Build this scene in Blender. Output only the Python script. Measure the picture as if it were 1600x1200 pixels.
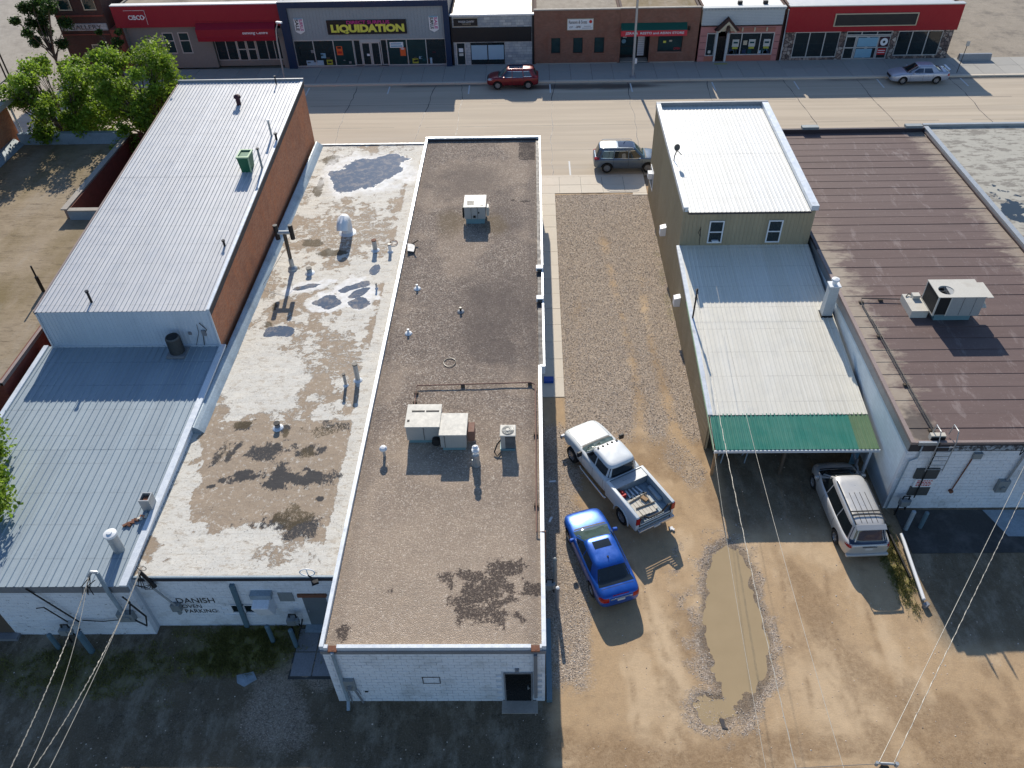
import bpy, bmesh, math, random
import numpy as np
from mathutils import Vector, Matrix
from mathutils.bvhtree import BVHTree
from math import sin, cos, pi, radians, tan
for o in list(bpy.data.objects): bpy.data.objects.remove(o)
SC = bpy.context.scene
COL = SC.collection
random.seed(7); RNG = np.random.default_rng(11)

# ------------------------------------------------------------------ camera, world, sun, exposure
cd = bpy.data.cameras.new('camera'); cam = bpy.data.objects.new('camera', cd); COL.objects.link(cam)
PITCH, ROLL, YAW, FPX = 0.736919, -0.0243413, 0.0244092, 1245.686
def cam_axes(p, r, y):
    f = Vector((0, cos(p), -sin(p))); u = Vector((0, sin(p), cos(p))); rt = Vector((1, 0, 0))
    a = cos(r)*rt + sin(r)*u; b = -sin(r)*rt + cos(r)*u
    M = Matrix.Rotation(y, 3, 'Z')
    return M@a, M@b, M@f
ca, cb, cc = cam_axes(PITCH, ROLL, YAW)
cam.matrix_world = Matrix(((ca.x, cb.x, -cc.x, 0), (ca.y, cb.y, -cc.y, 0), (ca.z, cb.z, -cc.z, 28.0), (0, 0, 0, 1)))
cd.sensor_width = 36; cd.lens = FPX/1600*36; cd.shift_x = -(814.04-800)/1600; cd.shift_y = (601.95-600)/1600
cd.clip_start = 0.5; cd.clip_end = 6000
SC.camera = cam
SUN = Vector((-0.14, 1.64, 1.0)).normalized()          # towards the sun
wd = bpy.data.worlds.new('World'); SC.world = wd; wd.use_nodes = True
wn = wd.node_tree.nodes; wl = wd.node_tree.links
for n in list(wn): wn.remove(n)
sky = wn.new('ShaderNodeTexSky'); sky.sky_type = 'NISHITA'; sky.sun_disc = False
sky.sun_elevation = math.asin(SUN.z); sky.sun_rotation = math.atan2(SUN.x, SUN.y)
sky.air_density = 1.0; sky.dust_density = 0.3; sky.ozone_density = 4.0
bg = wn.new('ShaderNodeBackground'); bg.inputs[1].default_value = 0.128
wo = wn.new('ShaderNodeOutputWorld'); wl.new(sky.outputs[0], bg.inputs[0]); wl.new(bg.outputs[0], wo.inputs[0])
sd = bpy.data.lights.new('sun', 'SUN'); sd.energy = 4.9; sd.angle = radians(0.5); sd.color = (1.0, 0.925, 0.80)
so = bpy.data.objects.new('sun', sd); COL.objects.link(so); so.rotation_euler = SUN.to_track_quat('Z', 'Y').to_euler(); so.location = (0, 60, 60)
SC.view_settings.view_transform = 'Standard'; SC.view_settings.look = 'None'
SC.view_settings.exposure = 0.22; SC.view_settings.gamma = 1.0; SC.view_settings.use_curve_mapping = False

# ------------------------------------------------------------------ node helper
def C4(c): return (c[0], c[1], c[2], 1.0)
class Mat:
    def __init__(s, name, rough=0.8, metal=0.0, spec=0.4):
        s.m = bpy.data.materials.new(name); s.m.use_nodes = True
        s.t = s.m.node_tree; s.b = s.t.nodes['Principled BSDF']
        s.b.inputs['Roughness'].default_value = rough; s.b.inputs['Metallic'].default_value = metal
        s.b.inputs['Specular IOR Level'].default_value = spec
        s._p = None
    def n(s, typ, **kw):
        nd = s.t.nodes.new(typ)
        for k, v in kw.items(): setattr(nd, k, v)
        return nd
    def link(s, a, inp):
        if isinstance(a, (int, float)): inp.default_value = a
        elif isinstance(a, tuple): inp.default_value = C4(a) if len(inp.default_value) == 4 else a
        else: s.t.links.new(a, inp)
    def pos(s):
        if s._p is None: s._p = s.n('ShaderNodeNewGeometry').outputs['Position']
        return s._p
    def obj(s): return s.n('ShaderNodeTexCoord').outputs['Object']
    def sc(s, v, x, y, z):
        m = s.n('ShaderNodeMapping'); s.link(v, m.inputs['Vector']); m.inputs['Scale'].default_value = (x, y, z); return m.outputs[0]
    def noise(s, scale, det=3, v=None, rough=0.55, dist=0.0, col=False):
        nd = s.n('ShaderNodeTexNoise'); s.link(s.pos() if v is None else v, nd.inputs['Vector'])
        nd.inputs['Scale'].default_value = scale; nd.inputs['Detail'].default_value = det
        nd.inputs['Roughness'].default_value = rough; nd.inputs['Distortion'].default_value = dist
        return nd.outputs['Color' if col else 'Fac']
    def voro(s, scale, v=None, feat='F1', out='Distance', rnd=1.0):
        nd = s.n('ShaderNodeTexVoronoi', feature=feat); s.link(s.pos() if v is None else v, nd.inputs['Vector'])
        nd.inputs['Scale'].default_value = scale; nd.inputs['Randomness'].default_value = rnd
        return nd.outputs[out]
    def mr(s, v, a, b, c=0.0, d=1.0):
        nd = s.n('ShaderNodeMapRange'); s.link(v, nd.inputs[0])
        for i, x in enumerate((a, b, c, d)): nd.inputs[i+1].default_value = x
        return nd.outputs[0]
    def mth(s, op, a, b=0.0):
        nd = s.n('ShaderNodeMath', operation=op); s.link(a, nd.inputs[0]); s.link(b, nd.inputs[1]); return nd.outputs[0]
    def mix(s, f, a, b, mode='MIX'):
        nd = s.n('ShaderNodeMix', data_type='RGBA', blend_type=mode); s.link(f, nd.inputs[0]); s.link(a, nd.inputs[6]); s.link(b, nd.inputs[7]); return nd.outputs[2]
    def sep(s, v):
        nd = s.n('ShaderNodeSeparateXYZ'); s.link(v, nd.inputs[0]); return nd.outputs
    def comb(s, x, y, z):
        nd = s.n('ShaderNodeCombineXYZ')
        for i, q in enumerate((x, y, z)): s.link(q, nd.inputs[i])
        return nd.outputs[0]
    def attr(s, name):
        nd = s.n('ShaderNodeAttribute'); nd.attribute_name = name; return nd.outputs['Fac']
    def ramp(s, v, stops, interp='LINEAR'):
        nd = s.n('ShaderNodeValToRGB'); s.link(v, nd.inputs[0]); cr = nd.color_ramp; cr.interpolation = interp
        while len(cr.elements) < len(stops): cr.elements.new(0.5)
        for e, (p, c) in zip(cr.elements, stops): e.position = p; e.color = C4(c)
        return nd.outputs[0]
    def lines(s, coord, period, width, brk=0.5):
        f = s.mth('FRACT', s.mth('DIVIDE', s.mth('ADD', coord, 1000.0), period))
        a = s.mr(s.mth('ABSOLUTE', s.mth('SUBTRACT', f, 0.5)), 0, width/period, 1, 0)
        return s.mth('MULTIPLY', a, s.mr(s.noise(1.7, 4), brk-.08, brk+.12))
    def rnd(s): return s.n('ShaderNodeObjectInfo').outputs['Random']
    def col(s, c): s.link(c, s.b.inputs['Base Color']); return s
    def rough(s, c): s.link(c, s.b.inputs['Roughness']); return s
    def bump(s, h, strength=0.5, dist=0.02, prev=None):
        nd = s.n('ShaderNodeBump'); s.link(h, nd.inputs['Height']); nd.inputs['Strength'].default_value = strength; nd.inputs['Distance'].default_value = dist
        if prev is not None: s.link(prev, nd.inputs['Normal'])
        s.link(nd.outputs[0], s.b.inputs['Normal']); return nd.outputs[0]

def mk(name, c, rough=0.75, metal=0.0, var=0.18, scale=2.0, bump=0.0, bscale=30, spec=0.4, dirt=None, dsc=0.7, dth=(0.5, 0.75), obj=False):
    """plain surface with broad and fine variation and optional dirt"""
    m = Mat(name, rough, metal, spec)
    v = m.obj() if obj else m.pos()
    lo = tuple(x*(1-var) for x in c); hi = tuple(min(1, x*(1+var*0.7)) for x in c)
    a = m.mix(m.noise(scale, 5, v), lo, hi)
    a = m.mix(m.mr(m.noise(scale*14, 2, v), 0.3, 0.7, 0, 0.6), a, tuple(x*.85 for x in lo))
    if dirt: a = m.mix(m.mr(m.noise(dsc, 6, v, rough=0.7), dth[0], dth[1]), a, dirt)
    m.col(a)
    m.rough(m.mr(m.noise(scale*3, 3, v), 0.3, 0.7, max(0.02, rough-0.08), min(1, rough+0.1)))
    if bump: m.bump(m.noise(bscale, 4, v), bump, 0.01)
    return m.m

MT = {}
# metal sheets
def sheet(name, c, c2, streak=(0.5, 0.5, 0.5), rough=0.4, metal=0.35, sf=0.25, ax='y'):
    m = Mat(name, rough, metal, 0.5)
    v = m.sc(m.pos(), *((9, 0.25, 0.25) if ax == 'y' else (6, 6, 0.3)))
    a = m.mix(m.noise(0.5, 4), c, c2)
    a = m.mix(m.mr(m.noise(1.0, 4, v), 0.45, 0.8, 0, sf), a, streak)
    a = m.mix(m.mr(m.rnd(), 0, 1, 0, 0.28), a, streak)
    if ax == 'y': a = m.mix(m.mth('MULTIPLY', m.lines(m.sep(m.pos())[1], 1.55, .035, .42), .45), a, tuple(x*.6 for x in streak))
    a = m.mix(m.mr(m.noise(1.1, 6, rough=0.75), 0.58, 0.72, 0, 0.3), a, streak)
    m.col(a); m.rough(m.mr(m.noise(1.5, 4), 0.3, 0.7, rough-0.08, rough+0.15))
    m.bump(m.mth('ADD', m.noise(0.9, 3), m.mth('MULTIPLY', m.noise(3.5, 2), .3)), 0.45, 0.03)
    return m.m
MT['roof_metal'] = sheet('roof_metal', (0.56, 0.565, 0.58), (0.49, 0.495, 0.51), (0.34, 0.345, 0.36), metal=0.1, rough=0.5)
MT['roof_metal_low'] = sheet('roof_metal_low', (0.33, 0.39, 0.43), (0.275, 0.345, 0.395), (0.17, 0.21, 0.25), rough=0.6, metal=0.0)
MT['clad_white'] = sheet('clad_white', (0.62, 0.68, 0.74), (0.56, 0.62, 0.70), (0.4, 0.46, 0.52), ax='z', metal=0.0, rough=0.5)
MT['clad_tan'] = sheet('clad_tan', (0.42, 0.345, 0.225), (0.36, 0.295, 0.19), (0.24, 0.195, 0.125), ax='z', rough=0.45, metal=0.05)
MT['roof_white'] = sheet('roof_white', (0.72, 0.72, 0.70), (0.66, 0.655, 0.62), (0.60, 0.57, 0.48), sf=0.3, metal=0.05, rough=0.5)
MT['roof_cream'] = sheet('roof_cream', (0.78, 0.745, 0.66), (0.72, 0.685, 0.59), (0.58, 0.53, 0.42), sf=0.3, metal=0.05, rough=0.5)
MT['roof_green'] = sheet('roof_green', (0.012, 0.16, 0.115), (0.02, 0.20, 0.14), (0.07, 0.26, 0.20), sf=0.75, metal=0.0, rough=0.45)
MT['roof_olive'] = sheet('roof_olive', (0.09, 0.17, 0.08), (0.10, 0.19, 0.09), (0.18, 0.24, 0.13), sf=0.5, metal=0.0, rough=0.5)
MT['flash_white'] = mk('flash_white', (0.70, 0.74, 0.78), 0.4, 0.2, 0.12, 1.5, dirt=(0.42, 0.42, 0.40), dth=(0.58, 0.75))
MT['flash_gray'] = mk('flash_gray', (0.28, 0.29, 0.31), 0.5, 0.3, 0.25, 1.5)
MT['flash_blue'] = mk('flash_blue', (0.34, 0.42, 0.48), 0.5, 0.1, 0.3, 1.2, bump=0.3, bscale=6, dirt=(0.2, 0.24, 0.27), dth=(0.5, 0.7))
MT['flash_dark'] = mk('flash_dark', (0.055, 0.05, 0.055), 0.6, 0.1, 0.3, 1.5)
MT['flash_brown'] = mk('flash_brown', (0.30, 0.23, 0.21), 0.6, 0.1, 0.25, 1.5)
MT['flash_dkbrown'] = mk('flash_dkbrown', (0.07, 0.05, 0.055), 0.5, 0.1, 0.25, 1.5)
# masonry
def blockpaint(name, c, dirt, bw=0.4, bh=0.2, mort=0.007, strength=0.6, dk=0.5, chip=0.0, ccol=(0.1, 0.1, 0.1)):
    m = Mat(name, 0.7)
    p = m.sep(m.pos()); v = m.comb(m.mth('ADD', p[0], p[1]), p[2], 0.0)
    b = m.n('ShaderNodeTexBrick'); m.link(v, b.inputs['Vector'])
    b.inputs['Scale'].default_value = 1.0; b.inputs['Brick Width'].default_value = bw; b.inputs['Row Height'].default_value = bh
    b.inputs['Mortar Size'].default_value = mort; b.inputs['Mortar Smooth'].default_value = 0.3
    b.inputs['Color1'].default_value = C4(c); b.inputs['Color2'].default_value = C4(tuple(x*0.93 for x in c)); b.inputs['Mortar'].default_value = C4(tuple(x*dk for x in c))
    a = m.mix(m.mr(m.noise(0.9, 6, rough=0.7), 0.5, 0.75, 0, 0.55), b.outputs[0], dirt)
    if chip:
        a = m.mix(m.mr(m.noise(5.0, 6, m.sc(m.pos(), 1, 1, 2.2), rough=0.7), 0.66-chip, 0.69-chip), a, ccol)
    m.col(a); m.bump(b.outputs['Fac'], -strength, 0.01); return m.m
MT['block_white'] = blockpaint('block_white', (0.66, 0.72, 0.78), (0.5, 0.52, 0.52))
MT['block_side'] = blockpaint('block_side', (0.60, 0.68, 0.73), (0.42, 0.50, 0.54), dk=0.8)
MT['painted'] = mk('painted', (0.76, 0.79, 0.83), 0.6, 0, 0.08, 1.3, bump=0.3, bscale=40, dirt=(0.45, 0.46, 0.46), dsc=0.9, dth=(0.5, 0.75))
MT['painted_old'] = blockpaint('painted_old', (0.74, 0.77, 0.81), (0.5, 0.5, 0.5), 0.22, 0.075, 0.004, 0.4, 0.75, 0.035, (0.12, 0.11, 0.10))
MT['mortar'] = mk('mortar', (0.55, 0.59, 0.64), 0.8, 0, 0.1, 2)
def brick(name, c1, c2, mort, bw=0.21, bh=0.075, stain=(0.12, 0.05, 0.03), sf=0.6, blotch=(0.4, 0.12, 0.05)):
    m = Mat(name, 0.85, 0, 0.25)
    p = m.sep(m.pos()); v = m.comb(m.mth('ADD', p[0], p[1]), p[2], 0.0)
    b = m.n('ShaderNodeTexBrick'); m.link(v, b.inputs['Vector']); b.inputs['Scale'].default_value = 1.0
    b.inputs['Brick Width'].default_value = bw; b.inputs['Row Height'].default_value = bh; b.inputs['Mortar Size'].default_value = 0.008
    b.inputs['Color1'].default_value = C4(c1); b.inputs['Color2'].default_value = C4(c2); b.inputs['Mortar'].default_value = C4(mort); b.inputs['Bias'].default_value = 0.1
    a = m.mix(m.mr(m.noise(0.7, 6, rough=0.75), 0.46, 0.72, 0, sf), b.outputs[0], stain)
    a = m.mix(m.mr(m.noise(1.3, 7, m.sc(m.pos(), 1, 1, 0.45), rough=0.8), 0.5, 0.68, 0, 0.6), a, blotch)
    a = m.mix(m.mr(m.noise(9, 4, m.sc(m.pos(), 1, 1, 2.5), rough=0.7), 0.62, 0.68, 0, 0.8), a, tuple(x*0.4 for x in stain))
    m.col(a); m.bump(b.outputs['Fac'], -0.5, 0.008); return m.m
MT['brick_old'] = brick('brick_old', (0.50, 0.17, 0.08), (0.62, 0.25, 0.125), (0.36, 0.24, 0.17), stain=(0.26, 0.09, 0.05), sf=0.45, blotch=(0.68, 0.22, 0.085))
MT['brick_maroon'] = brick('brick_maroon', (0.22, 0.05, 0.035), (0.27, 0.07, 0.05), (0.18, 0.08, 0.06), blotch=(0.3, 0.07, 0.045))
MT['brick_shop'] = brick('brick_shop', (0.20, 0.085, 0.055), (0.27, 0.115, 0.075), (0.22, 0.17, 0.14), sf=0.4, blotch=(0.22, 0.08, 0.05))
MT['brick_dark'] = brick('brick_dark', (0.07, 0.035, 0.028), (0.09, 0.045, 0.035), (0.08, 0.055, 0.05), sf=0.3, blotch=(0.06, 0.025, 0.02))
m = Mat('stone_veneer', 0.8)
d = m.voro(3.2, out='Color'); e = m.voro(3.2, feat='DISTANCE_TO_EDGE')
sp = m.n('ShaderNodeSeparateColor'); m.link(d, sp.inputs[0])
a = m.ramp(sp.outputs[0], [(0, (0.10, 0.075, 0.07)), (0.35, (0.24, 0.17, 0.14)), (0.7, (0.36, 0.29, 0.25)), (1, (0.48, 0.42, 0.36))])
a = m.mix(m.mr(e, 0.03, 0.08), (0.06, 0.05, 0.05), a); m.col(a); m.bump(m.mr(e, 0, 0.15), 1.0, 0.06); MT['stone_veneer'] = m.m
m = Mat('stone_ashlar', 0.75)
p = m.sep(m.pos()); v = m.comb(p[0], p[2], 0.0)
b = m.n('ShaderNodeTexBrick'); m.link(v, b.inputs['Vector']); b.inputs['Scale'].default_value = 1.0; b.offset_frequency = 2; b.squash = 0.7; b.squash_frequency = 3
b.inputs['Brick Width'].default_value = 0.55; b.inputs['Row Height'].default_value = 0.24; b.inputs['Mortar Size'].default_value = 0.012
b.inputs['Color1'].default_value = (0.30, 0.32, 0.34, 1); b.inputs['Color2'].default_value = (0.52, 0.52, 0.50, 1); b.inputs['Mortar'].default_value = (0.2, 0.2, 0.2, 1)
m.col(m.mix(m.mr(m.noise(1.5, 5), 0.45, 0.7, 0, 0.6), b.outputs[0], (0.22, 0.25, 0.30))); m.bump(b.outputs['Fac'], -0.6, 0.02); MT['stone_ashlar'] = m.m
MT['stucco_gray'] = mk('stucco_gray', (0.25, 0.235, 0.215), 0.9, 0, 0.12, 1.2, bump=0.3, bscale=40)
MT['siding_gray'] = mk('siding_gray', (0.31, 0.355, 0.38), 0.6, 0, 0.1, 1.2)
MT['siding_pale'] = mk('siding_pale', (0.50, 0.53, 0.54), 0.6, 0, 0.1, 1.2)
MT['pink'] = mk('pink', (0.50, 0.22, 0.20), 0.8, 0, 0.15, 2.5)
MT['terracotta'] = mk('terracotta', (0.42, 0.16, 0.11), 0.8, 0, 0.2, 2.5)
MT['navy'] = mk('navy', (0.005, 0.03, 0.085), 0.45, 0.1, 0.15, 1)
MT['red_bank'] = mk('red_bank', (0.30, 0.006, 0.024), 0.5, 0, 0.1, 1)
MT['red_shop'] = mk('red_shop', (0.33, 0.0, 0.010), 0.5, 0, 0.1, 1)
MT['red_awning'] = mk('red_awning', (0.62, 0.035, 0.05), 0.6, 0, 0.1, 1)
MT['green_awning'] = mk('green_awning', (0.005, 0.085, 0.06), 0.5, 0, 0.15, 1)
MT['black_panel'] = mk('black_panel', (0.008, 0.010, 0.014), 0.45, 0, 0.2, 1)
MT['brown_trim'] = mk('brown_trim', (0.05, 0.02, 0.018), 0.6, 0, 0.2, 2)
MT['cream_trim'] = mk('cream_trim', (0.55, 0.47, 0.33), 0.6, 0, 0.1, 2)
MT['alu'] = mk('alu', (0.55, 0.55, 0.53), 0.4, 0.3, 0.08, 3)
MT['white_paint'] = mk('white_paint', (0.78, 0.79, 0.80), 0.5, 0, 0.06, 3)
MT['white_mark'] = mk('white_mark', (0.72, 0.72, 0.70), 0.8, 0, 0.2, 9)
MT['black'] = mk('black', (0.012, 0.012, 0.013), 0.6, 0, 0.2, 3)
MT['blackmetal'] = mk('blackmetal', (0.02, 0.02, 0.022), 0.4, 0.3, 0.2, 3)
MT['orange'] = mk('orange', (0.80, 0.13, 0.03), 0.7, 0, 0.1, 2)
MT['yellow'] = mk('yellow', (0.75, 0.72, 0.10), 0.6, 0, 0.08, 2)
MT['olive_card'] = mk('olive_card', (0.42, 0.42, 0.05), 0.7, 0, 0.1, 2)
MT['magenta'] = mk('magenta', (0.5, 0.04, 0.22), 0.6, 0, 0.1, 2)
MT['red_paint'] = mk('red_paint', (0.55, 0.02, 0.02), 0.5, 0, 0.1, 2)
MT['blue_card'] = mk('blue_card', (0.22, 0.42, 0.55), 0.6, 0, 0.1, 2)
MT['blind'] = mk('blind', (0.36, 0.50, 0.60), 0.6, 0, 0.1, 2)
MT['steel'] = mk('steel', (0.40, 0.42, 0.43), 0.38, 0.8, 0.15, 4)
MT['galv'] = mk('galv', (0.45, 0.47, 0.48), 0.45, 0.5, 0.25, 4)
MT['galv_dull'] = mk('galv_dull', (0.30, 0.33, 0.34), 0.6, 0.3, 0.25, 4, dirt=(0.2, 0.16, 0.12), dth=(0.6, 0.7))
MT['teal_pipe'] = mk('teal_pipe', (0.12, 0.20, 0.25), 0.5, 0.1, 0.25, 4)
MT['ac_beige'] = mk('ac_beige', (0.62, 0.585, 0.51), 0.55, 0.0, 0.08, 2, dirt=(0.45, 0.40, 0.33), dth=(0.55, 0.8))
MT['ac_body'] = mk('ac_body', (0.42, 0.42, 0.40), 0.5, 0.1, 0.1, 2)
MT['ac_curb'] = mk('ac_curb', (0.20, 0.34, 0.38), 0.5, 0.2, 0.2, 2)
MT['ac_dark'] = mk('ac_dark', (0.018, 0.018, 0.018), 0.7, 0, 0.3, 5)
MT['ac_gray'] = mk('ac_gray', (0.10, 0.105, 0.105), 0.5, 0.3, 0.2, 3)
MT['rust'] = mk('rust', (0.20, 0.085, 0.05), 0.85, 0, 0.3, 5)
MT['rust_brown'] = mk('rust_brown', (0.27, 0.15, 0.11), 0.8, 0, 0.2, 3)
MT['wood'] = mk('wood', (0.36, 0.22, 0.11), 0.75, 0, 0.25, 4)
MT['wood_old'] = mk('wood_old', (0.12, 0.09, 0.065), 0.85, 0, 0.3, 4)
MT['wood_pole'] = mk('wood_pole', (0.13, 0.09, 0.06), 0.85, 0, 0.3, 4)
MT['board_light'] = mk('board_light', (0.62, 0.57, 0.48), 0.75, 0, 0.15, 3)
MT['concrete'] = mk('concrete', (0.40, 0.36, 0.31), 0.85, 0, 0.15, 1.1, bump=0.2, bscale=60, dirt=(0.26, 0.23, 0.2), dth=(0.55, 0.8))
MT['green_unit'] = mk('green_unit', (0.02, 0.14, 0.07), 0.5, 0.1, 0.25, 4)
MT['green_pale'] = mk('green_pale', (0.34, 0.48, 0.30), 0.5, 0.1, 0.15, 4)
MT['maroon'] = mk('maroon', (0.05, 0.015, 0.025), 0.5, 0.2, 0.2, 4)
MT['wire'] = mk('wire', (0.30, 0.29, 0.27), 0.5, 0.4, 0.3, 8)
MT['cable'] = mk('cable', (0.02, 0.02, 0.02), 0.5, 0, 0.3, 8)
MT['blue_bin'] = mk('blue_bin', (0.0, 0.06, 0.35), 0.5, 0, 0.1, 3)
MT['door_gray'] = mk('door_gray', (0.16, 0.185, 0.20), 0.5, 0.1, 0.12, 3)
MT['door_black'] = mk('door_black', (0.006, 0.007, 0.008), 0.3, 0.1, 0.2, 3)
MT['skin_card'] = mk('skin_card', (0.55, 0.55, 0.5), 0.7, 0, 0.1, 3)
# glass and car paint
def glass(name, c, rough=0.06, spec=0.7, var=0.5):
    m = Mat(name, rough, 0, spec); m.col(m.mix(m.noise(1.7, 4), tuple(x*(1-var) for x in c), tuple(x*(1+var) for x in c))); return m.m
MT['pane'] = glass('pane', (0.012, 0.020, 0.022))
MT['pane_teal'] = glass('pane_teal', (0.01, 0.06, 0.07))
MT['pane_green'] = glass('pane_green', (0.012, 0.035, 0.035))
MT['car_glass'] = glass('car_glass', (0.012, 0.016, 0.018), 0.03, 0.8)
MT['windshield'] = glass('windshield', (0.055, 0.085, 0.075), 0.03, 0.8, 0.6)
MT['car_glass_blue'] = glass('car_glass_blue', (0.01, 0.02, 0.05), 0.03, 0.8)
MT['sky_glass'] = glass('sky_glass', (0.25, 0.42, 0.52), 0.1, 0.8)
def paint(name, c, metal=0.35, rough=0.32, dust=(0.3, 0.24, 0.17), df=0.05):
    m = Mat(name, rough, metal, 0.5); v = m.obj()
    a = m.mix(m.noise(1.2, 4, v), tuple(x*0.93 for x in c), c)
    z = m.sep(v)[2]
    lo = m.mr(z, 0.25, 0.8, 0.35, 0.0)
    a = m.mix(m.mth('ADD', m.mth('MULTIPLY', lo, m.mr(m.noise(4, 5, v), 0.3, 0.7)), m.mr(m.noise(2.2, 6, v), 0.4, 0.8, 0, df)), a, dust)
    m.col(a); m.rough(m.mr(m.noise(3, 4, v), 0.3, 0.7, rough-0.06, rough+0.1))
    m.b.inputs['Coat Weight'].default_value = 0.3; m.b.inputs['Coat Roughness'].default_value = 0.08
    return m.m
MT['paint_blue'] = paint('paint_blue', (0.005, 0.085, 0.42), 0.35)
MT['paint_silver'] = paint('paint_silver', (0.52, 0.51, 0.49), 0.3)
MT['paint_white'] = paint('paint_white', (0.66, 0.69, 0.70), 0.05)
MT['paint_red'] = paint('paint_red', (0.17, 0.003, 0.010), 0.25, dust=(0.1,.03,.03), df=0.0)
MT['paint_slate'] = paint('paint_slate', (0.10, 0.14, 0.19), 0.5, df=0.1)
MT['paint_ltsilver'] = paint('paint_ltsilver', (0.40, 0.44, 0.52), 0.4, dust=(.3,.3,.3), df=0.0)
MT['tyre'] = mk('tyre', (0.016, 0.016, 0.016), 0.85, 0, 0.25, 9, obj=True)
MT['rim'] = mk('rim', (0.42, 0.42, 0.43), 0.35, 0.6, 0.15, 9, obj=True)
MT['lamp_red'] = mk('lamp_red', (0.40, 0.01, 0.01), 0.2, 0, 0.2, 9, obj=True)
MT['lamp_clear'] = mk('lamp_clear', (0.55, 0.56, 0.56), 0.15, 0.2, 0.2, 9, obj=True)
MT['plate'] = mk('plate', (0.6, 0.6, 0.6), 0.5, 0, 0.1, 9, obj=True)
MT['chrome'] = mk('chrome', (0.6, 0.6, 0.6), 0.2, 0.9, 0.05, 9, obj=True)
MT['trim_black'] = mk('trim_black', (0.015, 0.015, 0.016), 0.5, 0, 0.2, 9, obj=True)
MT['under'] = mk('under', (0.01, 0.01, 0.01), 0.9, 0, 0.2, 9, obj=True)

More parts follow.
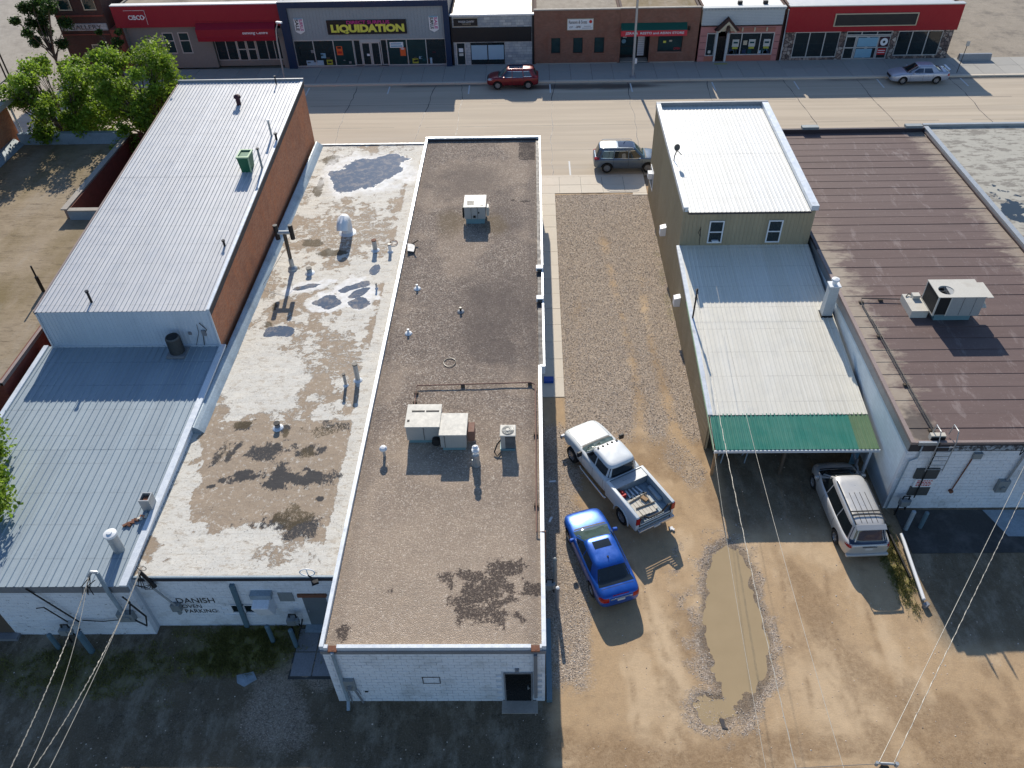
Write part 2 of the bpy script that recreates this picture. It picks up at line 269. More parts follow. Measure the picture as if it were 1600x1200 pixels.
# ------------------------------------------------------------------ mesh builder
class MB:
    def __init__(s): s.v = []; s.f = []; s.m = []; s.cur = 0
    def add(s, vs, fs):
        k = len(s.v); s.v.extend([tuple(q) for q in vs]); s.f.extend([tuple(i+k for i in f) for f in fs]); s.m.extend([s.cur]*len(fs)); return s
    def box(s, x0, x1, y0, y1, z0, z1):
        return s.add([(x0,y0,z0),(x1,y0,z0),(x1,y1,z0),(x0,y1,z0),(x0,y0,z1),(x1,y0,z1),(x1,y1,z1),(x0,y1,z1)],
                     [(0,3,2,1),(4,5,6,7),(0,1,5,4),(1,2,6,5),(2,3,7,6),(3,0,4,7)])
    def hexa(s, b4, t4):
        return s.add(list(b4)+list(t4), [(0,3,2,1),(4,5,6,7),(0,1,5,4),(1,2,6,5),(2,3,7,6),(3,0,4,7)])
    def obox(s, c, size, rz=0, rx=0, ry=0):
        M = Matrix.Translation(c) @ Matrix.Rotation(rz,4,'Z') @ Matrix.Rotation(ry,4,'Y') @ Matrix.Rotation(rx,4,'X')
        a,b,d = size[0]/2,size[1]/2,size[2]/2
        vs = [M@Vector(q) for q in [(-a,-b,-d),(a,-b,-d),(a,b,-d),(-a,b,-d),(-a,-b,d),(a,-b,d),(a,b,d),(-a,b,d)]]
        return s.add(vs, [(0,3,2,1),(4,5,6,7),(0,1,5,4),(1,2,6,5),(2,3,7,6),(3,0,4,7)])
    def bar(s, p0, p1, w, h=None):
        h = h or w; p0 = Vector(p0); p1 = Vector(p1); d = (p1-p0).normalized()
        up = Vector((0,0,1)) if abs(d.z) < 0.95 else Vector((0,1,0))
        sx = d.cross(up).normalized()*w/2; sy = sx.cross(d).normalized()*h/2
        return s.hexa([p0-sx-sy,p0+sx-sy,p0+sx+sy,p0-sx+sy],[p1-sx-sy,p1+sx-sy,p1+sx+sy,p1-sx+sy])
    def tube(s, pts, r, n=8, cap=True):
        pts = [Vector(p) for p in pts]; rs = r if isinstance(r,(list,tuple)) else [r]*len(pts)
        vs = []; fs = []; prev = None
        for i,p in enumerate(pts):
            d = (pts[min(i+1,len(pts)-1)]-pts[max(i-1,0)]).normalized()
            if prev is None: a = d.orthogonal().normalized()
            else: a = (prev - d*prev.dot(d)); a = a.normalized() if a.length > 1e-6 else d.orthogonal().normalized()
            prev = a; b = d.cross(a)
            for k in range(n):
                t = 2*pi*k/n; vs.append(p+(a*cos(t)+b*sin(t))*rs[i])
        for i in range(len(pts)-1):
            for k in range(n): fs.append((i*n+k,i*n+(k+1)%n,(i+1)*n+(k+1)%n,(i+1)*n+k))
        if cap: fs.append(tuple(range(n-1,-1,-1))); q=(len(pts)-1)*n; fs.append(tuple(q+k for k in range(n)))
        return s.add(vs, fs)
    def cyl(s, x, y, z0, z1, r, n=14, r2=None): return s.tube([(x,y,z0),(x,y,z1)], [r, r if r2 is None else r2], n)
    def lathe(s, c, prof, n=20, axis='z', cap=True):
        vs=[];fs=[]
        for (r,h) in prof:
            for k in range(n):
                t=2*pi*k/n; q=(r*cos(t),r*sin(t),h) if axis=='z' else (h,r*cos(t),r*sin(t))
                vs.append((c[0]+q[0],c[1]+q[1],c[2]+q[2]))
        for i in range(len(prof)-1):
            for k in range(n): fs.append((i*n+k,i*n+(k+1)%n,(i+1)*n+(k+1)%n,(i+1)*n+k))
        if cap: fs.append(tuple(range(n-1,-1,-1))); q=(len(prof)-1)*n; fs.append(tuple(q+k for k in range(n)))
        return s.add(vs,fs)
    def prism(s, poly, z0, z1):
        n=len(poly); return s.add([(x,y,z0) for x,y in poly]+[(x,y,z1) for x,y in poly],
            [tuple(range(n-1,-1,-1)),tuple(range(n,2*n))]+[(i,(i+1)%n,n+(i+1)%n,n+i) for i in range(n)])
    def prismy(s, poly, y0, y1):       # poly in x,z
        n=len(poly); return s.add([(x,y0,z) for x,z in poly]+[(x,y1,z) for x,z in poly],
            [tuple(range(n)),tuple(range(2*n-1,n-1,-1))]+[((i+1)%n,i,n+i,n+(i+1)%n) for i in range(n)])
    def prismx(s, poly, x0, x1):       # poly in y,z
        n=len(poly); return s.add([(x0,y,z) for y,z in poly]+[(x1,y,z) for y,z in poly],
            [tuple(range(n-1,-1,-1)),tuple(range(n,2*n))]+[(i,(i+1)%n,n+(i+1)%n,n+i) for i in range(n)])
    def mesh(s, name, mats, smooth=False):
        me = bpy.data.meshes.new(name); me.from_pydata(s.v, [], s.f)
        for q in (mats if isinstance(mats,(list,tuple)) else [mats]): me.materials.append(MT[q] if isinstance(q,str) else q)
        if s.m and max(s.m) > 0: me.polygons.foreach_set('material_index', s.m)
        if smooth: me.polygons.foreach_set('use_smooth', [True]*len(me.polygons)); fix_sharp(me)
        me.update(); return me
def fix_sharp(me, ang=35):
    try: me.set_sharp_from_angle(angle=radians(ang))
    except Exception: pass
def link(name, me, parent=None, loc=None, kind=None, label=None, rot=None):
    o = bpy.data.objects.new(name, me); COL.objects.link(o)
    if parent is not None: o.parent = parent
    if loc is not None: o.location = loc
    if rot is not None: o.rotation_euler = rot
    if kind: o['kind'] = kind
    if label: o['label'] = label
    return o
def worldloc(o):
    v = Vector((0,0,0))
    while o is not None: v += o.location; o = o.parent
    return v
def part(name, mb, mats, parent, world=True, smooth=False, kind=None, label=None):
    """mesh part; coordinates are the world's when world, else the parent's"""
    if world and parent is not None:
        w = worldloc(parent); mb.v = [(x-w.x,y-w.y,z-w.z) for x,y,z in mb.v]
    return link(name, mb.mesh(name, mats, smooth), parent, kind=kind, label=label)
def thing(name, label, cat, loc=(0,0,0), rz=0.0, group=None):
    o = bpy.data.objects.new(name, None); COL.objects.link(o); o.location = loc; o.rotation_euler = (0,0,rz)
    o.empty_display_size = 0.2
    o['label'] = label; o['category'] = cat
    if group: o['group'] = group
    return o
def tag(o, label, cat, group=None):
    o['label'] = label; o['category'] = cat
    if group: o['group'] = group
    return o
def struct(name, mb, mats, smooth=False):
    return link(name, mb.mesh(name, mats, smooth), kind='structure')
def single(name, mb, mats, label, cat, group=None, smooth=False, base=None):
    b = base or (sum(v[0] for v in mb.v)/len(mb.v), sum(v[1] for v in mb.v)/len(mb.v), min(v[2] for v in mb.v))
    mb.v = [(x-b[0],y-b[1],z-b[2]) for x,y,z in mb.v]
    return tag(link(name, mb.mesh(name, mats, smooth), loc=b), label, cat, group)
def bevel(o, w=0.02, seg=2):
    md = o.modifiers.new('bevel','BEVEL'); md.width = w; md.segments = seg; md.limit_method = 'ANGLE'; md.angle_limit = radians(40); return o
def text(s, w, h, mat, parent, loc, rot=(pi/2,0,0), ext=0.008, bold=0.0, name='lettering', shear=0.0, squash=True):
    cu = bpy.data.curves.new(name,'FONT'); cu.body = s; cu.size = 1; cu.extrude = ext; cu.offset = bold; cu.shear = shear
    cu.resolution_u = 3
    cu.align_x = 'CENTER'; cu.align_y = 'CENTER'
    t = bpy.data.objects.new(name, cu); COL.objects.link(t)
    bpy.context.view_layer.update()
    me = bpy.data.meshes.new_from_object(t); bpy.data.objects.remove(t); me.name = name
    xs = [v.co.x for v in me.vertices]; ys = [v.co.y for v in me.vertices]
    cx,cy = (max(xs)+min(xs))/2,(max(ys)+min(ys))/2; sx = w/(max(xs)-min(xs)); sy = h/(max(ys)-min(ys))
    for v in me.vertices: v.co.x = (v.co.x-cx)*sx; v.co.y = (v.co.y-cy)*sy
    me.materials.clear(); me.materials.append(MT[mat])
    if parent is not None: loc = Vector(loc)-worldloc(parent)
    return link(name, me, parent, loc, rot=rot)

# ------------------------------------------------------------------ numpy noise and gridded sheets
_T = RNG.random((256,256))
def vn(x, y):
    xi = np.floor(x).astype(int); yi = np.floor(y).astype(int); fx = x-xi; fy = y-yi
    fx = fx*fx*(3-2*fx); fy = fy*fy*(3-2*fy); a = xi&255; b = yi&255; a1 = (xi+1)&255; b1 = (yi+1)&255
    return (_T[a,b]*(1-fx)+_T[a1,b]*fx)*(1-fy)+(_T[a,b1]*(1-fx)+_T[a1,b1]*fx)*fy
def fbm(x, y, s=1.0, o=5, seed=0):
    r = 0; amp = 0.5; t = 0
    for i in range(o): r = r+amp*vn(x*s+seed*17.3+i*7.1, y*s+seed*9.7+i*3.3); t += amp; amp *= 0.55; s *= 2.05
    return r/t
def sst(x, a, b):
    t = np.clip((x-a)/(b-a), 0, 1); return t*t*(3-2*t)
def blob(X, Y, cx, cy, rx, ry, rot=0, soft=0.3, n=0.35, seed=1, ns=1.0):
    dx = X-cx; dy = Y-cy; c, s_ = cos(rot), sin(rot)
    u = (dx*c+dy*s_)/rx; v = (-dx*s_+dy*c)/ry
    d = np.sqrt(u*u+v*v)+(fbm(X,Y,ns,5,seed)-0.5)*2*n
    return 1-sst(d, 1-soft, 1+soft)
def gridmesh(name, x0, x1, y0, y1, res, zf, masks, mats, jag=0.0):
    nx = int((x1-x0)/res)+1; ny = int((y1-y0)/res)+1
    X, Y = np.meshgrid(np.linspace(x0,x1,nx), np.linspace(y0,y1,ny))
    Z = zf(X,Y); n = nx*ny
    co = np.stack([X,Y,Z],-1).reshape(-1,3).astype(np.float32)
    me = bpy.data.meshes.new(name); me.vertices.add(n); me.vertices.foreach_set('co', co.ravel())
    i = np.arange((nx-1)*(ny-1)); r = i//(nx-1); c = i%(nx-1); a = r*nx+c
    q = np.stack([a,a+1,a+nx+1,a+nx],-1).astype(np.int32)
    me.loops.add(q.size); me.loops.foreach_set('vertex_index', q.ravel())
    me.polygons.add(len(q)); me.polygons.foreach_set('loop_start', np.arange(0,q.size,4,dtype=np.int32)); me.polygons.foreach_set('loop_total', np.full(len(q),4,np.int32))
    me.update(calc_edges=True)
    for k, fn in masks.items():
        at = me.attributes.new(k,'FLOAT','POINT'); at.data.foreach_set('value', np.clip(fn(X,Y),0,1).astype(np.float32).ravel())
    me.polygons.foreach_set('use_smooth', [True]*len(q))
    me.materials.append(mats); return me
# ================================================================== SETTING
def puddle_d(X, Y):       # <1 inside the long puddle
    cy = 17.0; u = (X-(7.75+0.10*(Y-cy)))/(1.18+0.10*np.sin(Y*1.3)); v = (Y-cy)/3.3
    return np.sqrt(u*u+v*v)+(fbm(X,Y,1.1,4,3)-0.5)*0.35
def puddle2_d(X, Y):
    return np.sqrt(((X-6.3)/0.62)**2+((Y-13.45)/0.55)**2)+(fbm(X,Y,2.0,4,5)-0.5)*0.4
def m_gravel(X, Y):
    n = fbm(X,Y,0.55,5,2); n2 = fbm(X,Y,2.2,4,8)
    lot = sst(Y,25.2,28.0)*(1-sst(Y,50.8,51.0))*sst(X,1.4,1.55)
    tr = np.exp(-((X-(2.35+0.3*np.sin(Y*0.35)))/0.45)**2)*sst(Y,27,30)*(1-sst(Y,36,44))*0.55
    tr2 = np.exp(-((X-(4.9+0.35*np.sin(Y*0.22+1)))/0.42)**2)*(1-sst(Y,44,48))
    tr3 = np.exp(-((X-(6.6+0.25*np.sin(Y*0.3)))/0.45)**2)*(1-sst(Y,36,44))
    g = lot*(1-(0.5*tr+0.55*tr2+0.65*tr3)*(0.25+1.2*fbm(X,Y,1.3,5,19)))*(0.62+0.75*n)
    edge = np.exp(-((X-7.6)/0.35)**2)*sst(Y,26,30)*0.4
    strip = (1-sst(X+(n-0.5)*1.2,1.7,2.7))*sst(Y,13.2,15.0)*(1-sst(Y,27,29))*sst(X,0.2,0.4)*0.95
    d = puddle_d(X,Y); ring = (1-sst(d+(fbm(X,Y,1.6,5,18)-.5)*.9,1.05,1.75))*0.75
    ringl = np.exp(-((X-5.9)/0.75)**2)*sst(Y,14.0,15.5)*(1-sst(Y,20.5,22.0))*0.6*sst(n2,.3,.6)
    d2 = puddle2_d(X,Y); ring2 = (1-sst(d2+(n-.5)*1.2,1.2,2.6))*0.7
    mid = blob(X,Y,6.9,25.5,0.8,2.2,0.3,0.4,0.5,21)*0.55
    al = blob(X,Y,-9.4,13.3,1.3,1.6,0.2,0.5,0.6,31)*0.8+blob(X,Y,-8.0,15.2,0.8,1.1,0,0.5,0.6,32)*0.7
    strip = strip*(.55+.7*n2)
    r = np.maximum.reduce([g*1.02, strip, ring*(0.75+0.5*n2), ringl, ring2, mid, edge*lot, al])
    return np.clip((r-0.22)*1.5,0,1)*(0.75+0.5*n2)
def m_shade(X, Y):  # painted shade: darkens the soil where buildings and carport cast shadow
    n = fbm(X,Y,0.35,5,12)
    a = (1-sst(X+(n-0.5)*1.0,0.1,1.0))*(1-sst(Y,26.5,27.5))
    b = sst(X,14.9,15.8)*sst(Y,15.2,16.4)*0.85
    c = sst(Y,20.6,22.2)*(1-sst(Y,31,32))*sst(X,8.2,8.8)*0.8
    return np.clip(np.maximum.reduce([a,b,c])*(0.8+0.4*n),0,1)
def m_track(X, Y):       # darker brown damp tracks and smears
    n = fbm(X*0.55+Y*0.12,Y*0.35,1.1,6,40)
    t = sst(n,0.50,0.66)*0.75
    t = np.maximum(t, np.exp(-((X-(4.2+0.12*(17-Y)))/0.20)**2)*sst(Y,11.8,14)*(1-sst(Y,19,21))*0.6*sst(fbm(X,Y,1.8,4,41),0.35,0.6))
    for cx,k,y0,y1 in ((4.75,.16,12.5,20.5),(5.35,.16,12.5,19.5),(3.3,.05,12,16),(9.9,-.05,13,21),(11.6,-.08,12,20.5),(13.0,-.1,12,19)):
        t = np.maximum(t, np.exp(-((X-(cx-k*(Y-16)+.1*np.sin(Y)))/.11)**2)*sst(Y,y0,y0+1)*(1-sst(Y,y1-2,y1))*.8*sst(fbm(X,Y,1.5,4,45),.38,.62))
    t = np.maximum(t, (1-sst(Y+(n-0.5)*2.2,11.9,12.9))*0.85*sst(fbm(X*0.6,Y*1.5,1.2,4,43),0.25,0.5))
    t = np.maximum(t, np.exp(-((X-10.1)/0.16)**2)*sst(Y,14,16)*(1-sst(Y,21,22))*0.4)
    return t
def m_pale(X, Y):
    a = sst(fbm(X,Y*0.55,0.8,6,50),0.50,0.72)
    b = np.maximum(blob(X,Y,4.9,15.9,0.55,3.2,0.18,0.5,0.4,51), blob(X,Y,10.9,14.0,1.6,2.4,0.2,0.6,0.5,52)*0.8)
    return np.clip(np.maximum(a*0.8, b),0,1)
def m_moss(X, Y):
    a = blob(X,Y,-11.4,15.9,2.4,1.0,0,0.5,0.7,60)
    b = blob(X,Y,-17.0,14.8,3.2,1.0,0,0.5,0.8,61)*0.5
    c = blob(X,Y,14.85,19.4,0.45,2.0,-0.03,0.5,0.6,62)
    d = np.exp(-((X-7.85)/0.22)**2)*sst(Y,33,36)*(1-sst(Y,44,48))*sst(fbm(X,Y,1.2,4,63),0.45,0.6)*0.6
    return np.maximum.reduce([a,b,c,d])
def gz(X, Y):
    d = puddle_d(X,Y); d2 = puddle2_d(X,Y)
    z = (fbm(X,Y,0.8,4,70)-0.5)*0.03+(fbm(X,Y,4,2,71)-0.5)*0.010-0.005
    z = z-0.07*(1-sst(d,0.75,1.35))-0.045*(1-sst(d2,0.7,1.5))
    sh = np.exp(-((d-1.02)/.22)**2)+np.exp(-((d2-1.0)/.4)**2); z = z+(fbm(X,Y,1.9,5,72)-0.5)*0.10*sh
    return z
m = Mat('ground', 0.92, 0, 0.25)
gr = m.attr('gravel'); shd = m.attr('shade_mask'); tk = m.attr('track'); pl_ = m.attr('pale'); ms = m.attr('moss'); wt = m.attr('wet')
dirt = m.mix(m.noise(1.2, 6, rough=0.7), (0.43, 0.295, 0.165), (0.55, 0.39, 0.235))
dirt = m.mix(m.mr(m.noise(22, 4, rough=0.8), 0.35, 0.7, 0, 0.45), dirt, (0.28, 0.19, 0.115))
dirt = m.mix(m.mr(m.noise(4, 6, rough=0.85), 0.45, 0.7, 0, 0.5), dirt, (0.32, 0.225, 0.14))
dirt = m.mix(m.mth('MULTIPLY', pl_, .75), dirt, (0.60, 0.45, 0.29))
dirt = m.mix(m.mth('MULTIPLY', tk, m.mr(m.noise(5, 7, rough=.88), .32, .60, .15, 1.0)), dirt, (0.21, 0.135, 0.075))
dirt = m.mix(m.mr(m.noise(.8, 7, rough=.8), .52, .66, 0, .45), dirt, (0.30, 0.205, 0.125))
dirt = m.mix(m.mr(m.noise(55, 3, rough=.8), .60, .70, 0, .5), dirt, (0.17, 0.12, 0.08))
dirt = m.mix(m.mr(m.voro(11), 0.0, 0.10, 0.5, 0), dirt, (0.6, 0.53, 0.42))
def gravelcol(m, scale, cols, dark, edge=0.14):
    vc = m.voro(scale, out='Color'); s3 = m.n('ShaderNodeSeparateColor'); m.link(vc, s3.inputs[0])
    c = m.ramp(s3.outputs[0], cols); e = m.voro(scale, feat='DISTANCE_TO_EDGE')
    return m.mix(m.mr(e, 0.0, edge), dark, c), e
gc, ge = gravelcol(m, 24, [(0, (0.18, 0.15, 0.13)), (0.2, (0.38, 0.31, 0.26)), (0.55, (0.56, 0.46, 0.37)), (0.8, (0.66, 0.55, 0.44)), (1, (0.80, 0.71, 0.61))], (0.30, 0.23, 0.165), 0.10)
gf = m.mr(m.mth('ADD', gr, m.mr(m.noise(9, 5, rough=0.85), 0.3, 0.7, -0.5, 0.5)), 0.22, 0.85)
c = m.mix(m.mth('MULTIPLY', gf, .85), dirt, gc)
dk = m.mix(m.noise(0.8, 6, rough=0.7), (0.06, 0.046, 0.028), (0.18, 0.14, 0.09))  # dark mottled soil tones that carry the painted shade
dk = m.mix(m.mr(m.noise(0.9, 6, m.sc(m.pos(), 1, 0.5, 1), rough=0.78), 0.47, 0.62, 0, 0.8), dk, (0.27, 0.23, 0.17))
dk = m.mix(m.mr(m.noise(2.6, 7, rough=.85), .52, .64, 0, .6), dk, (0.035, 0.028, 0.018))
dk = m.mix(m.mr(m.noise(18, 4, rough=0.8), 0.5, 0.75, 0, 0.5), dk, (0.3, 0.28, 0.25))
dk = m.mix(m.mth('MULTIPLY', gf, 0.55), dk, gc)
c = m.mix(shd, c, dk)
c = m.mix(m.mth('MULTIPLY', ms, m.mr(m.noise(9, 5, rough=0.75), 0.35, 0.6)), c, (0.19, 0.19, 0.045))
c = m.mix(m.mth('MULTIPLY', wt, 0.65), c, (0.11, 0.075, 0.045))
m.col(c); m.rough(m.mr(wt, 0, 1, 0.95, 0.5))
h = m.mth('ADD', m.mth('MULTIPLY', m.mr(ge, 0, 0.25), gf), m.mth('MULTIPLY', m.noise(14, 5, rough=0.7), 0.5))
m.bump(h, 0.8, 0.025)
def m_wet(X, Y):
    return np.clip((1-sst(puddle_d(X,Y),0.95,1.28))+(1-sst(puddle2_d(X,Y),0.95,1.35)),0,1)
gme = gridmesh('ground', -30, 27, 8.5, 52, 0.11, gz, dict(gravel=m_gravel, shade_mask=m_shade, track=m_track, pale=m_pale, moss=m_moss, wet=m_wet), m.m)
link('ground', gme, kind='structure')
MT['dirt_far'] = mk('dirt_far', (0.30, 0.25, 0.19), 0.9, 0, 0.25, 0.5, bump=0.4, bscale=8, dirt=(0.16, 0.13, 0.10), dsc=0.25)
mb = MB(); mb.add([(-3000,-3000,-0.16),(3000,-3000,-0.16),(3000,3000,-0.16),(-3000,3000,-0.16)], [(0,1,2,3)])
struct('terrain', mb, 'dirt_far')
# puddles: thin still sheets of muddy water lying in their hollows
m = Mat('muddy_water', 0.12, 0, 0.5); m.col(m.mix(m.noise(0.9, 4), (0.33, 0.245, 0.135), (0.41, 0.305, 0.175))); m.bump(m.noise(1.5, 2), 0.03, 0.01); MT['muddy_water'] = m.m
for nm, cx, cy, rx, ry in (('puddle', 7.8, 17.0, 1.7, 4.0), ('puddle', 6.3, 13.45, 0.95, 0.85)):
    mb = MB(); pts = [(cx+rx*cos(2*pi*i/64), cy+ry*sin(2*pi*i/64), -0.052 if rx > 1 else -0.040) for i in range(64)]
    mb.add(pts, [tuple(range(64))]); struct(nm, mb, 'muddy_water')
# loose stones
def stones(name, n, xr, yr, dens, size, kind_cols, zoff=0.0, seed=3):
    R = np.random.default_rng(seed)
    X = R.uniform(*xr, n*6); Y = R.uniform(*yr, n*6); k = R.random(n*6) < dens(X,Y); X = X[k][:n]; Y = Y[k][:n]; n = len(X)
    base = np.array([(1,0,0),(0,1,0),(-1,0,0),(0,-1,0),(0,0,0.75),(0,0,-0.5)], float)
    tri = np.array([(0,1,4),(1,2,4),(2,3,4),(3,0,4),(1,0,5),(2,1,5),(3,2,5),(0,3,5)])
    s = R.uniform(size[0],size[1],n)*R.uniform(0.7,1.3,n)
    V = base[None]*s[:,None,None]*R.uniform(0.7,1.3,(n,6,3)); a = R.uniform(0,6.28,n)
    c_,s_ = np.cos(a)[:,None],np.sin(a)[:,None]; x = V[:,:,0]*c_-V[:,:,1]*s_; y = V[:,:,0]*s_+V[:,:,1]*c_
    V = np.stack([x+X[:,None],y+Y[:,None],V[:,:,2]+(gz(X,Y)+zoff)[:,None]],-1).reshape(-1,3).astype(np.float32)
    F = (tri[None]+(np.arange(n)*6)[:,None,None]).reshape(-1,3).astype(np.int32)
    me = bpy.data.meshes.new(name); me.vertices.add(len(V)); me.vertices.foreach_set('co', V.ravel())
    me.loops.add(F.size); me.loops.foreach_set('vertex_index', F.ravel()); me.polygons.add(len(F))
    me.polygons.foreach_set('loop_start', np.arange(0,F.size,3,dtype=np.int32)); me.polygons.foreach_set('loop_total', np.full(len(F),3,np.int32)); me.update(calc_edges=True)
    at = me.attributes.new('tone','FLOAT','POINT'); at.data.foreach_set('value', np.repeat(R.random(n),6).astype(np.float32))
    mm = Mat(name+'_mat', 0.9, 0, 0.25); mm.col(mm.ramp(mm.attr('tone'), kind_cols)); me.materials.append(mm.m)
    return link(name, me, kind='stuff')
GC = [(0, (0.15, 0.13, 0.11)), (0.25, (0.38, 0.31, 0.26)), (0.6, (0.56, 0.46, 0.37)), (0.85, (0.66, 0.55, 0.45)), (1, (0.76, 0.71, 0.65))]
stones('gravel', 42000, (0.35, 8.0), (24, 51.0), lambda x,y: sst(m_gravel(x,y),0.2,0.9)*sst(x,0.3,1.6), (0.014, 0.034), GC, seed=3)
stones('gravel', 15000, (0.3, 11), (12, 25), lambda x,y: sst(m_gravel(x,y)+(fbm(x,y,2,4,77)-.5)*.8,0.2,1.2)*sst(puddle_d(x,y),0.95,1.1), (0.010, 0.026), GC, seed=4)
stones('pebbles', 5000, (-26, 24), (9, 50), lambda x,y: 0.3+0.7*fbm(x,y,0.5,4,9), (0.010, 0.032), GC, seed=5)

# ---- street
def m_gut(X, Y): return np.maximum(np.exp(-((Y-71.0)/0.25)**2)*sst(fbm(X,Y*0,0.12,4,80),0.3,0.6), blob(X,Y,4.2,70.35,6.5,0.62,0,0.25,0.35,81,0.35))
m = Mat('street_concrete', 0.85, 0, 0.3)
a = m.mix(m.noise(0.35, 5, m.sc(m.pos(), 0.25, 1, 1)), (0.46, 0.385, 0.29), (0.565, 0.48, 0.375))
st = m.noise(1.0, 4, m.sc(m.pos(), 0.035, 0.9, 1), rough=0.65)
a = m.mix(m.mr(st, 0.40, 0.66, 0, 0.7), a, (0.37, 0.305, 0.235))
a = m.mix(m.mr(m.noise(0.6, 3, m.sc(m.pos(), 0.05, 1.5, 1)), 0.55, 0.75, 0, 0.5), a, (0.56, 0.50, 0.41))
a = m.mix(m.mr(m.noise(2.5, 6, rough=0.8), 0.6, 0.8, 0, 0.3), a, (0.26, 0.22, 0.18))
a = m.mix(m.mth('MULTIPLY', m.attr('gutter'), 0.85), a, (0.045, 0.042, 0.038))
m.col(a); m.rough(m.mr(m.attr('gutter'), 0, 1, 0.88, 0.35)); m.bump(m.noise(30, 3), 0.3, 0.01); MT['street'] = m.m
link('street', gridmesh('street', -75, 75, 53.7, 71.25, 0.3, lambda X,Y: 0*X-0.06-0.004*np.abs(Y-62.5)*0, dict(gutter=m_gut), m.m), kind='structure')
mb = MB()
for x, sl in [(-15.5,.02),(-9.6,.05),(-5.7,-.06),(1.4,.03),(8.1,.0),(15.2,.05),(22.8,-.04),(29,.03),(37,.02),(-22,.02),(44,0),(-30,.05)]:
    pts = []; y = 53.8; xx = x
    while y < 71: pts.append((xx,y)); y += 0.7; xx += sl*0.4+random.uniform(-.10,.10)
    pts.append((xx,71.1))
    for (ax,ay),(bx,by) in zip(pts,pts[1:]):
        w = random.uniform(.012,.035); mb.add([(ax-w,ay,-.056),(ax+w,ay,-.056),(bx+w,by,-.056),(bx-w,by,-.056)],[(0,1,2,3)])
for y0 in (58.0, 62.4, 66.9):
    x = -40
    while x < 50:
        if random.random() < 0.75:
            mb.add([(x,y0-.015,-.0555),(x+2.6,y0-.015+random.uniform(-.02,.02),-.0555),(x+2.6,y0+.012,-.0555),(x,y0+.012,-.0555)],[(0,1,2,3)])
        x += 2.6
o = struct('road_joints', mb, 'flash_dark'); o['kind'] = 'stuff'
for x, ya, yb in [(-12.85,70.95,69.3),(-5.68,70.95,69.05),(1.52,70.95,69.05),(8.69,70.9,69.0),(15.95,70.9,68.95),(23.2,70.8,69.0),(30.58,70.98,69.1),(37.9,70.98,69.2),(2.7,56.1,53.8),(-20.1,70.9,69.2)]:
    mb = MB(); mb.add([(x-.06,yb,-.051),(x+.06,yb,-.051),(x+.05,ya,-.051),(x-.07,ya,-.051)],[(0,1,2,3)]); struct('parking_line', mb, 'white_mark')
# pale worn patches that cross the shade edge
# ---- cross street and lots beyond
MT['asphalt_pale'] = mk('asphalt_pale', (0.36, 0.32, 0.27), 0.9, 0, 0.15, 0.4, bump=0.3, bscale=20, dirt=(0.24, 0.21, 0.18), dsc=0.3)
MT['lot_far'] = mk('lot_far', (0.33, 0.28, 0.22), 0.9, 0, 0.25, 0.5, bump=0.4, bscale=15, dirt=(0.13, 0.11, 0.09), dsc=0.35, dth=(0.5, 0.7))
mb = MB(); mb.add([(-64,71.3,-.05),(-43.3,71.3,-.05),(-43.3,160,-.05),(-64,160,-.05)],[(0,1,2,3)]); struct('side_street', mb, 'asphalt_pale')
mb = MB(); mb.add([(38.5,75.5,-.02),(90,75.5,-.02),(90,130,-.02),(38.5,130,-.02)],[(0,1,2,3)]); struct('parking_lot', mb, 'lot_far')
# ---- kerbs and sidewalks made of separate slabs
MT['slab'] = mk('slab', (0.42, 0.375, 0.32), 0.85, 0, 0.12, 0.9, bump=0.3, bscale=50, dirt=(0.30, 0.265, 0.23), dsc=0.7, dth=(0.5, 0.75))
def slabmat(nm, c, d):
    m = Mat(nm, 0.85, 0, 0.3); a = m.mix(m.noise(1.1, 5), tuple(x*.88 for x in c), c); a = m.mix(m.mr(m.rnd(), 0, 1, 0, 0.45), a, d)
    a = m.mix(m.mr(m.noise(2.3, 6, rough=.75), .55, .75, 0, .4), a, tuple(x*.6 for x in c)); m.col(a); m.bump(m.noise(45, 3), .25, .01); return m.m
MT['slab'] = slabmat('slab', (0.68, 0.60, 0.49), (0.57, 0.50, 0.41))
MT['slab_far'] = slabmat('slab_far', (0.42, 0.40, 0.36), (0.30, 0.29, 0.27))
def slabs(parent, x0, x1, y0, y1, nx, ny, mat, top=0.0, depth=0.1, gap=0.012):
    w = (x1-x0)/nx; d = (y1-y0)/ny; mb = MB(); mb.box(-w/2+gap,w/2-gap,-d/2+gap,d/2-gap,-depth,0); me = mb.mesh('slab', mat)
    for i in range(nx):
        for j in range(ny):
            link('slab', me, parent, (x0+w*(i+.5), y0+d*(j+.5), top+random.uniform(-.006,.004)), rot=(random.uniform(-.002,.002),random.uniform(-.002,.002),0))
def swalk(name, x0, x1, y0, y1, nx, ny, mat, top, kerb=None):
    mb = MB(); mb.box(x0,x1,y0,y1,top-.3,top-.03); s = struct(name, mb, 'flash_dark'); slabs(s, x0, x1, y0, y1, nx, ny, mat, top)
    if kerb:
        mb = MB(); x = x0
        while x < x1-0.1: mb.box(x+.01,min(x+3,x1)-.01,kerb[0],kerb[1],top-.25,top-.002); x += 3
        part('kerb', mb, 'slab', s)
    return s
swalk('far_sidewalk', -43, 46.0, 71.55, 75.5, 46, 2, 'slab_far', 0.07, (71.25,71.545))
swalk('near_sidewalk', 0.3, 8.02, 51.05, 53.45, 5, 2, 'slab', 0.03, (53.455,53.72))
swalk('near_sidewalk', -46, -23.2, 51.9, 53.45, 12, 1, 'slab', 0.03, (53.455,53.72))
swalk('walkway', 0.33, 1.5, 29.9, 51.04, 1, 14, 'slab', 0.03)
mb = MB(); mb.box(7.0,8.0,50.72,51.03,-.1,.025); struct('concrete_strip', mb, 'slab')
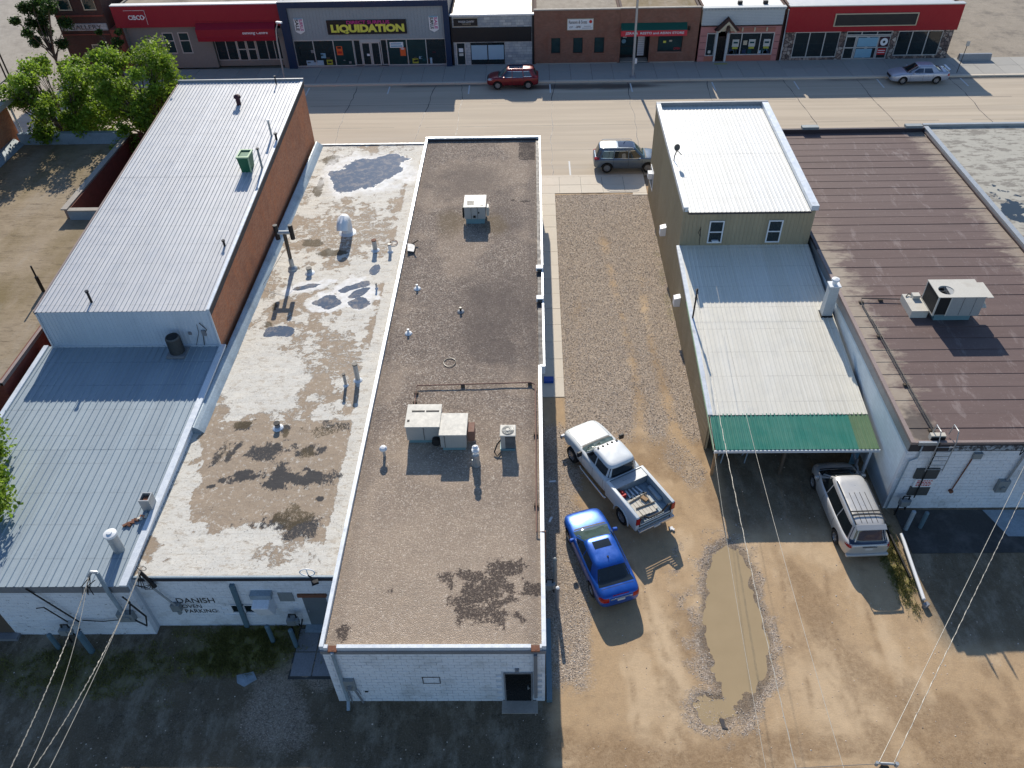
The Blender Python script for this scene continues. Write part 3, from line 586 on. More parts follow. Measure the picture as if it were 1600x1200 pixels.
MT['asphalt_dark'] = mk('asphalt_dark', (0.07, 0.068, 0.065), 0.9, 0, 0.25, 0.8, bump=0.5, bscale=30, dirt=(0.12, 0.115, 0.11), dsc=0.8)
mb = MB()
mb.prism([(15.75,20.15),(26.5,20.2),(26.5,22.4),(15.75,22.45)], -.08, .025); struct('apron', mb, 'asphalt_dark')
mb = MB(); mb.prism([(20.1,21.0),(26.5,20.9),(26.5,22.42),(19.6,22.42)], -.07, .032); struct('concrete_step', mb, 'flash_blue')
s = None
mb = MB(); mb.box(-9.35,-7.6,14.6,16.75,-.1,.0); s = struct('doorway_paving', mb, 'asphalt_dark'); slabs(s, -9.3,-7.65,14.7,16.7,2,2,'flash_gray',.02,.03,.02)

# ================================================================== BUILDINGS
def corr(w, l0, l1, nrib, dep=0.03, rw=0.05, foot=0.03, thick=0.0):
    """ribbed sheet in local x (width) and y (length l0 at x=0 to l1 at x=w), z up; foot: flare of each rib"""
    prof = [(0,0)]; p = w/nrib
    for i in range(nrib):
        c = p*(i+.5); prof += [(c-rw/2-foot,0),(c-rw/2,dep),(c+rw/2,dep),(c+rw/2+foot,0)]
    prof.append((w,0)); mb = MB(); n = len(prof)
    vs = [(x,0,z) for x,z in prof]+[(x,l0+(l1-l0)*x/w,z) for x,z in prof]
    mb.add(vs, [(i,i+1,n+i+1,n+i) for i in range(n-1)])
    mb.add([(0,0,-.012),(w,0,-.012),(w,l1,-.012),(0,l0,-.012)], [(0,3,2,1)])
    return mb
def roofpanels(parent, x0, x1, y0, z0, y1, z1, n, nrib, mat, rows=1, name='roof_panel', dep=.03, rw=.05, mats=None, gap=0.004, foot=.03):
    """sloping ribbed roof from (y0,z0) rear to (y1,z1) front"""
    w = (x1-x0)/n; L = math.hypot(y1-y0,z1-z0); a = math.atan2(z1-z0,y1-y0); l = L/rows
    base = corr(w-gap, l+.04, l+.04, nrib, dep, rw, foot); mes = {}
    wl_ = worldloc(parent)
    for r in range(rows):
        for i in range(n):
            mt = mats(i,r) if mats else mat
            if mt not in mes: mes[mt] = base.mesh(name, mt)
            yy = y0+cos(a)*l*r; zz = z0+sin(a)*l*r+(.006*r)
            link(name, mes[mt], parent, (x0+w*i-wl_.x, yy-wl_.y, zz-wl_.z+random.uniform(0,.003)), rot=(a-.0008*r,0,0))
def wallpanels(parent, axis, a0, a1, fix, zb, ztop, n, nrib, mat, name='wall_panel', dep=.02, rw=.04, sgn=1, foot=.015):
    """upright ribbed sheets; axis 'x': runs along x, faces -y; axis 'y': runs along y (a0 > a1 if facing -x)"""
    wl_ = worldloc(parent); w = abs(a1-a0)/n; cache = {}
    for i in range(n):
        s0 = a0+(a1-a0)*i/n; s1 = a0+(a1-a0)*(i+1)/n
        h0, h1 = ztop(s0)-zb, ztop(s1)-zb; key = (round(h0,3),round(h1,3))
        if key not in cache: cache[key] = corr(w-.003, h0, h1, nrib, dep, rw, foot).mesh(name, mat)
        if axis == 'x': loc = (s0,fix,zb); rot = (pi/2,0,0)
        elif axis == '-y': loc = (fix,s0,zb); rot = (pi/2,0,-pi/2)      # faces -x, runs towards -y
        else: loc = (fix,s0,zb); rot = (pi/2,0,pi/2)                    # faces +x, runs towards +y
        link(name, cache[key], parent, (loc[0]-wl_.x,loc[1]-wl_.y,loc[2]-wl_.z), rot=rot)
def slopebox(mb, x0, x1, y0, y1, zb, z0, z1):
    mb.hexa([(x0,y0,zb),(x1,y0,zb),(x1,y1,zb),(x0,y1,zb)],[(x0,y0,z0),(x1,y0,z0),(x1,y1,z1),(x0,y1,z1)])
def shell(parent, x0, x1, y0, y1, z0, z1, mats, t=0.2, zb=-0.1, top=0.0):
    """four walls; mats = (rear, right, front, left)"""
    for nm, (a,b,c,d,e,f) in {'rear_wall':(x0,x1,y0,y0+t,z0,z0),'right_wall':(x1-t,x1,y0+t,y1-t,z0,z1),'front_wall':(x0,x1,y1-t,y1,z1,z1),'left_wall':(x0,x0+t,y0+t,y1-t,z0,z1)}.items():
        k = ['rear_wall','right_wall','front_wall','left_wall'].index(nm)
        if mats[k] is None: continue
        mb = MB(); slopebox(mb, a,b,c,d,zb,e,f); part(nm, mb, mats[k], parent)
def blocks(parent, x0, x1, z0, z1, y, bw, bh, mat, hole=lambda a,b,c,d: False, limit=300, name='block', dep=.05, gap=.007):
    """running-bond blocks on a wall facing -y, each an object; the last ones past the limit joined"""
    wl_ = worldloc(parent); nr = round((z1-z0)/bh); bh = (z1-z0)/nr; items = []
    cache = {}
    for r in range(nr):
        x = x0-(bw/2 if r%2 else 0)
        while x < x1-.01:
            a = max(x,x0); b = min(x+bw,x1); z = z0+r*bh
            if b-a > .04 and not hole(a,b,z,z+bh): items.append((a,b,z))
            x += bw
    for k,(a,b,z) in enumerate(sorted(items, key=lambda q:-(q[1]-q[0]))):
        w = round(b-a-gap*2,3)
        if k < limit:
            if w not in cache:
                mb = MB(); mb.hexa([(-w/2,0,gap),(w/2,0,gap),(w/2,dep,gap),(-w/2,dep,gap)],[(-w/2,0,bh-gap),(w/2,0,bh-gap),(w/2,dep,bh-gap),(-w/2,dep,bh-gap)]); cache[w] = mb.mesh(name, mat)
            link(name, cache[w], parent, ((a+b)/2-wl_.x, y+random.uniform(-.004,.003)-wl_.y, z-wl_.z))
    rest = sorted(items, key=lambda q:-(q[1]-q[0]))[limit:]
    if rest:
        mb = MB()
        for a,b,z in rest: mb.box(a+gap,b-gap,y+random.uniform(-.004,.003),y+dep,z+gap,z+bh-gap)
        part('blockwork', mb, mat, parent, kind='stuff')
def brickskin(parent, x0, x1, z0, z1, y, bw, bh, mat, hole=lambda a,b,c,d: False, gap=.004, name='brickwork'):
    mb = MB(); nr = round((z1-z0)/bh); bh = (z1-z0)/nr
    for r in range(nr):
        x = x0-(bw/2 if r%2 else 0)
        while x < x1-.01:
            a = max(x,x0); b = min(x+bw,x1); z = z0+r*bh
            if b-a > .03 and not hole(a,b,z,z+bh):
                q = y+random.uniform(-.005,.003)
                mb.add([(a+gap,q,z+gap),(b-gap,q,z+gap),(b-gap,q,z+bh-gap),(a+gap,q,z+bh-gap),(a+gap,q+.03,z+gap),(b-gap,q+.03,z+gap),(b-gap,q+.03,z+bh-gap),(a+gap,q+.03,z+bh-gap)],[(0,1,2,3),(1,5,6,2),(4,0,3,7),(3,2,6,7),(4,5,1,0)])
            x += bw
    return part(name, mb, mat, parent, kind='stuff')

# ---------------------------------------------------------------- the gravel-roofed building in the middle
CB = thing('commercial_building', 'long low white block building in the middle with flat tan gravel roof', 'building', (-3.5,13.8,0))
CX0, CX1, CY0, CY1 = -7.26, 0.26, 13.78, 51.3
def crz(y): return 3.62+0.010*(y-13.8)
shell(CB, CX0, CX1, CY0, CY1, crz(CY0)-.12, crz(CY1)-.12, ('mortar','block_side','brick_shop','block_side'))
MT['pea'] = None
m = Mat('pea_gravel', 0.92, 0, 0.25)
gc, ge = gravelcol(m, 21, [(0, (0.15, 0.12, 0.10)), (0.3, (0.28, 0.215, 0.17)), (0.6, (0.41, 0.325, 0.255)), (0.85, (0.56, 0.455, 0.36)), (1, (0.78, 0.70, 0.60))], (0.14, 0.11, 0.09), 0.13)
a = m.mix(m.mr(m.noise(0.5, 6, rough=.7), .4, .7, 0, .4), gc, m.mix(.65, gc, (0.16, 0.13, 0.12)))
a = m.mix(m.mr(m.noise(1.6, 5, rough=.7), .48, .70, 0, .5), a, (0.15, 0.12, 0.10))
a = m.mix(m.mr(m.noise(5.5, 4, rough=.85), .45, .7, 0, .45), a, (0.15, 0.12, 0.10))
a = m.mix(m.mth('MULTIPLY', m.attr('light'), .5), a, (0.62, 0.48, 0.35))
a = m.mix(m.mth('MULTIPLY', m.attr('gray'), .75), a, (0.125, 0.10, 0.088))
a = m.mix(m.mth('MULTIPLY', m.attr('moss'), .55), a, (0.17, 0.125, 0.07))
a = m.mix(m.mr(m.mth('ADD', m.attr('bare'), m.mr(m.noise(11, 5, rough=.85), .3, .7, -.55, .55)), .42, .62, 0, .85), a, m.mix(m.noise(14, 3), (0.012, 0.010, 0.012), (0.075, 0.055, 0.05)))
m.col(a); m.bump(m.mr(ge, 0, .25), .8, .02); MT['pea'] = m.m
def rb(X,Y):
    r = np.zeros_like(X)
    RS = random.Random(5); extra = [(RS.gauss(-1.9,.75),RS.gauss(16.1,.5),RS.uniform(.1,.35),RS.uniform(.08,.3),RS.uniform(0,3)) for _ in range(46)]
    for i,(x,y,rx,ry,ro) in enumerate(extra+[(-3.2,16.5,.35,.18,-.5),(-2.4,16.0,.35,.25,-.9),(-1.5,16.7,.28,.4,-.3),(-1.1,17.0,.5,.2,.2),(-0.6,17.05,.2,.35,.1),(-1.05,15.6,.35,.13,0),(-1.3,14.8,.25,.4,.2),(-1.9,14.75,.35,.12,.2),(-0.35,16.2,.12,.25,.3),(-6.6,14.3,.22,.35,.2),(-5.2,16.0,.14,.1,0),(-0.7,43.0,.35,.12,0),(-1.25,43.2,.1,.12,0),(-2.6,15.2,.5,.14,-.4),(-1.7,16.0,.6,.2,.9)]):
        r = np.maximum(r, blob(X,Y,x,y,rx*1.15,ry*1.15,ro,.5,1.2,90+i,3.4))
    r = r*.72
    r = np.maximum(r, ((X>-.95)&(X<.1)&(Y>48.2)&(Y<50.8))*(0.45+.5*fbm(X,Y,2.5,3,7)))
    return r
masks = dict(bare=rb,
    gray=lambda X,Y: np.clip(blob(X,Y,-2.0,31.8,1.9,4.0,.1,.6,.5,100)+blob(X,Y,-4.3,45.5,2.3,2.6,0,.6,.5,101)*.8+blob(X,Y,-1.6,41.0,.8,2.2,.2,.6,.5,102)*.7+np.exp(-((X+.1)/.35)**2)*.5+np.exp(-((X+6.9)/.3)**2)*.35+blob(X,Y,-2.0,29.0,.9,.7,.2,.4,.5,105),0,1)*(.55+.6*fbm(X,Y,.9,4,6)),
    moss=lambda X,Y: np.clip(blob(X,Y,-4.9,40.6,.8,1.3,.2,.5,.5,103)+blob(X,Y,-2.3,40.3,.7,1.1,.2,.5,.5,104),0,1),
    light=lambda X,Y: np.clip((1-sst(Y+(fbm(X,Y,.4,4,14)-.5)*8,15,30))*1.0+sst(fbm(X,Y,.35,5,15),.5,.7)*.5,0,1)*(1-.7*blob(X,Y,-2.0,31.8,1.9,4.0,.1,.6,.5,100)))
def gplane(parent, name, x0,x1,y0,y1,res,zf,masks,mat):
    me = gridmesh(name,x0,x1,y0,y1,res,zf,masks,MT[mat]); wl_ = worldloc(parent)
    return link(name, me, parent, (-wl_.x,-wl_.y,-wl_.z))
gplane(CB, 'gravel_roof', CX0+.1, CX1-.1, CY0+.1, CY1-.1, .1, lambda X,Y: crz(Y)+(fbm(X,Y,1.5,4,20)-.5)*.03, masks, 'pea')
jy = 27.9
mb = MB(); slopebox(mb, CX0-.04, CX0+.10, CY0, CY1, 3.3, crz(CY0)+.17, crz(CY1)+.17); part('parapet_cap', mb, 'flash_white', CB)
mb = MB(); slopebox(mb, CX1-.12, CX1+.03, CY0, jy, 3.3, crz(CY0)+.17, crz(jy)+.17); part('parapet_cap', mb, 'flash_white', CB)
mb = MB(); slopebox(mb, CX1+.11, CX1+.20, jy, CY1, 3.4, crz(jy)+.20, crz(CY1)+.20); mb.box(CX1-.02,CX1+.2,jy-.12,jy,3.5,crz(jy)+.2); part('parapet_cap', mb, 'flash_white', CB)
mb = MB(); slopebox(mb, CX1-.10, CX1+.11, jy, CY1, 3.4, crz(jy)+.06, crz(CY1)+.06); part('roof_edge', mb, 'flash_dark', CB)
mb = MB(); mb.box(CX0-.04, CX1+.2, CY1-.12, CY1+.04, 3.6, crz(CY1)+.22); part('parapet_cap', mb, 'flash_white', CB)
mb = MB(); mb.box(CX0+.1, CX1-.1, CY1-.2, CY1-.121, 3.6, crz(CY1)+.12); part('roof_edge', mb, 'flash_dark', CB)
mb = MB()
for a,b in ((CX0+.10,-7.02),(-6.72,-.22),(.08,CX1-.12)): mb.box(a,b,CY0-.03,CY0+.10,crz(CY0)-.05,crz(CY0)+.13)
part('parapet_cap', mb, 'flash_white', CB)
mb = MB(); mb.box(CX0-.03, CX1+.03, CY0-.06, CY0-.002, 3.38, crz(CY0)-.055); part('fascia', mb, 'flash_gray', CB)
for x in (-6.87,-.07):
    mb = MB(); mb.box(x-.15,x+.15,CY0-.10,CY0+.12,crz(CY0)-.06,crz(CY0)+.02); mb.cyl(x+.02,CY0-.02,crz(CY0)+.0,crz(CY0)+.026,.05,12); part('scupper', mb, 'rust', CB)
mb = MB(); mb.tube([(-6.87,CY0-.12,3.6),(-6.87,CY0-.12,.25),(-6.85,CY0-.4,.05)], .065, 8); part('downspout', mb, 'flash_blue', CB)
mb = MB(); mb.bar((-.07,CY0-.1,3.4),(-.07,CY0-.1,.45),.12,.10); part('downspout', mb, 'flash_gray', CB)
def hole_cb(a,b,c,d): return (b>-1.16 and a<-.21 and c<2.0)
blocks(CB, CX0, CX1, 0, 3.38, CY0-.025, .4, .2, 'painted', hole_cb)
mb = MB(); mb.box(-1.135,-.235,CY0-.03,CY0+.0,0.02,2.0); d = part('door', mb, 'door_black', CB)
mb = MB(); mb.box(-.36,-.33,CY0-.075,CY0-.03,.95,1.15); mb.box(-.36,-.28,CY0-.08,CY0-.06,1.03,1.06); part('handle', mb, 'galv', d)
mb = MB(); mb.box(-1.19,-1.135,CY0-.045,CY0,0,2.05); mb.box(-.235,-.18,CY0-.045,CY0,0,2.05); mb.box(-1.135,-.235,CY0-.045,CY0,2.0,2.05); part('door_frame', mb, 'flash_gray', CB)
mb = MB(); mb.box(-1.3,0.0,CY0-.5,CY0-.03,-.05,.03); part('doorstep', mb, 'concrete', CB)
mb = MB(); mb.box(-.78,-.64,CY0-.12,CY0-.026,2.28,2.38); mb.prismx([(CY0-.12,2.28),(CY0-.03,2.28),(CY0-.03,2.18)],-.76,-.66); part('wall_lamp', mb, 'flash_gray', CB)
mb = MB()
for a,b,c,d_ in ((-4.05,-3.42,1.32,1.345),(-4.05,-3.42,1.75,1.775),(-4.05,-4.025,1.32,1.775),(-3.445,-3.42,1.32,1.775)): mb.box(a,b,CY0-.04,CY0-.02,c,d_)
part('wall_outline', mb, 'flash_dark', CB)
mb = MB(); mb.box(-6.2,-6.08,CY0-.06,CY0-.02,.72,.78); part('wall_vent', mb, 'black', CB)
mt = thing('meter_box', 'gray electric meter box on the white rear wall left of the black door', 'meter', (-6.62,CY0-.1,1.0))
mb = MB(); mb.box(-6.82,-6.45,CY0-.17,CY0-.03,1.05,1.72); part('box', mb, 'galv_dull', mt)
mb = MB(); mb.lathe((-6.63,CY0-.2,1.35), [(.0,0),(.09,0),(.09,.01),(.0,.01)], 16); mb.tube([(-6.63,CY0-.24,1.35),(-6.63,CY0-.17,1.35)],.1,16); part('dial', mb, 'steel', mt)
mb = MB(); mb.tube([(-6.75,CY0-.1,1.05),(-6.75,CY0-.1,.02)],.025,6); mb.tube([(-6.53,CY0-.1,1.05),(-6.45,CY0-.1,.6),(-6.35,CY0-.1,.02)],.035,6); mb.tube([(-6.6,CY0-.08,1.05),(-6.4,CY0-.08,.95),(-6.35,CY0-.08,.6)],.012,6); part('conduit', mb, 'flash_gray', mt)

# ---------------------------------------------------------------- the white patchy roof to its left
WB = thing('white_roof_building', 'low building with peeling white patchy roof and puddles, DANISH OVEN on rear wall', 'building', (-11.2,16.9,0))
WX0, WX1, WY0, WY1 = -14.95, -7.5, 16.88, 51.7
def wz(y): return 3.30+0.008*(y-17)
shell(WB, WX0, WX1+.18, WY0, WY1, wz(WY0)-.12, wz(WY1)-.12, ('painted','block_side','brick_shop','block_side'))
def wpool(X,Y):
    r = blob(X,Y,-11.0,47.6,2.0,2.4,-.45,.16,.5,110,.9)
    r = np.maximum(r, blob(X,Y,-9.5,49.2,1.0,1.0,0,.2,.8,111,1.5)*.95)
    for i,(x,y,rx,ry,ro) in enumerate([(-12.2,35.0,.9,.25,.35),(-10.8,33.6,.65,.55,.3),(-9.6,35.0,.8,.3,.5),(-9.1,33.5,.55,.45,0),(-9.3,34.4,.6,.25,.8),(-8.75,36.6,.3,.55,0),(-12.8,31.2,.7,.45,0)]):
        r = np.maximum(r, blob(X,Y,x,y,rx,ry,ro,.14,.6,112+i,1.6))
    return r
def wrim(X,Y):
    r = blob(X,Y,-10.8,47.7,2.8,3.0,-.35,.18,.5,110,.9)
    for i,(x,y,rx,ry,ro) in enumerate([(-12.2,35.0,1.2,.5,.35),(-10.8,33.6,.95,.85,.3),(-9.4,34.4,1.1,1.5,.5)]): r = np.maximum(r, blob(X,Y,x,y,rx,ry,ro,.14,.6,120+i,1.6))
    return r
def wbare(X,Y):
    n = fbm(X*1.1,Y*.8,.9,6,130); n2 = fbm(X,Y,2.4,5,131)
    base = sst(n+.45*(n2-.5),.42,.70)*.9
    band = np.clip(sst(Y,19.0,19.8)*(1-sst(Y,24.6,25.2))*sst(X+(n-.5)*3.5,-14.3,-13.4)*(1-sst(X+(n-.5)*1.5,-8.2,-7.85)),0,1)
    band = sst(band+(n2-.5)*.5,.35,.42)
    mid = blob(X,Y,-10.2,28.8,2.2,2.6,.3,.5,1.2,132,1.6)*.62
    mid2 = blob(X,Y,-10.5,40.5,2.8,3.0,0,.15,1.0,133,1.6)*.58
    lft = sst(n,.44,.47)*sst(Y,26,27)*(1-sst(X,-13.9,-13.3))*.5
    clear = blob(X,Y,-12.6,27.5,1.8,2.4,0,.4,.5,134); clear2 = blob(X,Y,-10.8,17.6,4.0,1.0,0,.3,.4,135)*.5
    keep = np.maximum(sst(X,-8.15,-7.95), 0)
    r = np.maximum.reduce([base,band,mid,mid2,lft,sst(Y,50,50.8)*.4]); r = r*(1-.85*clear)*(1-.75*clear2)*(1-.85*keep)
    return r*(1-wrim(X,Y))
def wdark(X,Y):
    n2 = fbm(X*1.6,Y*1.0,1.6,5,140); r = np.zeros_like(X)
    for i,(x,y,rx,ry,ro,s) in enumerate([(-12.0,21.7,.75,.28,.35,1),(-10.7,21.7,.6,.5,.5,1),(-9.6,21.6,1.2,.42,.1,1),(-8.6,21.6,.5,.4,.2,.6),(-11.3,23.1,.95,.5,.1,.75),(-12.9,23.1,.18,.55,-.3,.8),(-13.4,23.0,.2,.7,-.3,.7),(-9.6,23.1,.5,.3,.2,.8),(-10.0,19.3,1.5,.4,.05,.7),(-9.2,18.9,.6,.35,.1,.6),(-12.9,24.6,.35,.3,.2,.7),(-10.9,24.5,.2,.3,0,.8),(-13.3,21.2,.16,.12,0,1),(-9.0,24.6,.8,.3,0,.5),(-8.7,20.5,.15,.12,0,1)]):
        r = np.maximum(r, blob(X,Y,x,y,rx,ry,ro,.35,1.0,141+i,2.2)*s*1.1*sst(n2,.26,.42))
    return r
def wmoss(X,Y):
    r = np.zeros_like(X)
    for i,(x,y,rx,ry,s) in enumerate([(-11.4,38.3,.7,.35,1),(-12.9,39.3,.7,.4,.8),(-13.6,46.0,.3,1.6,.9),(-13.6,49.5,.5,.8,.8),(-13.5,33.3,.22,.4,1),(-13.5,31.7,.25,.3,1),(-13.1,36.8,.3,.2,.8),(-12.9,24.7,.5,.3,.9),(-10.9,24.2,.15,.3,.9),(-9.2,24.3,.9,.4,.6),(-9.6,19.6,1.0,.5,.7),(-13.3,23.0,.5,.7,.5),(-9.6,23.0,.4,.5,.7),(-9.3,50.0,1.4,.5,.4)]):
        r = np.maximum(r, blob(X,Y,x,y,rx,ry,0,.4,1.0,170+i,2.2)*s)
    return r
m = Mat('peeling_white', 0.8, 0, 0.35)
w = m.mix(m.noise(2.4, 7, rough=.8), (0.56, 0.53, 0.465), (0.72, 0.695, 0.63))
w = m.mix(m.mth('MULTIPLY', m.lines(m.sep(m.pos())[1], .93, .03, .45), .5), w, (0.38, 0.34, 0.29))
w = m.mix(m.mr(m.noise(12, 7, rough=.9), .52, .60, 0, .55), w, (0.40, 0.34, 0.27))
w = m.mix(m.mr(m.noise(3.2, 7, m.sc(m.pos(), .7, 1.3, 1), rough=.85), .54, .58, 0, .7), w, (0.40, 0.335, 0.26))
w = m.mix(m.mr(m.noise(7, 6, m.sc(m.pos(),.5,1.6,1), rough=.75), .55, .62, 0, .22), w, (0.44, 0.40, 0.36))
w = m.mix(m.mr(m.noise(3, 5, m.sc(m.pos(),.4,1.5,1), rough=.75), .5, .75, 0, .45), w, (0.62, 0.55, 0.44))
bc = m.mix(m.noise(1.6, 5, rough=.7), (0.27, 0.20, 0.135), (0.42, 0.33, 0.24))
bc = m.mix(m.mr(m.noise(12, 5, rough=.8), .42, .7, 0, .6), bc, (0.22, 0.175, 0.14))
bc = m.mix(m.mr(m.noise(5, 6, rough=.85), .56, .60, 0, .7), bc, (0.60, 0.56, 0.49))
nb = m.mth('ADD', m.mr(m.noise(8, 5, rough=.8), .3, .7, -.25, .25), m.mr(m.noise(2.3, 6, m.sc(m.pos(), .8, 1.2, 1), rough=.75), .3, .7, -.32, .32))
bf = m.mr(m.mth('ADD', m.attr('bare'), nb), .50, .57)
a = m.mix(bf, w, bc)
a = m.mix(m.mr(m.mth('ABSOLUTE', m.mth('SUBTRACT', m.mth('ADD', m.attr('bare'), nb), .53)), 0, .08, .6, 0), a, (0.22, 0.20, 0.175))
ds = m.noise(9.5, 6, m.sc(m.pos(), 1.4, .7, 1), rough=.88)
a = m.mix(m.mr(m.mth('ADD', m.attr('dark'), m.mr(ds, .34, .66, -.60, .60)),   .34, .56, 0, .96), a, (0.022, 0.024, 0.030))
a = m.mix(m.mr(m.mth('ADD', m.attr('moss'), m.mr(ds, .3, .7, -.45, .45)), .5, .68, 0, .85), a, (0.065, 0.045, 0.018))
a = m.mix(m.mth('MULTIPLY', m.attr('rim'), m.mr(m.noise(3.5, 5), .35, .6, .35, .95)), a, (0.80, 0.79, 0.77))
pf = m.mr(m.mth('ADD', m.attr('pool'), m.mr(m.noise(5, 5, rough=.75), .3, .7, -.30, .30)), .50, .58)
a = m.mix(pf, a, m.mix(m.mr(m.noise(2.2, 6, rough=.75), .48, .62), (0.075, 0.095, 0.125), (0.24, 0.215, 0.19)))
m.col(a); m.rough(m.mr(pf, 0, 1, .8, .06)); m.link(m.mr(pf, 0, 1, .35, 1.0), m.b.inputs['Specular IOR Level']); 
bn = m.n('ShaderNodeBump'); hh = m.mth('ADD', m.mth('MULTIPLY', m.noise(8, 5, m.sc(m.pos(), .6, 1.5, 1), rough=.7), .6), m.mth('MULTIPLY', bf, -.3))
m.link(hh, bn.inputs['Height']); bn.inputs['Distance'].default_value = .03; m.link(m.mr(pf, 0, 1, .6, 0.02), bn.inputs['Strength']); m.link(bn.outputs[0], m.b.inputs['Normal'])
MT['peeling_white'] = m.m
gplane(WB, 'roof_membrane', WX0+.05, WX1+.19, WY0+.02, WY1-.1, .065, lambda X,Y: wz(Y)+(fbm(X,Y,1.2,5,21)-.5)*.05*(1-np.clip(wpool(X,Y),0,1)), dict(pool=wpool,rim=wrim,bare=wbare,dark=wdark,moss=wmoss), 'peeling_white')
mb = MB(); mb.box(WX0,WX1+.18,WY0-.05,WY0+.02,wz(WY0)-.10,wz(WY0)+.03); part('roof_edge', mb, 'flash_blue', WB)
mb = MB(); mb.box(WX0+.2,WX1+.18,WY0-.09,WY0-.05,wz(WY0)-.17,wz(WY0)-.05); part('gutter', mb, 'flash_dark', WB)
mb = MB(); mb.box(WX0+.1,WX1,WY1-.14,WY1+.04,3.2,wz(WY1)+.07); part('parapet_cap', mb, 'flash_gray', WB)
# curved flashing along the tall brick wall
mb = MB(); n = 44; pr_ = [(.05,.36),(.12,.34),(.26,.25),(.40,.12),(.50,.0)]
for i in range(n):
    ya = 24.2+(51.5-24.2)*i/n; yb = 24.2+(51.5-24.2)*(i+1)/n
    for (xa,za),(xb,zb_) in zip(pr_,pr_[1:]):
        X0 = -14.93
        mb.add([(X0+xa,ya,wz(ya)+za),(X0+xb,ya,wz(ya)+zb_),(X0+xb,yb,wz(yb)+zb_+.004),(X0+xa,yb,wz(yb)+za+.004)],[(0,1,2,3)])
mb.add([(-14.93,24.2,3.3),(-14.43,24.2,3.36),(-14.53,24.2,3.48),(-14.67,24.2,3.64),(-14.93,24.2,3.77)],[(0,1,2,3,4)])
part('wall_flashing', mb, 'flash_blue', WB, smooth=False)
def hw(a,b,c,d): return (b>-8.95 and a<-7.95 and c<2.1) or (b>-11.8 and a<-10.75 and d>.9 and c<1.5)
brickskin(WB, WX0+.0, WX1+.0, 0, wz(WY0)-.17, WY0-.025, .40, .2, 'painted', hw, gap=.004, name='blockwork')
mb = MB(); mb.box(-8.9,-8.0,WY0-.02,WY0+.01,.05,2.05); d = part('door', mb, 'door_gray', WB)
mb = MB(); mb.box(-8.82,-8.78,WY0-.06,WY0-.02,1.0,1.12); part('handle', mb, 'galv', d)
mb = MB(); mb.box(-9.02,-7.92,WY0-.10,WY0,2.05,2.22); part('lintel', mb, 'rust', WB)
mb = MB(); mb.box(-9.1,-7.8,WY0-.35,WY0-.02,-.05,.05); part('doorstep', mb, 'flash_blue', WB)
w_ = MB(); w_.box(-11.75,-10.8,WY0-.015,WY0+.01,.95,1.45); wn_ = part('window', w_, 'pane', WB)
mb = MB()
for a in (-11.78,-11.29,-10.82): mb.box(a,a+.05,WY0-.05,WY0-.015,.93,1.48)
mb.box(-11.73,-10.82,WY0-.05,WY0-.015,.93,.97); mb.box(-11.73,-10.82,WY0-.05,WY0-.015,1.44,1.48); part('frame', mb, 'white_paint', wn_)
mb = MB(); mb.bar((-11.3,WY0-.10,2.9),(-11.42,WY0-.10,.05),.17,.12); part('downspout', mb, 'teal_pipe', WB)
mb = MB(); mb.box(-9.75,-9.2,WY0-.06,WY0-.02,1.75,2.3); part('hatch', mb, 'galv_dull', WB)
for s_,x,z,w_,h_ in (('DANISH',-13.0,1.78,1.45,.33),('OVEN',-13.25,1.38,.75,.24),('PARKING:',-12.95,1.06,1.30,.24)):
    text(s_, w_, h_, 'black', WB, (x,WY0-.032,z), (pi/2,random.uniform(-.03,.03),0), .003, name='graffiti')

# ---------------------------------------------------------------- the metal-roofed brick building
MBD = thing('metal_roof_building', 'tall brick building with long ribbed pale metal roof beside the white patchy roof', 'building', (-19.3,29.7,0))
MX0, MX1, MY0, MY1 = -23.25, -15.12, 29.6, 52.0
def mz(y): return 6.02+0.083*(y-29.7)
mb = MB(); slopebox(mb, MX1-.25,MX1,MY0+.03,MY1,0,mz(MY0)-.1,mz(MY1)-.1); part('right_wall', mb, 'brick_old', MBD)
mb = MB(); slopebox(mb, MX0,MX0+.25,MY0+.03,MY1,0,mz(MY0)-.1,mz(MY1)-.1); part('left_wall', mb, 'brick_maroon', MBD)
mb = MB(); mb.box(MX0+.25,MX1-.25,MY1-.25,MY1,0,mz(MY1)-.1); part('front_wall', mb, 'brick_old', MBD)
mb = MB(); mb.box(MX0+.25,MX1-.25,MY0+.03,MY0+.2,0,mz(MY0)-.1); part('rear_wall', mb, 'flash_gray', MBD)
wallpanels(MBD, 'x', MX0+.02, MX1-.02, MY0, 3.80, lambda s: mz(MY0)-.02, 9, 5, 'clad_white', dep=.022, rw=.03, foot=.012)
roofpanels(MBD, MX0-.02, MX1-.12, MY0-.08, mz(MY0)+.0, MY1+.05, mz(MY1)+.0, 9, 4, 'roof_metal', rows=2, dep=.035, rw=.03, foot=.015)
mb = MB(); slopebox(mb, MX1-.12, MX1+.03, MY0-.03, MY1+.05, 6.0, mz(MY0)+.045, mz(MY1)+.045)
mb.v = [(x,y,(z if z > 6.0 else mz(y)-.16)) for x,y,z in mb.v]; part('edge_trim', mb, 'flash_white', MBD)
mb = MB(); mb.hexa([(MX1+.03,MY0,mz(MY0)-.32),(MX1+.05,MY0,mz(MY0)-.32),(MX1+.05,MY1,mz(MY1)-.36),(MX1+.03,MY1,mz(MY1)-.36)],[(MX1+.03,MY0,mz(MY0)+.0),(MX1+.05,MY0,mz(MY0)+.0),(MX1+.05,MY1,mz(MY1)+.0),(MX1+.03,MY1,mz(MY1)+.0)]); part('fascia', mb, 'flash_dark', MBD)
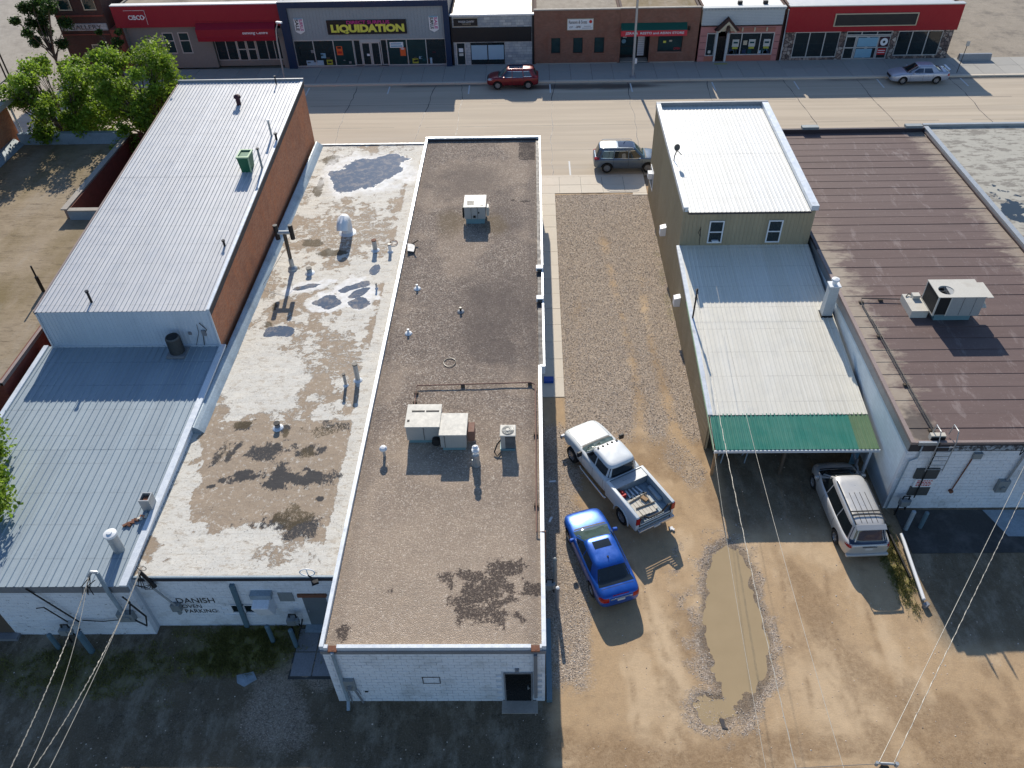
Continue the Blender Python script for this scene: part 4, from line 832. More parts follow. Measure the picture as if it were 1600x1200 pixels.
mb = MB(); slopebox(mb, MX0-.10, MX0-.022, MY0-.03, MY1+.05, 6.0, mz(MY0)+.03, mz(MY1)+.03); mb.v = [(x,y,(z if z > 6.0 else mz(y)-.16)) for x,y,z in mb.v]; part('edge_trim', mb, 'flash_brown', MBD)
mb = MB(); mb.box(MX0-.1,MX1+.05,MY1+.055,MY1+.17,mz(MY1)-.2,mz(MY1)+.16); part('parapet_cap', mb, 'flash_gray', MBD)
mb = MB(); mb.bar((MX0,MY0-.04,mz(MY0)-.1),(MX0,MY0-.04,3.6),.07); mb.bar((MX1,MY0-.04,mz(MY0)-.1),(MX1,MY0-.04,3.6),.07); mb.bar((MX0,MY0-.05,3.92),(MX1,MY0-.05,3.92),.09); part('corner_trim', mb, 'flash_white', MBD)
mb = MB(); mb.tube([(-15.9,MY0-.06,3.9),(-15.75,MY0-.08,4.6),(-15.5,MY0-.08,4.9),(-15.75,MY0-.07,5.3)],.02,6); mb.tube([(-16.3,MY0-.06,3.9),(-15.95,MY0-.06,4.7),(-15.9,MY0-.06,5.2)],.012,6); part('cable', mb, 'cable', MBD)
mb = MB(); mb.box(-15.8,-15.6,MY0-.10,MY0-.02,4.55,4.85); mb.box(-16.45,-16.3,MY0-.08,MY0-.02,4.6,4.75); part('junction_box', mb, 'flash_gray', MBD)

# lower rear wing
ML = thing('rear_annex', 'low rear wing with blue-gray ribbed metal roof and white painted block wall', 'building', (-19.2,16.5,0))
LX0, LX1, LY0, LY1 = -23.6, -14.93, 16.5, 29.6
def lz(y): return 3.42+0.036*(y-16.5)
shell(ML, LX0, LX1, LY0, LY1-.01, lz(LY0)-.08, lz(LY1)-.08, ('painted_old','mortar','mortar','brick_maroon'))
roofpanels(ML, LX0+.12, LX1-.22, LY0-.12, lz(LY0), LY1-.03, lz(LY1), 9, 3, 'roof_metal_low', rows=2, dep=.04, rw=.03, foot=.02)
wallpanels(ML, 'y', LY0+.1, LY1-.05, LX1+.012, 3.0, lambda s: lz(s)+.02, 14, 4, 'clad_white', dep=.02, rw=.03)
mb = MB(); slopebox(mb, LX1-.22, LX1+.06, LY0-.12, LY1, 3.0, lz(LY0)+.07, lz(LY1)+.07); mb.v = [(x,y,(z if z>3.0 else lz(y)-.02)) for x,y,z in mb.v]; part('edge_trim', mb, 'flash_white', ML)
mb = MB(); slopebox(mb, LX0-.10, LX0+.12, LY0-.12, LY1, 3.0, lz(LY0)+.09, lz(LY1)+.09); mb.v = [(x,y,(z if z>3.0 else lz(y)-.1)) for x,y,z in mb.v]; part('edge_trim', mb, 'flash_white', ML)
mb = MB(); mb.box(LX0,LX1-.0,LY0-.10,LY0-.002,3.0,lz(LY0)-.03); part('fascia', mb, 'flash_gray', ML)
def hl(a,b,c,d): return a<-20.45 and c<2.4
brickskin(ML, LX0, LX1, 0, 3.0, LY0-.02, .4, .2, 'painted_old', hl, name='blockwork')
mb = MB(); mb.box(-22.9,-20.5,LY0-.015,LY0+.01,.15,2.35); d = part('garage_door', mb, 'wood_old', ML)
mb = MB(); mb.box(-23.1,-20.3,LY0-.3,LY0-.02,-.05,.14); part('doorstep', mb, 'flash_gray', ML)

# ---------------------------------------------------------------- far-left brown flat roof
LB = thing('brown_roof_building', 'flat-roofed brick building with streaky brown mossy roof and gray parapet at the left', 'building', (-29,27,0))
BX0, BX1, BY0, BY1, BZ = -35.2, -24.15, 26.6, 51.4, 4.2
for nm,(a,b,c,d_) in {'rear_wall':(BX0,BX1,BY0,BY0+.25),'right_wall':(BX1-.25,BX1,BY0+.25,41.3),'left_wall':(BX0,BX0+.25,BY0+.25,BY1),'front_wall':(BX0+.25,-23.4,BY1-.25,BY1)}.items():
    mb = MB(); mb.box(a,b,c,d_,-.05,BZ+(.0 if nm!='front_wall' else .55)); part(nm, mb, 'brick_maroon', LB)
m = Mat('brown_roof', 0.92, 0, 0.2)
st = m.noise(1.3, 6, m.sc(m.pos(), .35, 1.0, 1), rough=.75)
a = m.mix(st, (0.16, 0.12, 0.075), (0.46, 0.37, 0.26)); a = m.mix(m.mr(m.noise(.45, 5, m.sc(m.pos(), 1, .35, 1)), .45, .68, 0, .8), a, (0.17, 0.125, 0.05))
a = m.mix(m.mr(m.noise(.5, 5, m.sc(m.pos(), 1, .25, 1), rough=.7), .56, .72, 0, .7), a, (0.36, 0.31, 0.25))
a = m.mix(m.mr(m.noise(14, 5, rough=.8), .55, .75, 0, .5), a, (0.38, 0.33, 0.25)); a = m.mix(m.mr(m.noise(3, 7, m.sc(m.pos(), .3, 1.2, 1), rough=.85), .52, .64, 0, .6), a, (0.10, 0.075, 0.05)); m.col(a); m.bump(m.noise(6, 6, m.sc(m.pos(), .6, 1.4, 1), rough=.75), .7, .03); MT['brown_roof'] = m.m
poly = [(BX0+.25,BY0+.25),(BX1-.1,BY0+.25),(BX1-.1,41.3),(-27.2,41.3),(-27.2,BY1-.25),(BX0+.25,BY1-.25)]
mb = MB(); mb.prism(poly, BZ-.3, BZ-.02); part('flat_roof', mb, 'brown_roof', LB)
mb = MB(); mb.prism([(BX1-.12,BY0),(BX1+.02,BY0),(BX1+.02,41.0),(BX1-.12,41.0)], BZ-.12, BZ+.06); mb.box(BX0,BX1-.12,BY0-.02,BY0+.2,BZ-.12,BZ+.05); part('edge_trim', mb, 'flash_brown', LB)
mb = MB(); mb.box(BX0+.25,-27.45,BY1-.35,BY1+.02,BZ-.02,BZ+.75); part('front_parapet', mb, 'flash_blue', LB)
mb = MB(); mb.box(-27.5,-27.22,41.2,BY1-.35,BZ-.1,BZ+.62); part('light_well_wall', mb, 'flash_brown', LB)
mb = MB(); mb.box(-27.22,-23.45,41.0,41.25,0,BZ+.55); part('light_well_wall', mb, 'flash_blue', LB)
mb = MB(); mb.box(-27.55,-27.18,41.0,BY1-.3,BZ+.62,BZ+.70); mb.box(-27.18,-23.45,40.95,41.3,BZ+.55,BZ+.62); part('coping', mb, 'concrete', LB)
mb = MB(); mb.box(-27.21,-27.12,41.26,BY1-.3,0,BZ+.6); part('inner_wall', mb, 'brick_maroon', LB)
mb = MB(); mb.box(-27.1,-23.4,41.3,BY1-.3,0,.6); part('well_floor', mb, 'flash_dark', LB)
# corner building beyond it
CBL = thing('corner_building', 'brick corner building with pale overhanging cornice and skylight at the far left', 'building', (-40,40,0))
mb = MB(); mb.box(-52,-35.35,30,51.9,0,7.2); part('brick_walls', mb, 'brick_old', CBL)
mb = MB(); mb.prismy([(-35.34,4.2),(-34.75,4.2),(-34.9,4.42),(-35.15,4.62),(-35.34,4.66)], 30, 51.0); part('wall_flashing', mb, 'flash_blue', CBL)
mb = MB(); mb.box(-52.5,-34.5,29.6,52.9,7.2,7.32); part('roof', mb, 'roof_cream', CBL)
mb = MB(); mb.box(-34.75,-34.3,29.6,53.2,7.12,7.40); mb.box(-52.5,-34.75,52.75,53.2,7.12,7.40); part('cornice', mb, 'concrete', CBL)
mb = MB(); mb.tube([(-35.0,51.7,7.1),(-34.95,51.7,4.25)], .07, 8); part('downspout', mb, 'white_paint', CBL)
mb = MB(); mb.box(-37.9,-35.4,50.4,52.1,7.32,8.2); part('skylight', mb, 'sky_glass', CBL)
mb = MB()
for x in (-37.9,-36.65,-35.45): mb.box(x-.03,x+.05,50.36,52.14,8.2,8.24)
mb.box(-37.9,-35.4,50.36,50.42,7.32,8.24); part('skylight_frame', mb, 'white_paint', CBL)
mb = MB()
for y in (49.0,50.6,52.2): mb.bar((-34.6,y,7.4),(-34.6,y,8.3),.05)
mb.bar((-34.6,47,8.3),(-34.6,52.6,8.3),.05); part('railing', mb, 'blackmetal', CBL)

# ---------------------------------------------------------------- tan metal building with carport
TB = thing('tan_building', 'two-storey tan metal-clad building with white metal roof and two rear windows', 'building', (11.5,38,0))
TX0, TX1, TY0, TY1 = 8.02, 15.08, 37.95, 50.75
def tz(y): return 6.02+0.028*(y-38)
for nm,(a,b,c,d_) in {'right_wall':(TX1-.2,TX1,TY0+.03,TY1-.2),'left_wall_core':(TX0+.03,TX0+.2,TY0+.03,TY1-.2),'front_wall':(TX0+.03,TX1,TY1-.2,TY1),'rear_wall_core':(TX0+.2,TX1-.2,TY0+.03,TY0+.2)}.items():
    mb = MB(); slopebox(mb, a,b,c,d_,0,tz(c)-.1,tz(d_)-.1); part(nm.replace('_core',''), mb, 'clad_tan', TB)
wallpanels(TB, '-y', TY1, TY0, TX0, 0, lambda s: tz(s)+.18, 14, 4, 'clad_tan', dep=.022, rw=.035)
wallpanels(TB, 'x', TX0+.05, TX1, TY0, 3.7, lambda s: tz(TY0)-.03, 8, 4, 'clad_tan', dep=.022, rw=.035)
roofpanels(TB, TX0+.28, TX1-.3, TY0-.1, tz(TY0), TY1-.1, tz(TY1), 7, 4, 'roof_white', rows=2, dep=.013, rw=.04)
for a,b in ((TX0-.02,TX0+.24),(TX1-.28,TX1+.12)):
    mb = MB(); mb.hexa([(a,TY0+.0,tz(TY0)-.02),(b,TY0+.0,tz(TY0)-.02),(b,TY1,tz(TY1)-.02),(a,TY1,tz(TY1)-.02)],[(a,TY0,tz(TY0)+.26),(b,TY0,tz(TY0)+.26),(b,TY1,tz(TY1)+.26),(a,TY1,tz(TY1)+.26)]); part('parapet_cap', mb, 'flash_white', TB)
mb = MB(); mb.box(TX0-.02,TX1+.12,TY1-.1,TY1+.08,tz(TY1)-.1,tz(TY1)+.28); part('parapet_cap', mb, 'flash_gray', TB)
mb = MB(); mb.box(TX0+.24,TX1-.28,TY0-.14,TY0-.08,tz(TY0)-.10,tz(TY0)+.0); part('eave_trim', mb, 'flash_dark', TB)
mb = MB(); mb.box(TX0-.01,TX0+.04,TY0-.03,TY0+.02,0,tz(TY0)+.15); part('corner_trim', mb, 'clad_tan', TB)
for x0,x1 in ((9.5,10.3),(12.68,13.46)):
    mb = MB(); mb.box(x0+.05,x1-.05,TY0-.035,TY0+.0,4.15,5.4); w_ = part('window', mb, 'pane', TB)
    mb = MB()
    for a,b,c,d_ in ((x0,x0+.07,4.08,5.46),(x1-.07,x1,4.08,5.46),(x0+.07,x1-.07,4.08,4.15),(x0+.07,x1-.07,5.39,5.46),(x0+.07,x1-.07,4.74,4.80)): mb.box(a,b,TY0-.07,TY0-.03,c,d_)
    part('frame', mb, 'white_paint', w_)
mb = MB(); mb.box(9.75,10.1,TY0-.2,TY0-.04,4.16,4.28); part('window_box', mb, 'white_paint', TB)
mb = MB(); mb.tube([(9.05,TY0-.05,5.0),(8.95,TY0-.07,4.75),(9.1,TY0-.05,4.5),(9.05,TY0-.05,5.1),(9.12,TY0-.05,3.95)],.014,6); part('cable', mb, 'cable', TB)
for i,(y,z,w,h) in enumerate(((42.4,2.15,.45,.5),(35.8,1.7,.4,.5))):
    mb = MB(); mb.box(TX0-.36,TX0-.005,y-w/2,y+w/2,z-h/2,z+h/2); mb.prismy([(TX0-.36,z+h/2),(TX0-.005,z+h/2),(TX0-.005,z+h/2+.1)],y-w/2,y+w/2); part('wall_vent', mb, 'white_paint', TB)
mb = MB(); mb.box(TX0-.05,TX0-.004,48.8,50.2,1.3,2.6); w_ = part('window', mb, 'white_paint', TB)
mb = MB(); mb.box(TX0-.06,TX0-.05,48.95,50.05,1.45,2.45); part('pane', mb, 'pane', w_)
mb = MB(); mb.box(TX0-.35,TX0-.06,49.0,49.5,2.1,2.5); part('air_conditioner', mb, 'white_paint', TB)
CP = thing('carport', 'low rear wing with cream metal roof ending in translucent green carport panels', 'carport', (11.4,24.3,0))
def pz(y): return 2.12+0.130*(y-24.3)
PX0, PX1 = 7.86, 15.14
wallpanels(CP, '-y', TY0-.02, 26.2, TX0-.0, 0, lambda s: pz(s)-.02, 13, 4, 'clad_tan', dep=.022, rw=.035)
mb = MB(); slopebox(mb, TX0+.03,TX0+.12,26.2,TY0-.02,0,pz(26.2)-.06,pz(TY0)-.06); part('left_wall', mb, 'clad_tan', CP)
mb = MB(); mb.box(TX0+.12,15.05,30.0,30.15,0,pz(30)-.08); part('back_wall', mb, 'wood_old', CP)
roofpanels(CP, PX0+.22, PX1-.02, 26.1, pz(26.1)+.01, TY0-.03, pz(TY0-.03)+.01, 8, 4, 'roof_cream', rows=2, dep=.02, rw=.03)
roofpanels(CP, PX0+.08, PX1-.02, 24.2, pz(24.2)-.03, 26.15, pz(26.15)-.015, 8, 5, 'roof_green', rows=1, name='carport_panel', dep=.03, rw=.04, mats=lambda i,r: 'roof_olive' if i==7 else 'roof_green')
mb = MB(); mb.hexa([(PX0,26.1,pz(26.1)-.1),(PX0+.22,26.1,pz(26.1)-.1),(PX0+.22,TY0-.03,pz(TY0)-.1),(PX0,TY0-.03,pz(TY0)-.1)],[(PX0,26.1,pz(26.1)+.05),(PX0+.22,26.1,pz(26.1)+.05),(PX0+.22,TY0-.03,pz(TY0)+.05),(PX0,TY0-.03,pz(TY0)+.05)]); part('edge_trim', mb, 'flash_white', CP)
mb = MB(); mb.hexa([(PX0-.03,24.2,pz(24.2)-.1),(PX0-.003,24.2,pz(24.2)-.1),(PX0-.003,33.5,pz(33.5)-.1),(PX0-.03,33.5,pz(33.5)-.1)],[(PX0-.03,24.2,pz(24.2)+.04),(PX0-.003,24.2,pz(24.2)+.04),(PX0-.003,33.5,pz(33.5)+.055),(PX0-.03,33.5,pz(33.5)+.055)]); part('edge_trim', mb, 'green_pale', CP)
mb = MB(); mb.box(PX0,PX1,24.14,24.19,pz(24.2)-.18,pz(24.2)-.04); part('fascia', mb, 'flash_white', CP)
for y in (24.6,26.2,28.0):
    mb = MB(); mb.box(PX0+.1,PX1-.1,y-.05,y+.05,pz(y)-.22,pz(y)-.06); part('beam', mb, 'wood', CP)
for x,pm in ((8.1,'wood'),(11.2,'wood_old')):
    mb = MB(); mb.bar((x,24.6,0),(x,24.6,pz(24.6)-.22),.12); part('post', mb, pm, CP)
mb = MB(); mb.bar((14.85,24.35,0),(14.85,24.35,pz(24.4)-.1),.12); part('post', mb, 'flash_white', CP)
mb = MB(); mb.box(13.2,14.1,29.92,29.99,0,2.0); part('door', mb, 'painted', CP)

# ---------------------------------------------------------------- right building, brown strip roof
RB = thing('brown_strip_roof_building', 'white block building with wide brown roof laid in horizontal strips', 'building', (20.8,22.6,0))
RX0, RX1, RY0, RY1, RZ = 15.3, 26.25, 22.6, 51.5, 4.1
m = Mat('brown_strips', 0.75, 0, 0.35)
p = m.sep(m.pos()); st = m.noise(1.0, 6, m.sc(m.pos(), .25, 2.6, 1), rough=.7)
a = m.mix(st, (0.078, 0.049, 0.045), (0.165, 0.108, 0.098)); a = m.mix(m.mr(m.rnd(), 0, 1, 0, .45), a, (0.155, 0.11, 0.102))
a = m.mix(m.mr(m.noise(1.2, 5, m.sc(m.pos(), 1, .3, 1), rough=.8), .56, .66, 0, .3), a, (0.40, 0.34, 0.32))
a = m.mix(m.mr(m.noise(7, 5, rough=.8), .60, .68, 0, .35), a, (0.42, 0.36, 0.33))
a = m.mix(m.mr(m.noise(.5, 5, rough=.7), .4, .7, 0, .4), a, (0.11, 0.075, 0.07))
el = m.mr(m.mth('ADD', m.mth('SUBTRACT', p[0], RX0), m.mr(m.noise(.9, 5, m.sc(m.pos(), .7, 1.6, 1), rough=.75), .3, .7, -1.0, 1.0)), .5, 1.5, .85, 0)
el = m.mth('MULTIPLY', el, m.mr(p[1], 36, 41, 1, 0))
er = m.mr(m.mth('ADD', m.mth('SUBTRACT', RX1, p[0]), m.mr(m.noise(1.0, 5, m.sc(m.pos(), .7, 1.6, 1), rough=.75), .3, .7, -.9, .9)), .4, 1.3, .65, 0)
a = m.mix(m.mth('MAXIMUM', el, er), a, m.mix(m.noise(2, 5, rough=.7), (0.25, 0.20, 0.15), (0.46, 0.39, 0.31)))
dx = m.mth('SUBTRACT', p[0], 16.0); dy = m.mth('SUBTRACT', p[1], 23.6)
dd = m.mth('ADD', m.mth('SQRT', m.mth('ADD', m.mth('MULTIPLY', dx, dx), m.mth('MULTIPLY', m.mth('MULTIPLY', dy, dy), .6))), m.mr(m.noise(1.5, 5), .3, .7, -.3, .3))
a = m.mix(m.mr(dd, .5, .85, .85, 0), a, (0.075, 0.06, 0.055))
m.col(a); m.bump(m.noise(3, 5, m.sc(m.pos(), .3, 2, 1)), .3, .02); MT['brown_strips'] = m.m
shell(RB, RX0, RX1+.2, RY0, RY1, RZ-.1, RZ-.1, ('mortar','block_side','brick_shop','block_side'))
mb = MB(); mb.box(RX0+.1,RX1,RY0+.1,RY1-.1,RZ-.25,RZ-.05); part('roof_deck', mb, 'flash_brown', RB)
wl_ = worldloc(RB); ns = 34; sw = (RY1-RY0-.1)/ns; mb = MB(); L = RX1-RX0-.2
mb.hexa([(0,-.03,-.02),(L,-.03,-.02),(L,sw,-.04),(0,sw,-.04)],[(0,-.03,.02),(L,-.03,.02),(L,sw,.004),(0,sw,.004)]); me = mb.mesh('roofing_strip','brown_strips')
for i in range(ns): link('roofing_strip', me, RB, (RX0+.1-wl_.x+random.uniform(-.03,.03), RY0+.05+sw*i-wl_.y, RZ-wl_.z+random.uniform(-.008,.008)), rot=(0,random.uniform(-.0008,.0008),random.uniform(-.0012,.0012)))
mb = MB(); mb.box(RX0-.03,RX0+.14,RY0-.05,37.0,RZ-.02,RZ+.12); part('edge_trim', mb, 'flash_brown', RB)
mb = MB(); mb.box(RX0-.03,RX0+.14,37.0,RY1,RZ-.02,RZ+.14); part('edge_trim', mb, 'flash_dkbrown', RB)
mb = MB(); mb.box(RX0-.025,RX0-.002,RY0-.02,RY1,RZ-.42,RZ-.02); part('fascia', mb, 'flash_gray', RB)
mb = MB(); mb.box(RX0+.14,RX1+.2,RY0-.05,RY0+.08,RZ-.02,RZ+.10); part('edge_trim', mb, 'flash_brown', RB)
mb = MB(); mb.box(RX0,RX1+.2,RY0-.05,RY0-.002,RZ-.42,RZ-.021); part('fascia', mb, 'flash_dark', RB)
mb = MB(); mb.box(16.9,20.3,RY0-.058,RY0-.051,RZ-.38,RZ-.10); m = Mat('peel', .7); m.col(m.mix(m.mr(m.noise(3.5,5,rough=.8),.45,.55), (0.06,.06,.065), (0.34,.38,.42))); MT['peel'] = m.m; part('peeling_paint', mb, 'peel', RB)
mb = MB(); mb.box(RX0+.1,RX1,RY1-.15,RY1+.05,RZ-.1,RZ+.28); part('front_parapet', mb, 'flash_dkbrown', RB)
for x in (18.6,25.5):
    mb = MB(); mb.box(x-.55,x+.55,RY1-.2,RY1+.2,RZ+.28,RZ+.45); part('sign_back', mb, 'galv_dull', RB)
mb = MB(); mb.box(RX1-.02,RX1+.28,RY0,RY1+.1,RZ-.05,RZ+.30); part('party_wall_cap', mb, 'galv', RB)
mb = MB(); mb.box(RX1-.10,RX1-.021,RY0,RY1+.1,RZ-.05,RZ+.12); part('wall_flashing', mb, 'flash_dkbrown', RB)
brickskin(RB, RX0, RX1+.2, 0, RZ-.42, RY0-.03, .4, .2, 'painted', gap=.005, name='blockwork')
mb = MB(); mb.box(16.05,16.9,RY0-.10,RY0-.03,.95,1.5); part('dark_panel', mb, 'ac_gray', RB)
mb = MB(); mb.box(15.98,16.95,RY0-.11,RY0-.03,2.05,2.65); part('dark_panel', mb, 'ac_gray', RB)
mb = MB(); mb.box(18.0,18.35,RY0-.16,RY0-.03,3.3,3.62); part('junction_box', mb, 'galv_dull', RB)
mb = MB(); mb.tube([(18.05,RY0-.08,3.4),(17.85,RY0-.1,1.25)],.03,6); mb.tube([(17.85,RY0-.16,1.22),(17.85,RY0-.04,1.22)],.09,10); part('conduit', mb, 'rust', RB)
mb = MB(); mb.box(19.65,20.1,RY0-.22,RY0-.03,1.25,1.95); mb.tube([(19.88,RY0-.3,1.55),(19.88,RY0-.2,1.55)],.11,14); part('meter', mb, 'galv_dull', RB)
mb = MB(); mb.tube([(19.95,RY0-.12,1.95),(20.1,RY0-.12,4.0),(20.1,RY0-.12,5.2)],.05,8); mb.tube([(20.1,RY0-.12,5.2),(20.0,RY0-.3,5.3),(19.9,RY0-.35,5.1)],.05,8); part('service_mast', mb, 'galv', RB)
mb = MB(); mb.tube([(20.0,RY0-.3,5.1),(19.6,RY0-.35,4.3),(19.7,RY0-.3,3.7),(20.0,RY0-.2,4.2)],.02,6); part('drip_loop', mb, 'cable', RB)
mb = MB(); mb.box(20.95,21.2,RY0-.14,RY0-.03,1.9,2.1); mb.box(21.1,21.3,RY0-.14,RY0-.03,.9,1.2); part('wall_lamp', mb, 'galv_dull', RB)
mb = MB(); mb.tube([(15.75,RY0-.1,RZ-.05),(15.75,RY0-.1,3.35),(15.45,RY0-.12,3.2),(15.4,RY0-.12,.1)],.035,6); part('downspout', mb, 'flash_blue', RB)
mb = MB(); mb.box(15.55,16.3,RY0-.12,RY0-.02,RZ+.0,RZ+.16); part('gutter', mb, 'galv', RB)
ld = thing('ladder', 'thin steel ladder hooked over the roof edge above the warning sign', 'ladder', (16.6,RY0-.3,2.6))
for x in (16.25,16.95):
    mb = MB(); mb.tube([(x,RY0-.22,2.65),(x,RY0-.22,RZ+.3),(x,RY0-.05,RZ+.75),(x,RY0+.35,RZ+.72),(x,RY0+.42,RZ+.1)],.022,6); part('rail', mb, 'galv', ld)
for k in range(6):
    mb = MB(); mb.bar((16.25,RY0-.22,2.75+.27*k),(16.95,RY0-.22,2.75+.27*k),.022); part('rung', mb, 'galv', ld)
sg = thing('warning_sign', 'white sign with red lines of print between two dark wall panels', 'sign', (16.5,RY0-.1,1.5))
mb = MB(); mb.box(16.1,16.92,RY0-.12,RY0-.03,1.52,2.02); part('board', mb, 'white_paint', sg)
mb = MB()
for k in range(4):
    x = 16.2
    while x < 16.8: w = random.uniform(.04,.12); mb.box(x,min(x+w,16.84),RY0-.124,RY0-.12,1.60+.10*k,1.655+.10*k); x += w+.03
part('print', mb, 'red_paint', sg)
# next roof to the right
RR = thing('patched_roof_building', 'building with cracked patchy white and gray roof at the right edge', 'building', (36,22,0))
m = Mat('patched_roof', .9, 0, .15); a = m.mix(m.noise(1.2, 5, rough=.7), (0.36, 0.34, 0.29), (0.50, 0.475, 0.41))
a = m.mix(m.mr(m.noise(1.6, 6, m.sc(m.pos(), .6, 1.5, 1), rough=.72), .50, .56, 0, .8), a, (0.21, 0.19, 0.165))
a = m.mix(m.mr(m.noise(.7, 5, rough=.7), .60, .66, 0, .5), a, (0.16, 0.14, 0.12))
p = m.sep(m.pos()); dx = m.mth('SUBTRACT', p[0], 27.6); dy = m.mth('SUBTRACT', p[1], 40.9); dd = m.mth('ADD', m.mth('SQRT', m.mth('ADD', m.mth('MULTIPLY', dx, dx), m.mth('MULTIPLY', m.mth('MULTIPLY', dy, dy), .25))), m.mr(m.noise(1.5, 5), .3, .7, -.7, .7))
pf = m.mr(dd, .75, .85, 1, 0); a = m.mix(pf, a, (0.04, 0.055, 0.07)); m.col(a); m.rough(m.mr(pf, 0, 1, .85, .15)); m.bump(m.noise(3, 5, rough=.7), .4, .03); MT['patched_roof'] = m.m
mb = MB(); mb.box(26.55,46,22.6,52.0,0,4.15); part('walls', mb, 'block_side', RR)
mb = MB(); mb.box(26.56,46,22.65,51.8,4.15,4.2); part('flat_roof', mb, 'patched_roof', RR)
mb = MB(); mb.box(26.3,46,51.82,52.05,4.1,4.4); part('parapet_cap', mb, 'galv', RR)
# ---------------------------------------------------------------- far row of shops
FY = 75.5
def pane_(parent, x0, x1, z0, z1, y=FY, mat='pane', frame='alu', fw=.07, mull=(), trans=(), name='window', fd=.05):
    mb = MB(); mb.box(x0+fw*.5,x1-fw*.5,y-.02,y+.01,z0+fw*.5,z1-fw*.5); w = part(name, mb, mat, parent)
    mb = MB(); mb.box(x0,x0+fw,y-fd,y-.021,z0,z1); mb.box(x1-fw,x1,y-fd,y-.021,z0,z1); mb.box(x0+fw,x1-fw,y-fd,y-.021,z0,z0+fw); mb.box(x0+fw,x1-fw,y-fd,y-.021,z1-fw,z1)
    for q in mull: mb.box(q-fw/2,q+fw/2,y-fd,y-.021,z0+fw,z1-fw)
    for q in trans: mb.box(x0+fw,x1-fw,y-fd+.004,y-.025,q-fw/2,q+fw/2)
    part('frame', mb, frame, w); return w
def glazing(parent, xs, z0, z1, y=FY, mat='pane', frame='alu', fw=.08):
    for a,b in zip(xs,xs[1:]): 
        mb = MB(); mb.box(a+fw/2,b-fw/2,y-.02,y+.01,z0+fw,z1-fw); part('window_pane', mb, mat if isinstance(mat,str) else random.choice(mat), parent)
    mb = MB()
    for q in xs: mb.box(q-fw/2,q+fw/2,y-.07,y-.0,z0,z1)
    for a,b in zip(xs,xs[1:]): mb.box(a+fw/2,b-fw/2,y-.065,y-.0,z0,z0+fw); mb.box(a+fw/2,b-fw/2,y-.065,y-.0,z1-fw,z1)
    part('window_frame', mb, frame, parent)
def body(parent, x0, x1, h, mats, depth=22, roof='brown_roof', hr=None, y=FY):
    """side and rear walls plus a roof; mats = (side, front)"""
    mb = MB(); mb.box(x0,x0+.2,y+.25,y+depth,0,h); mb.box(x1-.2,x1,y+.25,y+depth,0,h); mb.box(x0+.2,x1-.2,y+depth-.2,y+depth,0,h); part('walls', mb, mats[0], parent)
    mb = MB(); mb.box(x0+.2,x1-.2,y+.25,y+depth-.2,h-.5,(hr or h-.12)); part('roof', mb, roof, parent)
def front(parent, x0, x1, z0, z1, mat, holes=(), y=FY, t=.25, name='front_wall'):
    """front wall split round rectangular openings"""
    xs = sorted({x0,x1,*[q for h in holes for q in (h[0],h[1])]}); mb = MB()
    for a,b in zip(xs,xs[1:]):
        hs = sorted([(h[2],h[3]) for h in holes if h[0]<=a+1e-6 and h[1]>=b-1e-6]); z = z0
        for c,d in hs:
            if c > z: mb.box(a,b,y,y+t,z,c)
            z = d
        if z < z1: mb.box(a,b,y,y+t,z,z1)
    part(name, mb, mat, parent)
# bank
T = thing('bank', 'gray stucco bank with wide red fascia and red awning over its glass doors', 'bank', (-30.2,FY,0))
body(T, -37.6, -22.85, 5.6, ('stucco_gray','stucco_gray'), roof='lot_far')
holes = [(-34.25,-33.25,1.35,3.25),(-32.8,-31.8,1.35,3.25)]
front(T, -37.55, -29.75, 0, 3.85, 'stucco_gray', holes, y=FY+.55)
mb = MB(); mb.box(-38.6,-37.56,FY-.2,FY+1.2,0,3.8); part('brick_pier', mb, 'brick_maroon', T)
front(T, -23.35, -22.88, 0, 3.6, 'stucco_gray', y=FY+.1)
mb = MB(); mb.prism([(-29.75,FY+.55),(-29.75,FY+.8),(-23.4,FY+1.5),(-23.4,FY+1.2)],2.62,3.0); part('soffit', mb, 'stucco_gray', T)
for a,b,c,d in holes: pane_(T,a,b,c,d,FY+.6,'pane_green',trans=(2.5,),fw=.08)
glazing(T, [-29.7,-28.7,-27.75], .5, 2.62, FY+1.0); glazing(T, [-25.85,-24.9,-24.2,-23.4], .5, 2.62, FY+1.0)
for x in (-27.7,-26.8): pane_(T,x,x+.88,.45,2.6,FY+.98,'pane',trans=(1.5,),name='door',fw=.1)
mb = MB(); mb.box(-29.75,-23.35,FY+.9,FY+1.3,0,.49); part('sill_wall', mb, 'stucco_gray', T)
mb = MB(); mb.box(-38.0,-22.9,FY+.1,FY+.6,3.86,5.72); part('red_fascia', mb, 'red_bank', T)
mb = MB(); mb.box(-38.0,-22.9,FY+.06,FY+.66,5.72,5.80); part('coping', mb, 'white_paint', T)
mb = MB(); mb.prismx([(FY+.1,4.25),(FY+.1,2.75),(FY-.55,2.75),(FY-.6,3.15)],-30.6,-23.4); mb.box(-30.6,-23.4,FY+.05,FY+.1,2.75,4.3); part('awning', mb, 'red_bank', T)
mb = MB(); mb.hexa([(-30.5,FY-.02,3.95),(-23.6,FY-.02,3.95),(-23.6,FY+.03,3.95),(-30.5,FY+.03,3.95)],[(-30.5,FY+.0,4.2),(-23.6,FY+.0,4.2),(-23.6,FY+.05,4.2),(-30.5,FY+.05,4.2)]); part('awning_vent', mb, 'black_panel', T)
mb = MB(); mb.box(-36.9,-35.0,FY+.075,FY+.099,5.33,5.36); mb.box(-35.03,-35.0,FY+.075,FY+.099,4.1,5.33); part('sign_outline', mb, 'white_mark', T)
text('CIBC', 1.05, .40, 'white_paint', T, (-36.1,FY+.07,4.75), bold=.02)
mb = MB()
